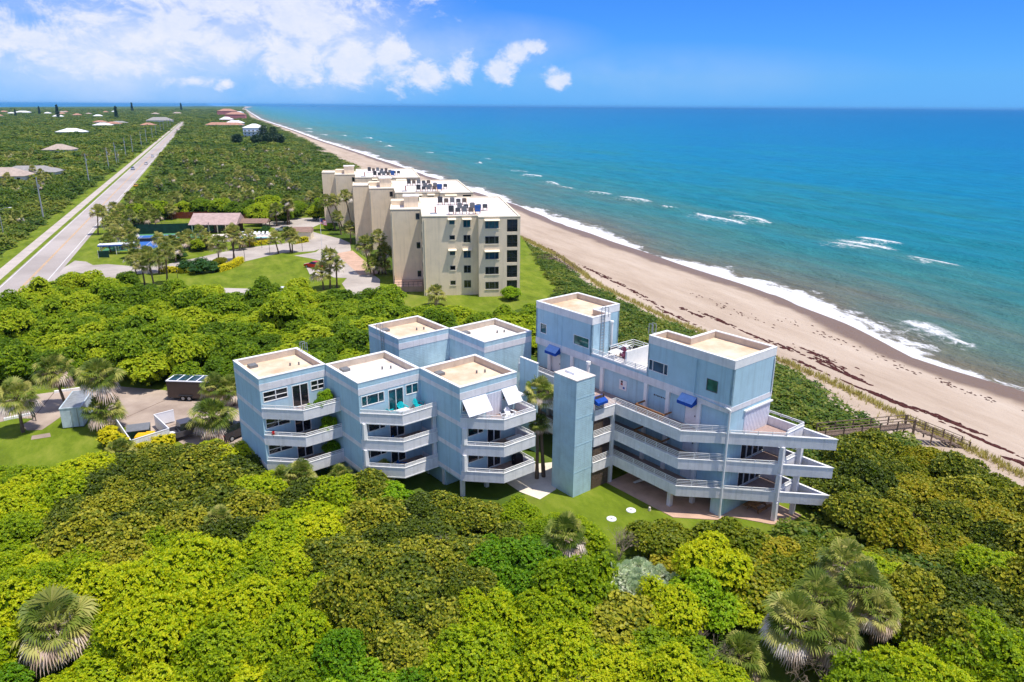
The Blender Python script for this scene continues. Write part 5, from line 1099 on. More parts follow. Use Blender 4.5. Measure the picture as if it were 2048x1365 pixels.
for k, (p, s) in enumerate([((-44.33, 73.53), 1.1), ((-42.94, 72.54), 1.1), ((-41.59, 71.58), 1.0), ((-44.64, 75.08), 0.9), ((-41.47, 70.51), 1.0), ((-40.17, 70.88), 1.0), ((-39.12, 71.13), 1.0), ((-38.19, 72.36), 1.05), ((-37.55, 72.99), 1.0), ((-45.61, 75.86), 0.8)]):
    plant('croton_shrub', ('foliage', 'stem'), PRO['yellow'][k % 2], (*p, 0), s, k * 0.9, 'bright yellow croton shrub planted round the white bin enclosure', 'shrub', 'yellow crotons round the bin enclosure')
# strip of dune scrub between buildings and beach: one mass
def lite(seed, rad, hgt, n, leaf, mat=None):
    rg = np.random.default_rng(seed); d = rg.normal(0, 1, (n, 3)); d[:, 2] = np.abs(d[:, 2]) + 0.25; d /= np.linalg.norm(d, axis=1, keepdims=True)
    P_ = d * np.array([rad * 1.15, rad * 1.15, hgt]) * rg.uniform(0.7, 1.05, (n, 1)); Nn = d * np.array([0.6, 0.6, 1]) + np.array([0, 0, 0.5]); Nn /= np.linalg.norm(Nn, axis=1, keepdims=True)
    V = leaf_quads(P_, Nn, np.full(n, leaf), 3, rg, 0.95, 0.3, 0.8); return V, np.clip(rg.normal(0.5, 0.2, len(V)), 0, 1)
def dune_z(x, y):
    u = CO.x * x + CO.y * y; v = CN.x * x + CN.y * y; return interp(v - interp(u, TOE), [(-16, 0), (-11, -0.25), (-7, -1.0), (-3, -2.0), (0, -2.75)])
rg1 = np.random.default_rng(5)
def dune_strip(u0, u1, w0, w1, gap, protos, smin, smax):
    pts = []
    poly_u = np.arange(u0, u1, gap)
    for u in poly_u:
        toe = interp(u, TOE)
        for w in np.arange(w0, w1, gap): pts.append(UV(u + rg1.uniform(-gap, gap) / 2, toe + w + rg1.uniform(-gap, gap) / 2))
    return pts
dp = [lite(100 + i, 1.15, 0.95, 62, 0.30) for i in range(4)]
condo_keep = [cw(-3.5, -0.5), cw(3.3, -4.8), cw(6.6, -7.2), cw(8.5, -6), cw(8.0, 28), cw(-3.5, 28)]
beige_keep = [(-40, 120), (8, 128), (8, 150), (-2, 185), (-20, 215), (-40, 260), (-70, 250)]
lawn_keep = [(0.68, 207.83), (4.59, 191.20), (10.16, 143.06), (1.39, 124.82), (-5.67, 124.67)]
BWA, BWB, BWC = Vector((34.73, 75.54)), Vector((46.47, 78.78)), Vector((53.69, 79.12))
def walk_clear(p):
    def dist(a, b_):
        q = Vector(p); t = max(0, min(1, (q - a).dot(b_ - a) / (b_ - a).length_squared)); return (q - a.lerp(b_, t)).length
    u = CO.x * p[0] + CO.y * p[1]; v = CN.x * p[0] + CN.y * p[1]; w = v - interp(u, TOE)
    return dist(BWA, BWB) < 1.5 or dist(BWB, BWC) < 2.6 or (w > -9.0 + 2.5 * math.sin(u / 9.0) + 2.0 * math.sin(u / 3.7) and u < 78)
pts = [p for p in dune_strip(0, 330, -34, -4.0, 1.15, dp, 1, 1) if not inside(p, condo_keep) and not inside(p, beige_keep) and not inside(p, lawn_keep) and not inside(p, GRP) and p[1] > 50 and not walk_clear(p)]
def stuff_cover(name, pts, scl, rot, pick, tone, protos, mat, label, cat):
    """a plant cover nobody could count: one object whose points carry small clumps (geometry nodes)"""
    src = bpy.data.collections.new(name + '_clumps')
    for i, (V, r_) in enumerate(protos):
        src.objects.link(bpy.data.objects.new('%s_clump_%02d' % (name, i), quad_mesh(name + '_clump', V, r_, [mat])))
    me = bpy.data.meshes.new(name); me.vertices.add(len(pts)); me.vertices.foreach_set('co', np.array(pts, dtype=np.float32).reshape(-1))
    for nm, ty, arr, key in (('scl', 'FLOAT_VECTOR', np.array(scl), 'vector'), ('rot', 'FLOAT', np.array(rot), 'value'), ('pick', 'INT', np.array(pick), 'value'), ('tone', 'FLOAT', np.array(tone), 'value')):
        at_ = me.attributes.new(nm, ty, 'POINT'); at_.data.foreach_set(key, arr.reshape(-1).astype(np.int32 if ty == 'INT' else np.float32))
    me.materials.append(MATS[mat]); o = link(name, me)
    g = bpy.data.node_groups.new(name + '_cover', 'GeometryNodeTree'); g.interface.new_socket('Geometry', in_out='INPUT', socket_type='NodeSocketGeometry'); g.interface.new_socket('Geometry', in_out='OUTPUT', socket_type='NodeSocketGeometry')
    gi = g.nodes.new('NodeGroupInput'); go = g.nodes.new('NodeGroupOutput'); iop = g.nodes.new('GeometryNodeInstanceOnPoints'); ci = g.nodes.new('GeometryNodeCollectionInfo')
    ci.inputs['Collection'].default_value = src; ci.inputs['Separate Children'].default_value = True; ci.inputs['Reset Children'].default_value = True
    def na(nm, ty):
        n = g.nodes.new('GeometryNodeInputNamedAttribute'); n.data_type = ty; n.inputs['Name'].default_value = nm; return n.outputs['Attribute']
    cx = g.nodes.new('ShaderNodeCombineXYZ'); g.links.new(na('rot', 'FLOAT'), cx.inputs[2]); iop.inputs['Pick Instance'].default_value = True
    g.links.new(gi.outputs[0], iop.inputs['Points']); g.links.new(ci.outputs[0], iop.inputs['Instance']); g.links.new(na('pick', 'INT'), iop.inputs['Instance Index'])
    g.links.new(cx.outputs[0], iop.inputs['Rotation']); g.links.new(na('scl', 'FLOAT_VECTOR'), iop.inputs['Scale']); g.links.new(iop.outputs[0], go.inputs[0])
    o.modifiers.new('cover', 'NODES').node_group = g
    return tag(o, label, cat, kind='stuff')
n_ = len(pts); sc_ = rg1.uniform(0.8, 1.5, n_)
stuff_cover('dune_scrub', [(x, y, dune_z(x, y)) for x, y in pts], np.stack([sc_, sc_, sc_ * rg1.uniform(0.8, 1.15, n_)], 1), rg1.uniform(0, 6.28, n_), rg1.integers(0, len(dp), n_), rg1.normal(0, 0.2, n_), dp, 'fol_scrub', 'olive green sea grape scrub on the dune between buildings and beach', 'scrub')
# sea oats along the dune foot
og = np.random.default_rng(9); P_ = []
for u in np.arange(-20, 330, 0.10):
    toe = interp(u, TOE)
    for w in (og.normal(0.4, 0.5), og.normal(0.4, 0.5)) + ((og.uniform(-6, 0),) if og.random() < 0.25 else ()): P_.append((*UV(u + og.uniform(-.3, .3), toe + w), 0))
P_ = np.array(P_); P_[:, 2] = [dune_z(x, y) - 0.05 for x, y, z in P_]
P_[:, 2] = np.maximum(P_[:, 2], -2.25)
Nn = np.tile(np.array([0, 0, 1.0]), (len(P_), 1)); V = leaf_quads(P_, Nn, np.full(len(P_), 0.8), 4, og, 0.35, 0.9, 0.12)
tag(link('sea_oats', quad_mesh('sea_oats', V, np.clip(og.normal(0.5, 0.25, len(V)), 0, 1), ['fol_oats'])), 'yellow-green line of sea oats along the foot of the dune', 'grass', kind='stuff')
# far scrub north of the grounds, thinning out in detail with distance: one mass
fg = np.random.default_rng(21); FP = []
fl_ = [lite(200 + i, 1.0, 1.0, 46, 0.30) for i in range(4)]; ff_ = [lite(220 + i, 1.0, 1.0, 20, 0.46) for i in range(4)]
keep_out = [[(-98.89, 160.99), (-120.09, 210.40), (-135.04, 250.50), (-118.38, 251.19), (-87.26, 254.93), (-61.39, 253.56), (-47.30, 212.95), (4.91, 206.34), (11.27, 139.11), (-28.51, 124.19), (-85.89, 106.44)], beige_keep]
def far_pts():
    out = []
    for ring_ in range(64):
        d0 = 150 * 1.058 ** ring_; d1 = d0 * 1.058; size = 1.9 + d0 / 300.0
        area = (R(44) + R(8)) * (d1 * d1 - d0 * d0) / 2; n = int(area / (size * size * 1.35))
        for _ in range(min(n, 1500)):
            az = fg.uniform(R(-46), R(6)); d = fg.uniform(d0, d1); out.append((math.sin(az) * d, math.cos(az) * d, size, d))
    return out
for (x, y, size, d) in far_pts():
    u = CO.x * x + CO.y * y; v = CN.x * x + CN.y * y
    if v > interp(u, TOE) - 4 or v < interp(u, LAG) + 30 or (-51.5 < v < -28.5 and u < UEND) or any(inside((x, y), k) for k in keep_out): continue
    s = size * fg.uniform(0.7, 1.25); h = (1.5 if v < -28 else 1.2) * fg.uniform(0.6, 1.25) * (1 + d / 2500) + (1.8 if fg.random() < 0.07 else 0) + 0.9 * max(0.0, math.sin(u / 38 + 1.7 * math.sin(v / 29)))
    if v > interp(u, TOE) - 22: h *= 0.55
    tn = fg.normal(0, 0.12) + 0.20 * math.sin(u / 31 + 2 * math.sin(v / 23)) * math.sin(v / 27 + u / 90) + 0.12 * math.sin(u / 11 + v / 7)
    FP.append((x, y, dune_z(x, y), s, h, fg.uniform(0, 6.28), int(fg.integers(4)) + (0 if d < 420 else 4), tn))
FP = np.array(FP)
stuff_cover('coastal_scrub', FP[:, :3], np.stack([FP[:, 3], FP[:, 3], FP[:, 4]], 1), FP[:, 5], FP[:, 6].astype(int), FP[:, 7], fl_ + ff_, 'fol_scrub', 'green coastal scrub covering the flat land on both sides of the road to the horizon', 'scrub')

# ------------------------------------------------------------------ palms
def palm_crown(seed, nf, blades, rad, dead, mat='fol_palm'):
    """fan palm head: petioles with drooping pleated fans; dead ones hang as a skirt"""
    rg = np.random.default_rng(seed); V, rn, mi = [], [], []
    total = nf + dead
    for i in range(total):
        isd = i >= nf; az = i * 2.39996 + rg.uniform(-0.2, 0.2)
        el = math.radians(rg.uniform(-42, -4)) if isd else math.radians(84 - (98 if dead > 15 else 112) * ((i + 0.5) / nf) ** 0.85 + rg.uniform(-8, 8))
        d = np.array([math.cos(az) * math.cos(el), math.sin(az) * math.cos(el), math.sin(el)]); side = np.array([-math.sin(az), math.cos(az), 0]); nrm = np.cross(d, side)
        pl_ = rad * rg.uniform(0.38, 0.72) * (0.95 if isd else 1); base = d * 0.1; tip = d * pl_
        w = 0.02 * rad; V.append([base - side * w, base + side * w, tip + side * w, tip - side * w]); rn.append(0.6); mi.append(1 if isd else 0)
        rl = rg.uniform(-0.45, 0.45); side, nrm = side * math.cos(rl) + nrm * math.sin(rl), nrm * math.cos(rl) - side * math.sin(rl); fr = rad * rg.uniform(0.36, 0.56); c0 = rg.normal(0.5, 0.3)
        for b_ in range(blades):
            t = (b_ / (blades - 1) - 0.5) * 2; an = t * 1.45; bd = d * math.cos(an) + side * math.sin(an)
            mid = tip + bd * fr * 0.6 + nrm * (0.02 * rad) * (1 if b_ % 2 else -1); droop = np.array([0, 0, -1.0]) * fr * (0.30 + 0.25 * rg.random() + (0.3 if isd else 0))
            end = tip + bd * fr + droop * (0.9 if el < 1.0 else 0.4); sp = np.cross(bd, nrm); sp /= np.linalg.norm(sp) + 1e-9; ww = fr * 1.12 / blades
            V.append([tip, mid + sp * ww, end, mid - sp * ww]); rn.append(np.clip(c0 + rg.normal(0, 0.15) + 0.1 * t * t, 0, 1)); mi.append(1 if isd else 0)
    core = MB(); ball(core, 0, 0, -0.05, 0.16 * rad, 0.16 * rad, 0.25 * rad, 2 if not dead else 3)
    return quad_mesh('palm_crown', np.array(V), np.array(rn), [mat, 'fol_dead', 'palm_trunk', 'dead_core'], np.array(mi), core)
def palm_trunk_mesh(seed):
    rg = np.random.default_rng(seed); mb = MB(); rings = []
    for i in range(9):
        z = i / 8; r_ = 0.17 * (1.25 - 0.35 * min(1, z * 3) + (0.12 if i % 2 else 0)) ; rings.append([(r_ * math.cos(6.2832 * j / 8), r_ * math.sin(6.2832 * j / 8), z) for j in range(8)])
    mb.loft(rings); me = bpy.data.meshes.new('palm_trunk'); me.from_pydata(mb.v, [], mb.f); me.update(); me.materials.append(MATS['palm_trunk']); return me
CROWNS = [palm_crown(300 + i, 34, 9, 1.0, 4, 'fol_palm_far') for i in range(4)]; NEARC = [palm_crown(320 + i, 44, 15, 1.0, 12) for i in range(3)]; SKIRT = [palm_crown(340 + i, 36, 17, 1.0, 26) for i in range(3)]
PT = palm_trunk_mesh(1)
def palm(x, y, h, dx, crown, rad, label, group=None, cat='palm', z0=0.0, dy=0.0):
    t = thing('palm_tree', label, cat, (x, y, z0), 0, group)
    tr = link('trunk', PT, t); L_ = math.sqrt(h * h + dx * dx + dy * dy); tr.scale = (1, 1, L_); tr.rotation_euler = Vector((dx, dy, h)).to_track_quat('Z', 'Y').to_euler()
    c = link('crown', crown, t, (dx, dy, h), (x * 7.3 + y * 3.1) % 6.28); c.scale = (rad, rad, rad); return t
for i, (q, rad, lb) in enumerate([((-56.0, 77.0, 4.3, 0.1), 2.35, 'stout palm at the far left beside the car park sign'), ((-55.1, 84.1, 4.8, -0.8), 2.5, 'leaning palm with slender trunk standing in the car park'), ((-47.7, 78.4, 6.3, 0.7), 2.5, 'tall palm right of the white storage container'),
       ((-47.2, 77.9, 2.4, 0.4), 2.3, 'low palm under the tall one beside the white container'), ((-36.2, 84.7, 2.6, -0.6), 1.9, 'palm in front of the brown cargo trailer'), ((-33.5, 75.4, 2.7, 0.2), 2.5, 'bushy low palm hiding the front of the pickup'), ((-34.7, 85.2, 2.2, -0.3), 2.0, 'palm close against the left wall of the blue wing')]):
    palm(*q, NEARC[i % 3], rad, lb)
palm(*(3.3, 67.1, 9.3, -0.6), NEARC[1], 1.75, 'slender courtyard palm between the blue wings'); palm(*(2.6, 66.7, 6.1, 0.0), NEARC[2], 1.2, 'small courtyard palm left of the slender one')
for i, ((x, y), h, rad, lb) in enumerate([((25.19, 47.65), 3.2, 2.0, 'thatched cabbage palm, topmost of the clump at lower right'), ((25.25, 45.04), 3.0, 2.1, 'thatched cabbage palm, right middle of the lower right clump'), ((21.55, 43.23), 3.2, 2.2, 'thatched cabbage palm in the centre of the lower right clump'),
       ((18.95, 40.88), 3.2, 2.3, 'thatched cabbage palm, biggest and leftmost of the lower right clump'), ((25.52, 42.97), 2.6, 1.7, 'thatched cabbage palm, rightmost of the lower right clump'), ((21.34, 40.41), 2.6, 2.0, 'thatched cabbage palm, lowest of the lower right clump'), ((4.38, 51.76), 2.8, 2.0, 'solitary thatched palm below the south lawn'), ((-30.16, 40.45), 3.0, 2.6, 'thatched palm at the bottom left corner')]):
    palm(x, y, h, 0, SKIRT[i % 3], rad, lb)
for i, ((x, y), h, rad, lb) in enumerate([((15.27, 40.12), 1.2, 1.8, 'low fan palm left of the thatched clump'), ((-20.25, 63.16), 2.2, 1.6, 'fan palm in front of the left balconies'), ((-21.88, 62.89), 1.8, 1.5, 'pale fan palm below the left balconies'), ((-12.40, 64.34), 2.0, 1.3, 'small fan palm in front of the middle balconies'), ((-16.50, 63.45), 1.8, 1.4, 'fan palm between left and middle balconies'),
       ((-40.52, 68.91), 1.6, 1.7, 'dark fan palm below the yellow crotons'), ((-24.40, 54.09), 2.8, 1.3, 'small fan palm poking from the left thicket')]):
    palm(x, y, h, 0, NEARC[i % 3], rad, lb)
GROUNDS = [(-100.8, 187.9, 3.9, -0.0), (-83.7, 178.5, 3.6, 0.3), (-80.3, 172.6, 3.4, 0.2), (-81.2, 161.5, 3.7, 0.1), (-78.5, 160.0, 3.2, 0.2), (-107.2, 202.6, 3.9, 0.4), (-125.0, 223.9, 4.7, 0.4), (-125.2, 230.9, 5.1, 0.6), (-117.1, 227.2, 4.3, 0.4), (-120.3, 239.6, 4.5, 0.4), (-109.3, 217.9, 4.0, 0.3), (-103.8, 191.3, 3.6, 0.2), (-83.6, 188.4, 3.1, 0.2), (-110.9, 240.0, 3.6, -0.0), (-79.1, 188.6, 2.9, -0.0), (-70.8, 188.8, 2.6, 0.0), (-69.4, 192.4, 2.8, 0.0),
  (-111.3, 202.4, 4.6, -0.1), (-118.2, 222.2, 5.4, 0.1), (-109.1, 209.1, 5.6, 0.8), (-118.0, 232.2, 6.3, 0.7), (-110.0, 226.4, 3.1, 0.1), (-114.1, 242.1, 4.2, 0.1), (-102.0, 184.4, 2.8, -0.2), (-99.6, 190.0, 4.1, 0.3), (-92.7, 177.0, 3.8, 0.2),
  (-90.9, 186.8, 3.0, 0.5), (-83.6, 174.2, 3.5, 0.3), (-81.7, 179.2, 4.1, 0.3), (-76.2, 148.6, 4.8, -0.1), (-73.7, 147.4, 5.9, -0.4), (-72.4, 150.5, 6.8, 0.5), (-83.1, 158.9, 3.8, 0.2), (-85.2, 200.1, 2.9, -0.1), (-70.0, 172.3, 4.4, 0.4), (-66.7, 174.1, 6.2, -0.4), (-67.3, 174.7, 7.0, 0.8),
  (-58.9, 183.1, 3.9, -0.7), (-56.7, 185.8, 4.5, -0.3), (-56.1, 185.2, 4.1, 0.2), (-73.1, 227.8, 4.9, -0.0), (-70.7, 230.9, 7.5, 0.5), (-70.1, 230.9, 5.9, 0.2), (-38.5, 146.1, 3.4, -0.2), (-37.4, 147.0, 6.6, 0.4), (-36.2, 147.9, 4.7, 0.1),
  (-47.9, 220.1, 10.1, -1.7), (-50.9, 220.0, 8.8, -2.2), (-53.0, 219.9, 8.6, -2.5), (-49.8, 212.9, 5.2, -0.8), (-44.0, 198.4, 4.2, 0.1), (-41.7, 206.4, 4.8, -0.6), (-31.8, 161.3, 6.5, -0.9), (-29.1, 161.3, 8.1, -0.5), (-30.6, 159.3, 2.7, -0.2), (-28.3, 160.8, 5.0, -0.1), (-29.9, 160.8, 2.4, 0.7), (-14.4, 134.0, 2.3, 0.1),
  (-119.2, 210.4, 6.4, 0.9), (-113.0, 210.6, 4.3, -0.5), (-113.2, 229.3, 5.0, 0.1), (-124.1, 239.4, 7.2, 0.5), (-102.9, 264.5, 3.9, 0.1), (-101.8, 271.3, 4.2, 0.1), (-109.2, 266.9, 3.9, 0.1), (-121.6, 266.4, 4.1, 0.0), (-98.8, 278.6, 3.3, -0.0), (-67.7, 259.5, 5.2, -0.3), (-70.3, 259.4, 5.5, -0.5)]
PALM_AT = [((-118.98, 219.39), 'in the roadside clump left of the tennis court'), ((-100.15, 187.91), 'at the left end of the tennis court'), ((-89.95, 188.23), 'before the middle of the tennis court'), ((-75.20, 148.65), 'on the near lawn edge below the tennis court'), ((-85.32, 200.13), 'at the clubhouse corner'), ((-68.10, 172.91), 'behind the curved yellow hedge'), ((-57.78, 184.48), 'on the lawn tip by the drive'),
           ((-71.22, 229.89), 'on the island in the far car park'), ((-37.44, 146.96), 'in the clump beside the red car'), ((-50.10, 219.11), 'before the farthest beige block'), ((-42.66, 200.77), 'before the middle beige block'), ((-30.12, 160.79), 'in the clump before the nearest beige block'), ((-14.37, 134.01), 'at the foot of the nearest beige block'), ((-112.44, 234.51), 'on the lawn behind the tennis court'), ((-102.13, 267.21), 'in the tree belt behind the clubhouse'), ((-69.08, 259.45), 'in the tree belt behind the far car park')]
groups_ = {}
for q in GROUNDS: groups_.setdefault(min(PALM_AT, key=lambda k: math.hypot(k[0][0] - q[0], k[0][1] - q[1]))[1], []).append(q)
NTH = ("leftmost", "second", "third", "fourth", "fifth", "sixth", "seventh", "eighth", "ninth", "tenth", "eleventh", "twelfth", "thirteenth", "fourteenth", "fifteenth", "sixteenth")
i = 0
for w_, qs in groups_.items():
    for k, q in enumerate(sorted(qs, key=lambda q: (q[0] + q[3]) / q[1])):
        lb = f'cabbage palm {w_}' if len(qs) == 1 else f'cabbage palm {w_}, {NTH[k]}' + (' of its group' if k == 0 else ' from left')
        palm(*q, CROWNS[i % 4], (2.3, 2.1, 2.45)[i % 3], lb, 'palms in the beige block grounds'); i += 1
# scattered wild palms in the scrub
for i in range(120):
    for _ in range(50):
        u = fg.uniform(190, 640); v = fg.uniform(-130, 60); x, y = UV(u, v)
        if (-53 < v < -27) or any(inside((x, y), k) for k in keep_out) or x / y < -0.74 or x / y > 0.02: continue
        break
    h = fg.uniform(2.8, 5.2); palm(x, y, h, fg.uniform(-0.3, 0.3), CROWNS[i % 4], fg.uniform(1.7, 2.3), 'wild cabbage palm rising from the coastal scrub', 'wild palms in the scrub')
# silver saw palmetto patch
sg = np.random.default_rng(77); spc = palm_crown(400, 22, 11, 1.0, 0, 'fol_silver')
for i in range(34):
    a = sg.uniform(0, 6.28); r_ = sg.random() ** 0.5; c0 = (8.98, 48.12); x = c0[0] + 4.2 * r_ * math.cos(a); y = c0[1] + 2.1 * r_ * math.sin(a)
    t = thing('saw_palmetto', 'silvery saw palmetto in the pale patch below the south lawn', 'palmetto', (x, y, 0.2), sg.uniform(0, 6.28), 'silver saw palmettos'); c = link('crown', spc, t, (0, 0, 1.1)); c.scale = (1.0, 1.0, 0.9)
    link("stem", PT, t).scale = (0.5, 0.5, 0.9)

# ------------------------------------------------------------------ vehicles
def wheel(root, x, y, r_=0.34, w=0.22):
    t = MB().cyl((x, y - w / 2, r_), (x, y + w / 2, r_), r_, None, 14).build('wheel', 'tyre', root); MB().cyl((x, y - w / 2 - 0.01, r_), (x, y + w / 2 + 0.01, r_), r_ * 0.6, None, 10).build('rim', 'galv', t)
def car(p, rz, mat, label, suv=False, group=None):
    """length along x, front at +x"""
    t = thing('parked_car' if not group else 'car', label, 'car', (*p, 0.06), rz, group); h = 0.2 if suv else 0
    def prof(y, tz): return [(-2.2, y, 0.35), (-2.25, y, 0.85 + h), (-1.9, y, 0.98 + h), (1.0, y, 0.98 + h), (2.1, y, 0.78 + h), (2.25, y, 0.55), (2.2, y, 0.3), (0, y, 0.25)]
    MB().loft([prof(-0.9, 0), prof(-0.86, 0), prof(0.86, 0), prof(0.9, 0)]).build('body', mat, t)
    def cab(y, s): return [(-1.85 * s, y, 0.97 + h), (-1.3 * s, y * 0.86, 1.45 + 1.4 * h), (0.1, y * 0.86, 1.47 + 1.4 * h), (0.95, y, 0.97 + h)]
    MB().loft([cab(-0.8, 1), cab(0.8, 1)]).build('window_band', 'glass_dark', t)
    MB().prism([(-1.28, -0.66), (0.08, -0.66), (0.08, 0.66), (-1.28, 0.66)], 1.455 + 1.4 * h, 1.50 + 1.4 * h).build('roof', mat, t)
    for x in (-1.4, 1.4):
        for y in (-0.82, 0.82): wheel(t, x, y)
    for y in (-0.62, 0.62):
        MB().box(2.12, 2.24, y - 0.2, y + 0.2, 0.62 + h, 0.76 + h).build('headlight', 'white_plastic', t); MB().box(-2.27, -2.2, y - 0.2, y + 0.2, 0.68 + h, 0.84 + h).build('tail_light', 'lamp_red', t)
    return t
cdir = math.atan2(CO.y, CO.x)
car((-45.97, 167.26), R(155), 'car_red', 'red car parked at the lawn edge behind the palm clump')
car((-45.92, 141.72), R(185), 'car_white', 'white car roof showing above the wood on the lower drive')
car((-68.43, 218.45), R(190), 'car_silver', 'silver blue car parked behind palms near the pool shelter')
car((-31.28, 76.44), R(60), 'car_black', 'black car parked against the left blue wall', True)
car(UV(478, -40.4), cdir + math.pi, 'car_silver', 'silver van coming towards us on the left lane of the road', True, 'cars on the road')
car(UV(520, -36.0), cdir, 'car_white', 'white car on the right lane, nearer of two following', False, 'cars on the road')
car(UV(590, -36.2), cdir, 'car_white', 'white car on the right lane, farther of two following', True, 'cars on the road')
car(UV(1180, -36.2), cdir, 'car_silver', 'tiny distant car on the road near the horizon', False, 'cars on the road')
car(UV(378, -31.6), cdir, 'car_yellow', 'yellow car waiting at the right edge of the road')
tk = thing('pickup_truck', 'dark grey pickup truck with open bed behind the bushy palm', 'truck', (*(-36.95, 76.10), 0.06), R(40))
def tp(y): return [(-2.9, y, 0.5), (-2.9, y, 1.12), (2.75, y, 1.12), (2.9, y, 0.95), (2.9, y, 0.5)]
MB().holes(-2.9, 2.9, 0.5, 1.12, -0.98, -0.9, []).box(-2.9, 2.9, 0.9, 0.98, 0.5, 1.12).box(-2.9, -2.82, -0.9, 0.9, 0.5, 1.12).box(-2.82, -0.75, -0.9, 0.9, 0.5, 0.72).box(-0.75, 2.9, -0.9, 0.9, 0.5, 1.12).build('body', 'truck_grey', tk)
MB().box(-0.75, -0.7, -0.9, 0.9, 1.12, 1.14).loft([[(-0.72, -0.9, 1.12), (-0.6, -0.74, 1.85), (0.75, -0.74, 1.85), (1.45, -0.9, 1.12)], [(-0.72, 0.9, 1.12), (-0.6, 0.74, 1.85), (0.75, 0.74, 1.85), (1.45, 0.9, 1.12)]]).build('window_band', 'glass_dark', tk)
MB().box(-0.62, 0.75, -0.74, 0.74, 1.85, 1.92).build('roof', 'truck_grey', tk)
MB().loft([[(-2.3, -0.3, 0.73), (-1.1, -0.5, 0.73), (-1.0, 0.3, 0.73), (-2.2, 0.4, 0.73)], [(-2.0, -0.1, 0.98), (-1.3, -0.2, 1.0), (-1.25, 0.15, 0.95), (-1.9, 0.2, 0.98)]]).build('tarpaulin', 'white_plastic', tk)
for x in (-1.75, 1.85):
    for y in (-0.9, 0.9): wheel(tk, x, y, 0.4, 0.26)
for y in (-0.88, 0.88): MB().box(-2.94, -2.88, y - 0.1, y + 0.1, 0.75, 1.05).build('tail_light', 'lamp_red', tk)
MB().box(-2.98, -2.9, -0.9, 0.9, 0.42, 0.55).build('bumper', 'galv', tk)
tr = thing('cargo_trailer', 'dark brown twin-axle cargo trailer with solar panels on its roof', 'trailer', (*(-40.85, 87.57), 0.06), R(-4))
MB().box(-2.7, 2.7, -1.1, 1.1, 0.4, 2.6).build('body', 'trailer_brown', tr); MB().box(-2.74, 2.74, -1.14, 1.14, 2.6, 2.7).build('roof', 'white_roof', tr)
for i in range(4): MB().box(-2.5 + i * 1.27, -1.42 + i * 1.27, -0.95, 0.95, 2.71, 2.74).build('solar_panel', 'glass_blue', tr)
for x in (-0.75, 0.05):
    for y in (-1.05, 1.05): wheel(tr, x, y, 0.36)
MB().box(-1.25, 0.55, -1.3, -1.1, 0.72, 0.8).build('mudguard', 'dark_metal', tr); MB().bar((2.7, 0, 0.45), (3.9, 0, 0.45), 0.1).build('tow_bar', 'dark_metal', tr)
ct = thing('storage_container', 'white box container with grey roof standing on the lawn by the car park', 'container', (*(-51.19, 79.20), 0.03), R(16))
MB().box(-1.1, 1.1, -1.0, 4.6, 0.12, 2.45).build('body', 'container_white', ct); MB().box(-1.05, 1.05, -0.95, 4.55, 2.45, 2.5).build('roof', 'galv', ct)
ring(MB(), [(-1.15, -1.05), (1.15, -1.05), (1.15, 4.65), (-1.15, 4.65)], 0, 0.12, 2.44, 2.56).build('roof_edge', 'container_white', ct)
MB().box(0.6, 0.68, -1.05, -1.0, 0.15, 2.4).box(-0.02, 0.02, -1.03, -1.0, 0.15, 2.4).build('door_bar', 'galv', ct)
for x in (-1.0, 1.0): MB().box(x - 0.08, x + 0.08, -0.9, 4.5, 0, 0.12).build('skid', 'dark_metal', ct)
# bin enclosure
enc = thing('bin_enclosure', 'white fence enclosure with open gate round the green bin', 'fence', (*(-41.98, 76.30), 0.05), 0)
E0 = Vector((-41.98, 76.30)); q = [Vector(v) - E0 for v in ((-45.50, 77.61), (-40.74, 71.61), (-38.05, 74.71), (-41.50, 78.53))]
for a, b_ in zip(q, q[1:]):
    n = max(2, int((b_ - a).length / 0.42))
    for i in range(n):
        p, r_ = a.lerp(b_, i / n), a.lerp(b_, (i + 0.94) / n); MB().bar((p.x, p.y, 0.82), (r_.x, r_.y, 0.82), 0.05, 1.5).build('board', 'white_plastic', enc)
    MB().bar((a.x, a.y, 1.6), (b_.x, b_.y, 1.6), 0.1, 0.08).build('rail', 'white_plastic', enc)
g0 = q[3]; g1 = g0 + Vector((1.6, 1.5)); gate = MB().bar((g0.x, g0.y, 0.85), (g1.x, g1.y, 0.85), 0.06, 1.4).build('gate', 'white_plastic', enc); MB().bar((g0.x, g0.y, 1.58), (g1.x, g1.y, 1.58), 0.1, 0.08).build('gate_rail', 'white_plastic', gate)
db = thing('bin', 'dark green waste bin inside the white enclosure', 'bin', (*(-41.93, 75.54), 0.05), R(20))
MB().loft([[(-1.1, -0.6, 0.1), (1.1, -0.6, 0.1), (1.1, 0.6, 0.1), (-1.1, 0.6, 0.1)], [(-1.2, -0.8, 1.2), (1.2, -0.8, 1.2), (1.2, 0.8, 1.4), (-1.2, 0.8, 1.4)]]).build('body', 'dumpster_green', db); MB().add([(-1.2, -0.8, 1.22), (1.2, -0.8, 1.22), (1.2, 0.8, 1.42), (-1.2, 0.8, 1.42), (-1.2, -0.8, 1.28), (1.2, -0.8, 1.28), (1.2, 0.8, 1.48), (-1.2, 0.8, 1.48)], [(0, 3, 2, 1), (4, 5, 6, 7), (0, 1, 5, 4), (1, 2, 6, 5), (2, 3, 7, 6), (3, 0, 4, 7)]).build('lid', 'grey_metal', db)
for x in (-0.8, 0.8): MB().cyl((x, -0.4, 0.06), (x, 0.4, 0.06), 0.06).build('castor', 'tyre', db)
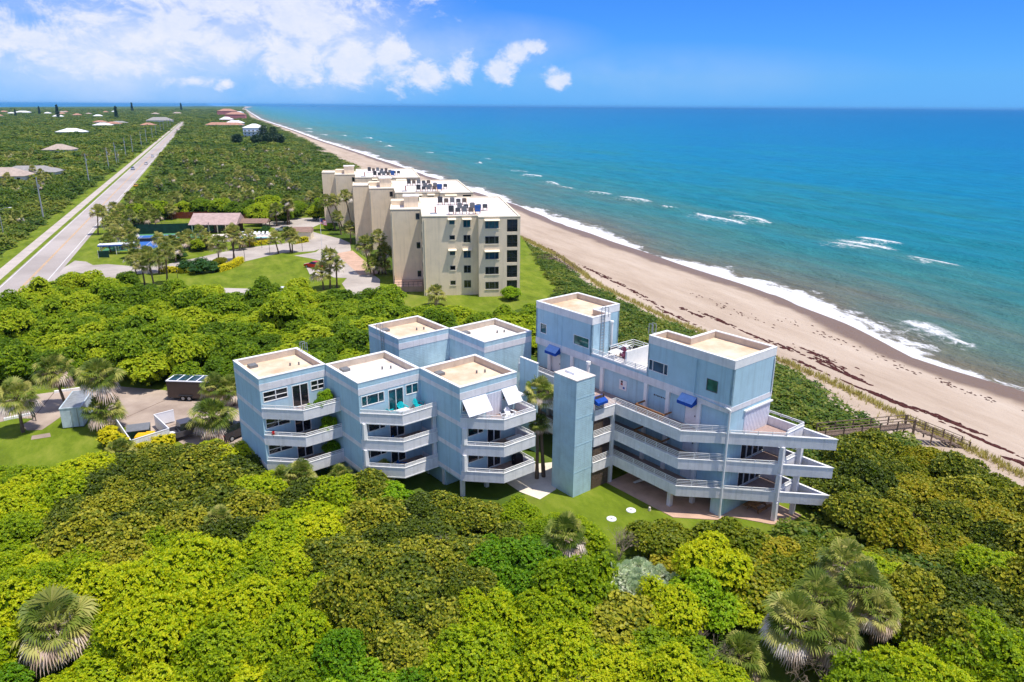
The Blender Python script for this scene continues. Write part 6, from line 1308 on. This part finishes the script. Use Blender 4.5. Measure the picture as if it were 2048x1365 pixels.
for k, (p, lb) in enumerate([((-40.93, 74.18), 'left orange tarpaulin beside the green bin'), ((-40.18, 74.58), 'right orange tarpaulin beside the green bin')]):
    t = thing('tarpaulin', lb, 'tarpaulin', (*p, 0.05), R(20)); MB().loft([[(-0.75, -0.4, 0), (0.75, -0.4, 0), (0.75, 0.4, 0), (-0.75, 0.4, 0)], [(-0.7, -0.35, 1.0), (0.7, -0.3, 0.95), (0.65, 0.35, 1.05), (-0.6, 0.4, 1.0)], [(-0.35, -0.1, 1.3), (0.3, -0.1, 1.22), (0.3, 0.15, 1.25), (-0.3, 0.15, 1.3)]]).build('sheet', 'orange_fabric', t)
for k, (a, b_, lb) in enumerate([((-59.55, 89.00), (-56.95, 90.28), 'long white parking kerb at the far edge of the car park'), ((-60.33, 80.22), (-57.89, 82.03), 'long white parking kerb by the left palm')]):
    a, b_ = Vector(a), Vector(b_); t = thing('parking_kerb', lb, 'kerb', (a.x, a.y, 0.05), 0); MB().bar((0, 0, 0.14), (b_.x - a.x, b_.y - a.y, 0.14), 0.35, 0.28).build('kerb', 'trim_white', t)
sg_ = thing('car_park_sign', 'dark sign board turned away on posts beside the left palm', 'sign', (*(-56.80, 80.27), 0.05), R(-35)); MB().box(-0.5, 0.5, -0.03, 0.03, 0.5, 1.4).build('board', 'dark_metal', sg_)
for x in (-0.4, 0.4): MB().box(x - 0.04, x + 0.04, 0.03, 0.1, 0, 1.4).build('post', 'dark_metal', sg_)
for k, (p, lb) in enumerate([((11.22, 60.63), 'white round septic lid on the south lawn, upper one'), ((9.20, 59.12), 'white round septic lid on the south lawn, lower one')]):
    t = thing('septic_lid', lb, 'lid', (*p, 0.03)); MB().cyl((0, 0, 0), (0, 0, 0.06), 0.46, 0.44, 24).build('cover', 'white_plastic', t); MB().cyl((0, 0, 0.06), (0, 0, 0.08), 0.12, 0.1, 10).build('handle', 'galv', t)
t = thing('tap_post', 'small pale tap post at the edge of the south lawn', 'post', (*(12.95, 60.65), 0.03)); MB().cyl((0, 0, 0), (0, 0, 0.35), 0.13, 0.1).build('post', 'sand_white', t); MB().cyl((0, -0.2, 0.28), (0, 0, 0.28), 0.03).build('spout', 'galv', t)

# ------------------------------------------------------------------ poles, lamps, flag
def pole(u, v, h, label, arms=1, two=False, lamp=False):
    t = thing('utility_pole', label, 'pole', (*UV(u, v), 0), R(22), 'utility poles along the road')
    MB().cyl((0, 0, 0), (0, 0, h), 0.27, 0.17, 8).build('shaft', 'galv', t)
    for k in range(arms): MB().bar((-1.3, 0, h - 0.7 - 1.2 * k), (1.3, 0, h - 0.7 - 1.2 * k), 0.12).build('crossarm', 'wood_grey', t)
    for x in (-1.1, 0, 1.1): MB().cyl((x, 0, h - 0.6), (x, 0, h - 0.3), 0.06, 0.04, 6).build('insulator', 'grey_metal', t)
    MB().cyl((0.35, 0, h - 3.2), (0.35, 0, h - 2.3), 0.25, None, 8).build('transformer', 'galv', t)
PU = [278, 395, 470, 520, 575, 640, 720, 800, 880, 970, 1060, 1160, 1270, 1400, 1540]
ORD = ('nearest', 'second', 'third', 'fourth', 'fifth', 'sixth', 'seventh', 'eighth', 'ninth', 'tenth', 'eleventh', 'twelfth', 'thirteenth', 'fourteenth', 'farthest')
for i, u in enumerate(PU): pole(u, -51.5 - (i % 2) * 0.8, (13.5, 14.0, 13.0)[i % 3], f'{ORD[i]} utility pole left of the road', 2 if i == 0 else 1)
def street_lamp(p, rz, label, h=8.5):
    t = thing('street_lamp', label, 'lamp', (*p, 0), rz); MB().cyl((0, 0, 0), (0, 0, h), 0.12, 0.08, 8).build('pole', 'galv', t)
    MB().cyl((0, 0, h - 0.1), (1.6, 0, h + 0.5), 0.06, 0.05, 6).cyl((1.6, 0, h + 0.5), (2.6, 0, h + 0.55), 0.05, None, 6).build('arm', 'galv', t); MB().loft([[(2.4, -0.15, 0.45 + h), (3.1, -0.15, 0.5 + h), (3.1, 0.15, 0.5 + h), (2.4, 0.15, 0.45 + h)], [(2.45, -0.1, 0.62 + h), (3.0, -0.1, 0.62 + h), (3.0, 0.1, 0.62 + h), (2.45, 0.1, 0.62 + h)]]).build('lamp_head', 'white_plastic', t)
street_lamp((-138.55, 199.14), R(20), 'street lamp at the left picture edge beside the cycle path'); street_lamp((-242.94, 464.30), R(22), 'farther street lamp left of the road')
for i, (p, lb) in enumerate([((-69.92, 150.13), 'thin black lamp post on the lawn, left'), ((-64.37, 174.20), 'thin black lamp post beside the entrance drive'), ((-60.94, 182.41), 'thin black lamp post right of the curved hedge'), ((-54.10, 187.28), 'thin black lamp post near the red car bays'), ((-65.78, 191.10), 'thin black lamp post before the pool wall')]):
    t = thing('garden_lamp', lb, 'lamp', (*p, 0)); MB().cyl((0, 0, 0), (0, 0, 2.6), 0.05).build('post', 'dark_metal', t); MB().cyl((0, 0, 2.6), (0, 0, 2.95), 0.12, 0.16, 6).build('lantern', 'dark_metal', t)
fp = thing('flagpole', 'white flagpole with a limp stars-and-stripes flag on the drive', 'flagpole', (*(-47.68, 182.16), 0.05)); MB().cyl((0, 0, 0), (0, 0, 9.2), 0.07, 0.04).build('pole', 'white_plastic', fp); 
ball(b0 := MB(), 0, 0, 9.27, 0.1, 0.1, 0.1); b0.build('finial', 'road_yellow', fp)
fv, ff, fm = [], [], []
for i in range(9):
    x = 0.05 + i * 0.2; w = 0.12 * math.sin(i * 1.1)
    for j in range(8): fv.append((x, w, 9.0 - j * 0.17 - i * 0.06))
for i in range(8):
    for j in range(7): ff.append((i * 8 + j, i * 8 + j + 1, i * 8 + j + 9, i * 8 + j + 8)); fm.append(2 if (i < 3 and j < 4) else j % 2)
b0 = MB(); b0.v, b0.f, b0.m = fv, ff, fm; b0.build('flag', ['flag_red', 'flag_white', 'flag_blue'], fp)
t = thing('notice_post', 'white post sign at the drive entrance by the road', 'sign', (*(-100.56, 176.16), 0)); MB().cyl((0, 0, 0), (0, 0, 2.0), 0.05).build('post', 'white_plastic', t); MB().box(0.05, 2.6, -0.04, 0.04, 0.3, 1.9).build('screen', 'windscreen', t)

# ------------------------------------------------------------------ beach stairs
def boardwalk(A, B, Cc, za, zb, zc, label, w=1.5, st=12):
    """timber walk from A to B, then stairs down to C"""
    t = thing('beach_boardwalk', label, 'boardwalk', (*B, 0)); A, B, Cc = Vector(A), Vector(B), Vector(Cc); O3 = Vector((B.x, B.y, 0))
    d = (B - A).normalized(); L_ = (B - A).length; n_ = Vector((-d.y, d.x)) * w / 2
    def P3(p, z): return (p.x - O3.x, p.y - O3.y, z)
    for i in range(int(L_ / 0.3)):
        p = A + d * (i * 0.3 + 0.14); z = za + (zb - za) * i * 0.3 / L_; MB().bar(P3(p - n_, z), P3(p + n_, z), 0.26, 0.05).build('plank', 'wood_grey', t)
    e = (Cc - B).normalized(); M_ = (Cc - B).length; m_ = Vector((-e.y, e.x)) * w / 2
    for i in range(st):
        p = B + e * (M_ * (i + 0.5) / st); z = zb + (zc - zb) * (i + 1) / st; MB().bar(P3(p - m_, z), P3(p + m_, z), M_ / st * 0.9, 0.06).build('tread', 'wood_grey', t)
    for s in (-1, 1):
        k = max(2, int(L_ / 2.2))
        for i in range(k + 1):
            p = A.lerp(B, i / k) + n_ * s; z = za + (zb - za) * i / k; MB().bar(P3(p, z - 1.6), P3(p, z + 1.05), 0.12).build('post', 'wood_grey', t)
        MB().bar(P3(A + n_ * s, za + 1.05), P3(B + n_ * s, zb + 1.05), 0.12, 0.06).bar(P3(A + n_ * s, za + 0.6), P3(B + n_ * s, zb + 0.6), 0.05, 0.09).build('rail', 'wood_grey', t)
        k = 3
        for i in range(k + 1):
            p = B.lerp(Cc, i / k) + m_ * s; z = zb + (zc - zb) * i / k; MB().bar(P3(p, z - 0.9), P3(p, z + 1.05), 0.12).build('post', 'wood_grey', t)
        MB().bar(P3(B + m_ * s, zb + 1.05), P3(Cc + m_ * s, zc + 1.05), 0.12, 0.06).bar(P3(B + m_ * s, zb + 0.6), P3(Cc + m_ * s, zc + 0.6), 0.05, 0.09).build('rail', 'wood_grey', t)
boardwalk((34.73, 75.54), (46.47, 78.78), (53.69, 79.12), 1.0, 0.7, -2.2, 'weathered timber boardwalk and stairs crossing the dune right of the pointed balconies')
boardwalk((6.76, 177.86), (10.45, 182.71), (16.02, 173.35), -0.2, -0.4, -2.4, 'smaller timber beach stairs behind the nearest beige block')

# ------------------------------------------------------------------ balcony and terrace furniture
def adirondack(p, z, rz, mat, label):
    t = thing('garden_chair', label, 'chair', (*p, z), rz)
    MB().add([(-0.3, -0.35, 0.38), (0.3, -0.35, 0.38), (0.3, 0.2, 0.24), (-0.3, 0.2, 0.24), (-0.3, -0.35, 0.34), (0.3, -0.35, 0.34), (0.3, 0.2, 0.2), (-0.3, 0.2, 0.2)], [(0, 1, 2, 3), (4, 7, 6, 5), (0, 4, 5, 1), (1, 5, 6, 2), (2, 6, 7, 3), (3, 7, 4, 0)]).build('seat', mat, t)
    for i in range(5):
        x = -0.27 + i * 0.135; hh = (0.8, 0.9, 0.95, 0.9, 0.8)[i]; MB().bar((x, 0.18, 0.22), (x * 1.15, 0.5, hh), 0.12, 0.03).build('back_slat', mat, t)
    for s in (-1, 1):
        MB().box(s * 0.38 - 0.07, s * 0.38 + 0.07, -0.42, 0.35, 0.55, 0.58).build('arm', mat, t)
        MB().bar((s * 0.36, -0.33, 0), (s * 0.36, -0.33, 0.55), 0.08).build('leg', mat, t); MB().bar((s * 0.34, -0.2, 0.3), (s * 0.34, 0.55, 0.0), 0.08).build('leg', mat, t)
def small_table(p, z, rz, mat, label, w=0.9, h=0.62):
    t = thing('table', label, 'table', (*p, z), rz); MB().box(-w / 2, w / 2, -w * 0.35, w * 0.35, h, h + 0.05).build('top', mat, t)
    for x in (-1, 1):
        for y in (-1, 1): MB().box(x * w * 0.44 - 0.03, x * w * 0.44 + 0.03, y * w * 0.3 - 0.03, y * w * 0.3 + 0.03, 0, h).build('leg', mat, t)
F3, F2, F1 = LV[2] + 0.225, LV[1] + 0.225, LV[0] + 0.225
def at_u(n, x, y): return cw(U[n][0] + x, U[n][1] + y)
adirondack(at_u(1, 6.0, -0.75), F3, CROT + 0.5, 'teal_plastic', 'turquoise slatted chair at the right end of the middle top balcony')
adirondack(at_u(1, 2.9, -0.95), F3, CROT + 1.6, 'teal_plastic', 'turquoise slatted chair left of the white table, middle top balcony')
adirondack(at_u(1, 3.0, -2.0), F3, CROT + 2.4, 'teal_plastic', 'turquoise slatted chair in front of the white table, middle top balcony')
adirondack(at_u(1, 4.3, -0.6), F3, CROT, 'teal_plastic', 'turquoise slatted chair behind the white table, middle top balcony')
small_table(at_u(1, 3.8, -1.55), F3, CROT, 'white_plastic', 'white square table on the middle top balcony', 1.2)
adirondack(at_u(2, 4.0, -1.7), F3, CROT + 1.2, 'white_plastic', 'white slatted chair, left of the pair on the right top balcony'); adirondack(at_u(2, 4.9, -1.3), F3, CROT + 0.2, 'white_plastic', 'white slatted chair, right of the pair on the right top balcony')
small_table(at_u(2, 4.7, -2.1), F3, CROT, 'white_plastic', 'white low table before the white chairs, right top balcony', 0.9, 0.4)
adirondack(at_u(2, 2.9, -1.9), F2, CROT + 1.3, 'teal_plastic', 'turquoise chair on the second balcony of the right unit'); small_table(at_u(2, 5.2, -1.9), F2, CROT, 'trim_lilac', 'long pale table on the second balcony of the right unit', 1.7)
adirondack(at_u(1, 3.0, -1.6), F2, CROT + 0.8, 'blue_plastic', 'deep blue chair on the second balcony of the middle unit'); adirondack(at_u(1, 3.4, -1.6), F1, CROT + 0.8, 'blue_plastic', 'deep blue chair on the lowest balcony of the middle unit')
t = thing('barbecue', 'black covered barbecue at the right end of the lowest right balcony', 'barbecue', (*at_u(2, 6.1, -1.0), F1), CROT); MB().loft([[(-0.45, -0.3, 0), (0.45, -0.3, 0), (0.45, 0.3, 0), (-0.45, 0.3, 0)], [(-0.5, -0.32, 0.9), (0.5, -0.32, 0.9), (0.5, 0.32, 0.9), (-0.5, 0.32, 0.9)], [(-0.35, -0.2, 1.15), (0.35, -0.2, 1.15), (0.35, 0.2, 1.15), (-0.35, 0.2, 1.15)]]).build('cover', 'dark_plastic', t)
MB().box(-0.5, 0.5, -0.05, 0.05, 0.6, 0.66).build('handle', 'galv', t)
pp = PRO['green'][0]
for k, (x, y, z, s, lb) in enumerate([(5.9, -1.5, F3, 0.33, 'big leafy pot plant on the left top balcony'), (4.9, -2.2, F3, 0.24, 'yellowish pot plant on the left top balcony'), (3.9, -2.3, F3, 0.18, 'small pot plant on the left top balcony'), (5.9, -1.6, F2, 0.34, 'leafy pot plant on the left second balcony'), (5.2, -2.2, F2, 0.24, 'trailing pot plant on the left second balcony'), (6.0, -1.7, F1, 0.34, 'leafy pot plant on the left lowest balcony')]):
    t = thing('pot_plant', lb, 'plant', (*at_u(0, x, y), z), k); f_ = link('foliage', pp[0], t, (0, 0, 0.3)); f_.scale = (s, s, s * 1.3); MB().cyl((0, 0, 0), (0, 0, 0.45), 0.2, 0.26, 10).build('pot', 'terra_roof', t)
t = thing('flower_pot', 'pot of orange flowers on the corner of the left second balcony', 'plant', (*at_u(0, 0.75, -0.5), F2), 0)
MB().cyl((0, 0, 0), (0, 0, 0.9), 0.15, 0.2, 8).build('pot', 'terra_roof', t); ball(b0 := MB(), 0, 0, 1.05, 0.22, 0.22, 0.2); b0.build('flowers', 'lamp_red', t)
TZ = ZF + 0.3
small_table(cw(2.4, 16.0), TZ, CROT, 'white_plastic', 'white table on the roof terrace by the ladder', 1.4); small_table(cw(4.7, 16.6), TZ, CROT, 'white_plastic', 'white side table at the back of the roof terrace', 0.8)
for k, (be, al, m_, lb) in enumerate([(3.7, 15.6, 'purple_red', 'dark red chair on the roof terrace'), (4.6, 15.4, 'dark_plastic', 'black chair at the back of the roof terrace'), (5.4, 15.6, 'dark_plastic', 'black chair by the terrace railing'), (3.0, 15.2, 'purple_red', 'dark red chair nearest the white terrace table')]): adirondack(cw(be, al), TZ, CROT + k, m_, lb)
t = thing('picnic_table', 'timber picnic table in the shade under the pointed balconies', 'table', (*cw(3.9, -1.4), 0.09), CROT); MB().box(-1.0, 1.0, -0.4, 0.4, 0.7, 0.76).build('top', 'wood', t)
for s in (-1, 1):
    MB().box(-1.0, 1.0, s * 0.75 - 0.14, s * 0.75 + 0.14, 0.42, 0.47).build('bench', 'wood', t)
    MB().box(s * 0.7 - 0.05, s * 0.7 + 0.05, -0.85, 0.85, 0.34, 0.42).bar((s * 0.7, -0.6, 0), (s * 0.7, -0.25, 0.7), 0.08).bar((s * 0.7, 0.6, 0), (s * 0.7, 0.25, 0.7), 0.08).build('leg', 'wood', t)

# ------------------------------------------------------------------ far houses and tall trees
def house(p, w, d, h, rh, wall, roof, label, rz=0.2, storeys=1, group=None):
    t = thing('house', label, 'house', (*p, 0), rz, group); MB().box(-w / 2, w / 2, -d / 2, d / 2, 0, h).build('wall', wall, t); e = 0.7
    MB().add([(-w / 2 - e, -d / 2 - e, h), (w / 2 + e, -d / 2 - e, h), (w / 2 + e, d / 2 + e, h), (-w / 2 - e, d / 2 + e, h), (-w / 2 + d / 2, 0, h + rh), (w / 2 - d / 2, 0, h + rh), (-w / 2 - e, -d / 2 - e, h - 0.15), (w / 2 + e, -d / 2 - e, h - 0.15), (w / 2 + e, d / 2 + e, h - 0.15), (-w / 2 - e, d / 2 + e, h - 0.15)],
             [(0, 1, 5, 4), (1, 2, 5), (2, 3, 4, 5), (3, 0, 4), (0, 6, 7, 1), (1, 7, 8, 2), (2, 8, 9, 3), (3, 9, 6, 0), (6, 9, 8, 7)]).build('roof', roof, t)
    for k in range(storeys):
        n = max(2, int(w / 4))
        for i in range(n):
            x = -w / 2 + (i + 0.5) * w / n; f = MB().box(x - 0.8, x + 0.8, -d / 2 - 0.05, -d / 2, 1.0 + 3 * k, 2.5 + 3 * k).build('window', 'trim_white', t); MB().box(x - 0.7, x + 0.7, -d / 2 - 0.07, -d / 2 - 0.05, 1.1 + 3 * k, 2.4 + 3 * k).build('pane', 'glass_dark', f)
    return t
house((-242.18, 357.69), 20, 13, 3.2, 3.6, 'house_wall', 'shingle', 'pinkish hip-roofed house cut by the left picture edge')
house((-246.04, 383.69), 26, 13, 2.8, 2.8, 'house_wall', 'shingle_grey', 'long grey-roofed house left of the road'); house((-340.96, 570.46), 19, 15, 3.0, 3.8, 'house_wall', 'shingle', 'lone tan hip roof in the scrub')
house((-537.48, 929.85), 30, 20, 3.0, 4.0, 'house_blue', 'white_roof', 'bright white hip roof in the scrub, nearest of the white ones'); house((-659.53, 1230.38), 26, 18, 3.0, 3.4, 'house_blue', 'white_roof', 'smaller white roof in the scrub beyond the nearest white one'); house((-686.15, 1332.79), 26, 14, 4.0, 3.0, 'house_blue', 'shingle_grey', 'grey-roofed box house beside a dark tall tree')
house((-694.13, 1506.34), 46, 22, 5.0, 6.0, 'house_wall', 'shingle_grey', 'big grey complex roof left of the road end'); house((-594.69, 1246.23), 22, 16, 3.0, 3.5, 'house_wall', 'terra_roof', 'orange-roofed house left of the road near the horizon'); house((-1758.35, 2757.22), 50, 30, 4, 5, 'house_blue', 'white_roof', 'white roof among orange ones at far left')
hg = np.random.default_rng(31)
for i in range(44):
    u = hg.uniform(1400, 3600); v = hg.uniform(-1350, -70); x, y = UV(u, v)
    house((x, y), hg.uniform(16, 28), hg.uniform(12, 16), 4.0, hg.uniform(3, 4.5), 'house_wall', ('terra_roof', 'terra_roof', 'shingle', 'shingle', 'terra_roof', 'white_roof')[int(hg.integers(6))], 'small distant house in the town left of the far road', hg.uniform(-0.4, 0.6), 1, 'distant houses of the far town')
wh = house((-293.24, 865.88), 22, 18, 11, 4.0, 'house_blue', 'white_roof', 'white three-storey beach house beside tall pines', 0.15, 3); MB().box(-11, 13, -10.5, -9.0, 6.9, 7.1).build('balcony', 'trim_white', wh)
house((-914.69, 2459.76), 56, 36, 15, 7, 'pink_wall', 'terra_roof', 'tall pink mansion near the far beach', 0.2, 3); house((-687.90, 1904.48), 46, 30, 12, 6, 'pink_wall', 'terra_roof', 'lower pink mansion in front of the tall one', 0.2, 2); house((-614.66, 1643.76), 26, 18, 5, 5, 'pink_wall', 'white_roof', 'white-roofed house before the pink mansions', 0.2, 1)
house((-501.95, 1381.80), 30, 16, 4, 4, 'house_wall', 'white_roof', 'white-roofed long house before the pink mansions', 0.1, 1); house((-959.75, 2689.72), 30, 20, 9, 3, 'house_blue', 'white_roof', 'pale blue house right of the pink mansions', 0.2, 2); house((-482.85, 1282.12), 60, 16, 3, 4, 'house_wall', 'terra_roof', 'long orange-roofed row below the pink mansions', 0.1, 1)
def pine(p, h, r_, label, group, slim=False):
    rg = np.random.default_rng(int(abs(p[0] * 13 + p[1]))); n = 420; z = rg.random(n) ** (0.8 if slim else 0.9); rr = r_ * (1 - z * 0.75 if slim else np.sin(np.clip(z, 0.12, 1) * math.pi * 0.93) ** 0.7) * np.sqrt(rg.random(n)); a = rg.uniform(0, 6.28, n)
    P_ = np.stack([rr * np.cos(a), rr * np.sin(a), h * (0.12 + 0.86 * z)], 1); Nn = rg.normal(0, 1, (n, 3)) + np.array([0, 0, 0.8]); Nn /= np.linalg.norm(Nn, axis=1, keepdims=True)
    V = leaf_quads(P_, Nn, np.full(n, r_ * (0.34 if not slim else 0.5)), 3, rg, 0.9, 0.2, 0.4)
    t = thing('pine_tree', label, 'tree', (*p, 0), 0, group); link('crown', quad_mesh('pine_crown', V, np.clip(rg.normal(0.5, 0.22, len(V)), 0, 1), ['fol_pine']), t); tm = MB().cyl((0, 0, 0), (0, 0, h * 0.9), r_ * 0.08 + 0.1, 0.06, 6); tm.build('trunk', 'bark', t)
for i, (p, h, r_, lb) in enumerate([((-258.34, 788.62), 15, 5, 'feathery pine left of the pair by the white beach house'), ((-232.40, 738.40), 15, 4.5, 'feathery pine right of the pair by the white beach house'), ((-223.64, 692.52), 11, 5, 'lower feathery pine in front of the beach house pair'), ((-232.87, 691.47), 9, 6, 'broad dark pine below the white beach house'), ((-213.05, 693.72), 10, 5, 'broad dark pine nearest the beach, below the white house'), ((-256.55, 706.76), 9, 5, 'grey-green pine left of the beach house')]): pine(p, h, r_, lb, None)
for i, (p, h, lb) in enumerate([((-1097.66, 1851.07), 32, 'tallest dark column tree at far left'), ((-1458.13, 2365.92), 26, 'slimmer dark column tree left of the tallest'), ((-917.94, 1776.06), 30, 'dark column tree beside the grey box house'), ((-1351.34, 2085.52), 20, 'dark column tree nearest the left edge'), ((-1749.60, 3533.87), 40, 'tiny dark column tree on the horizon left of the road'), ((-1807.23, 4191.35), 40, 'dark tree clump on the horizon above the road')]): pine(p, h, h * 0.16, lb, None, True)

# ------------------------------------------------------------------ foam, seaweed
sw = np.random.default_rng(51); wd = MB()
SW = [((21.87, 169.70), 40, 3.0, .7), ((24.01, 163.69), 20, 2.0, .5), ((19.14, 177.84), 24, 3.5, .6), ((27.02, 153.96), 20, 3.0, .6), ((28.84, 146.18), 14, 2.4, .4), ((39.04, 136.01), 40, 3.2, .6), ((31.31, 135.85), 30, 4, .5), ((35.51, 139.49), 24, 3, .6), ((43.71, 123.46), 26, 2.5, .4), ((46.48, 118.79), 22, 2.0, .5), ((51.04, 115.25), 34, 2.4, .8), ((51.07, 105.73), 60, 3.0, .5), ((50.76, 110.55), 40, 2.0, .9), ((46.22, 108.75), 26, 1.5, .4), ((50.14, 98.61), 20, 3.5, .15), ((51.59, 96.35), 26, 1.3, .3), ((53.15, 93.13), 40, 1.6, .7), ((55.69, 89.61), 22, 1.2, .4), ((57.07, 87.39), 26, 2.0, .5), ((57.48, 81.71), 44, 2.2, .3), ((57.96, 75.47), 20, 1.0, .3), ((3.77, 221.73), 26, 3.5, .5), ((10.49, 203.55), 26, 4, .5), ((66.58, 104.45), 26, 8, 1.2), ((59.90, 123.94), 26, 10, 1.5), ((44.08, 147.06), 26, 10, 1.5), ((-123.76, 573.25), 30, 30, 1.5), ((-165.30, 665.68), 20, 30, 1.5), ((28.07, 129.16), 30, 4, .5)]
def beach_z(x, y):
    u = CO.x * x + CO.y * y; v = CN.x * x + CN.y * y; toe = interp(u, TOE); sh = interp(u, SHORE); f = min(1, max(0, (v - toe + 5) / (sh - toe + 5))); return -1.42 - 3.32 * f ** 0.85
for (x, y), n, sl, sw_ in SW:
    for _ in range(int(n * 1.5)):
        a, b_ = sw.normal(0, sl * 0.95), sw.normal(0, sw_ * 0.6); px, py = x + CO.x * a + CN.x * b_, y + CO.y * a + CN.y * b_; s = sw.uniform(0.08, 0.42) * (1 if sl < 6 else 0.6); z = beach_z(px, py) + 0.03; k = 6
        ph = sw.uniform(0, 6.28); poly = [(px + (CO.x * math.cos(6.2832 * i / k + ph) * 1.9 + CN.x * math.sin(6.2832 * i / k + ph) * 0.8) * s * sw.uniform(0.6, 1.3), py + (CO.y * math.cos(6.2832 * i / k + ph) * 1.9 + CN.y * math.sin(6.2832 * i / k + ph) * 0.8) * s * sw.uniform(0.6, 1.3)) for i in range(k)]
        o0 = len(wd.v); wd.add([(q_[0], q_[1], z) for q_ in poly] + [(px, py, z + 0.10)], [(i, (i + 1) % k, k) for i in range(k)])
tag(wd.build('seaweed', 'seaweed_brown'), 'dark brown seaweed washed up in lines on the beach', 'seaweed', kind='stuff')
# ------------------------------------------------------------------ air
hz = MB().box(-61000, 78000, -30000, 78000, -11.0, 60.0).build('haze', 'trim_white'); tag(hz, kind='stuff'); hz.data.materials.clear()
hm = bpy.data.materials.new('haze_air'); hm.use_nodes = True; nd = hm.node_tree.nodes; nd.remove(nd['Principled BSDF'])
pv = N(nd, 'ShaderNodeVolumePrincipled', i_Density=0.000032); pv.inputs['Color'].default_value = (0.20, 0.58, 1.0, 1); pv.inputs['Anisotropy'].default_value = 0.0
hm.node_tree.links.new(pv.outputs[0], nd['Material Output'].inputs['Volume']); hz.data.materials.append(hm)
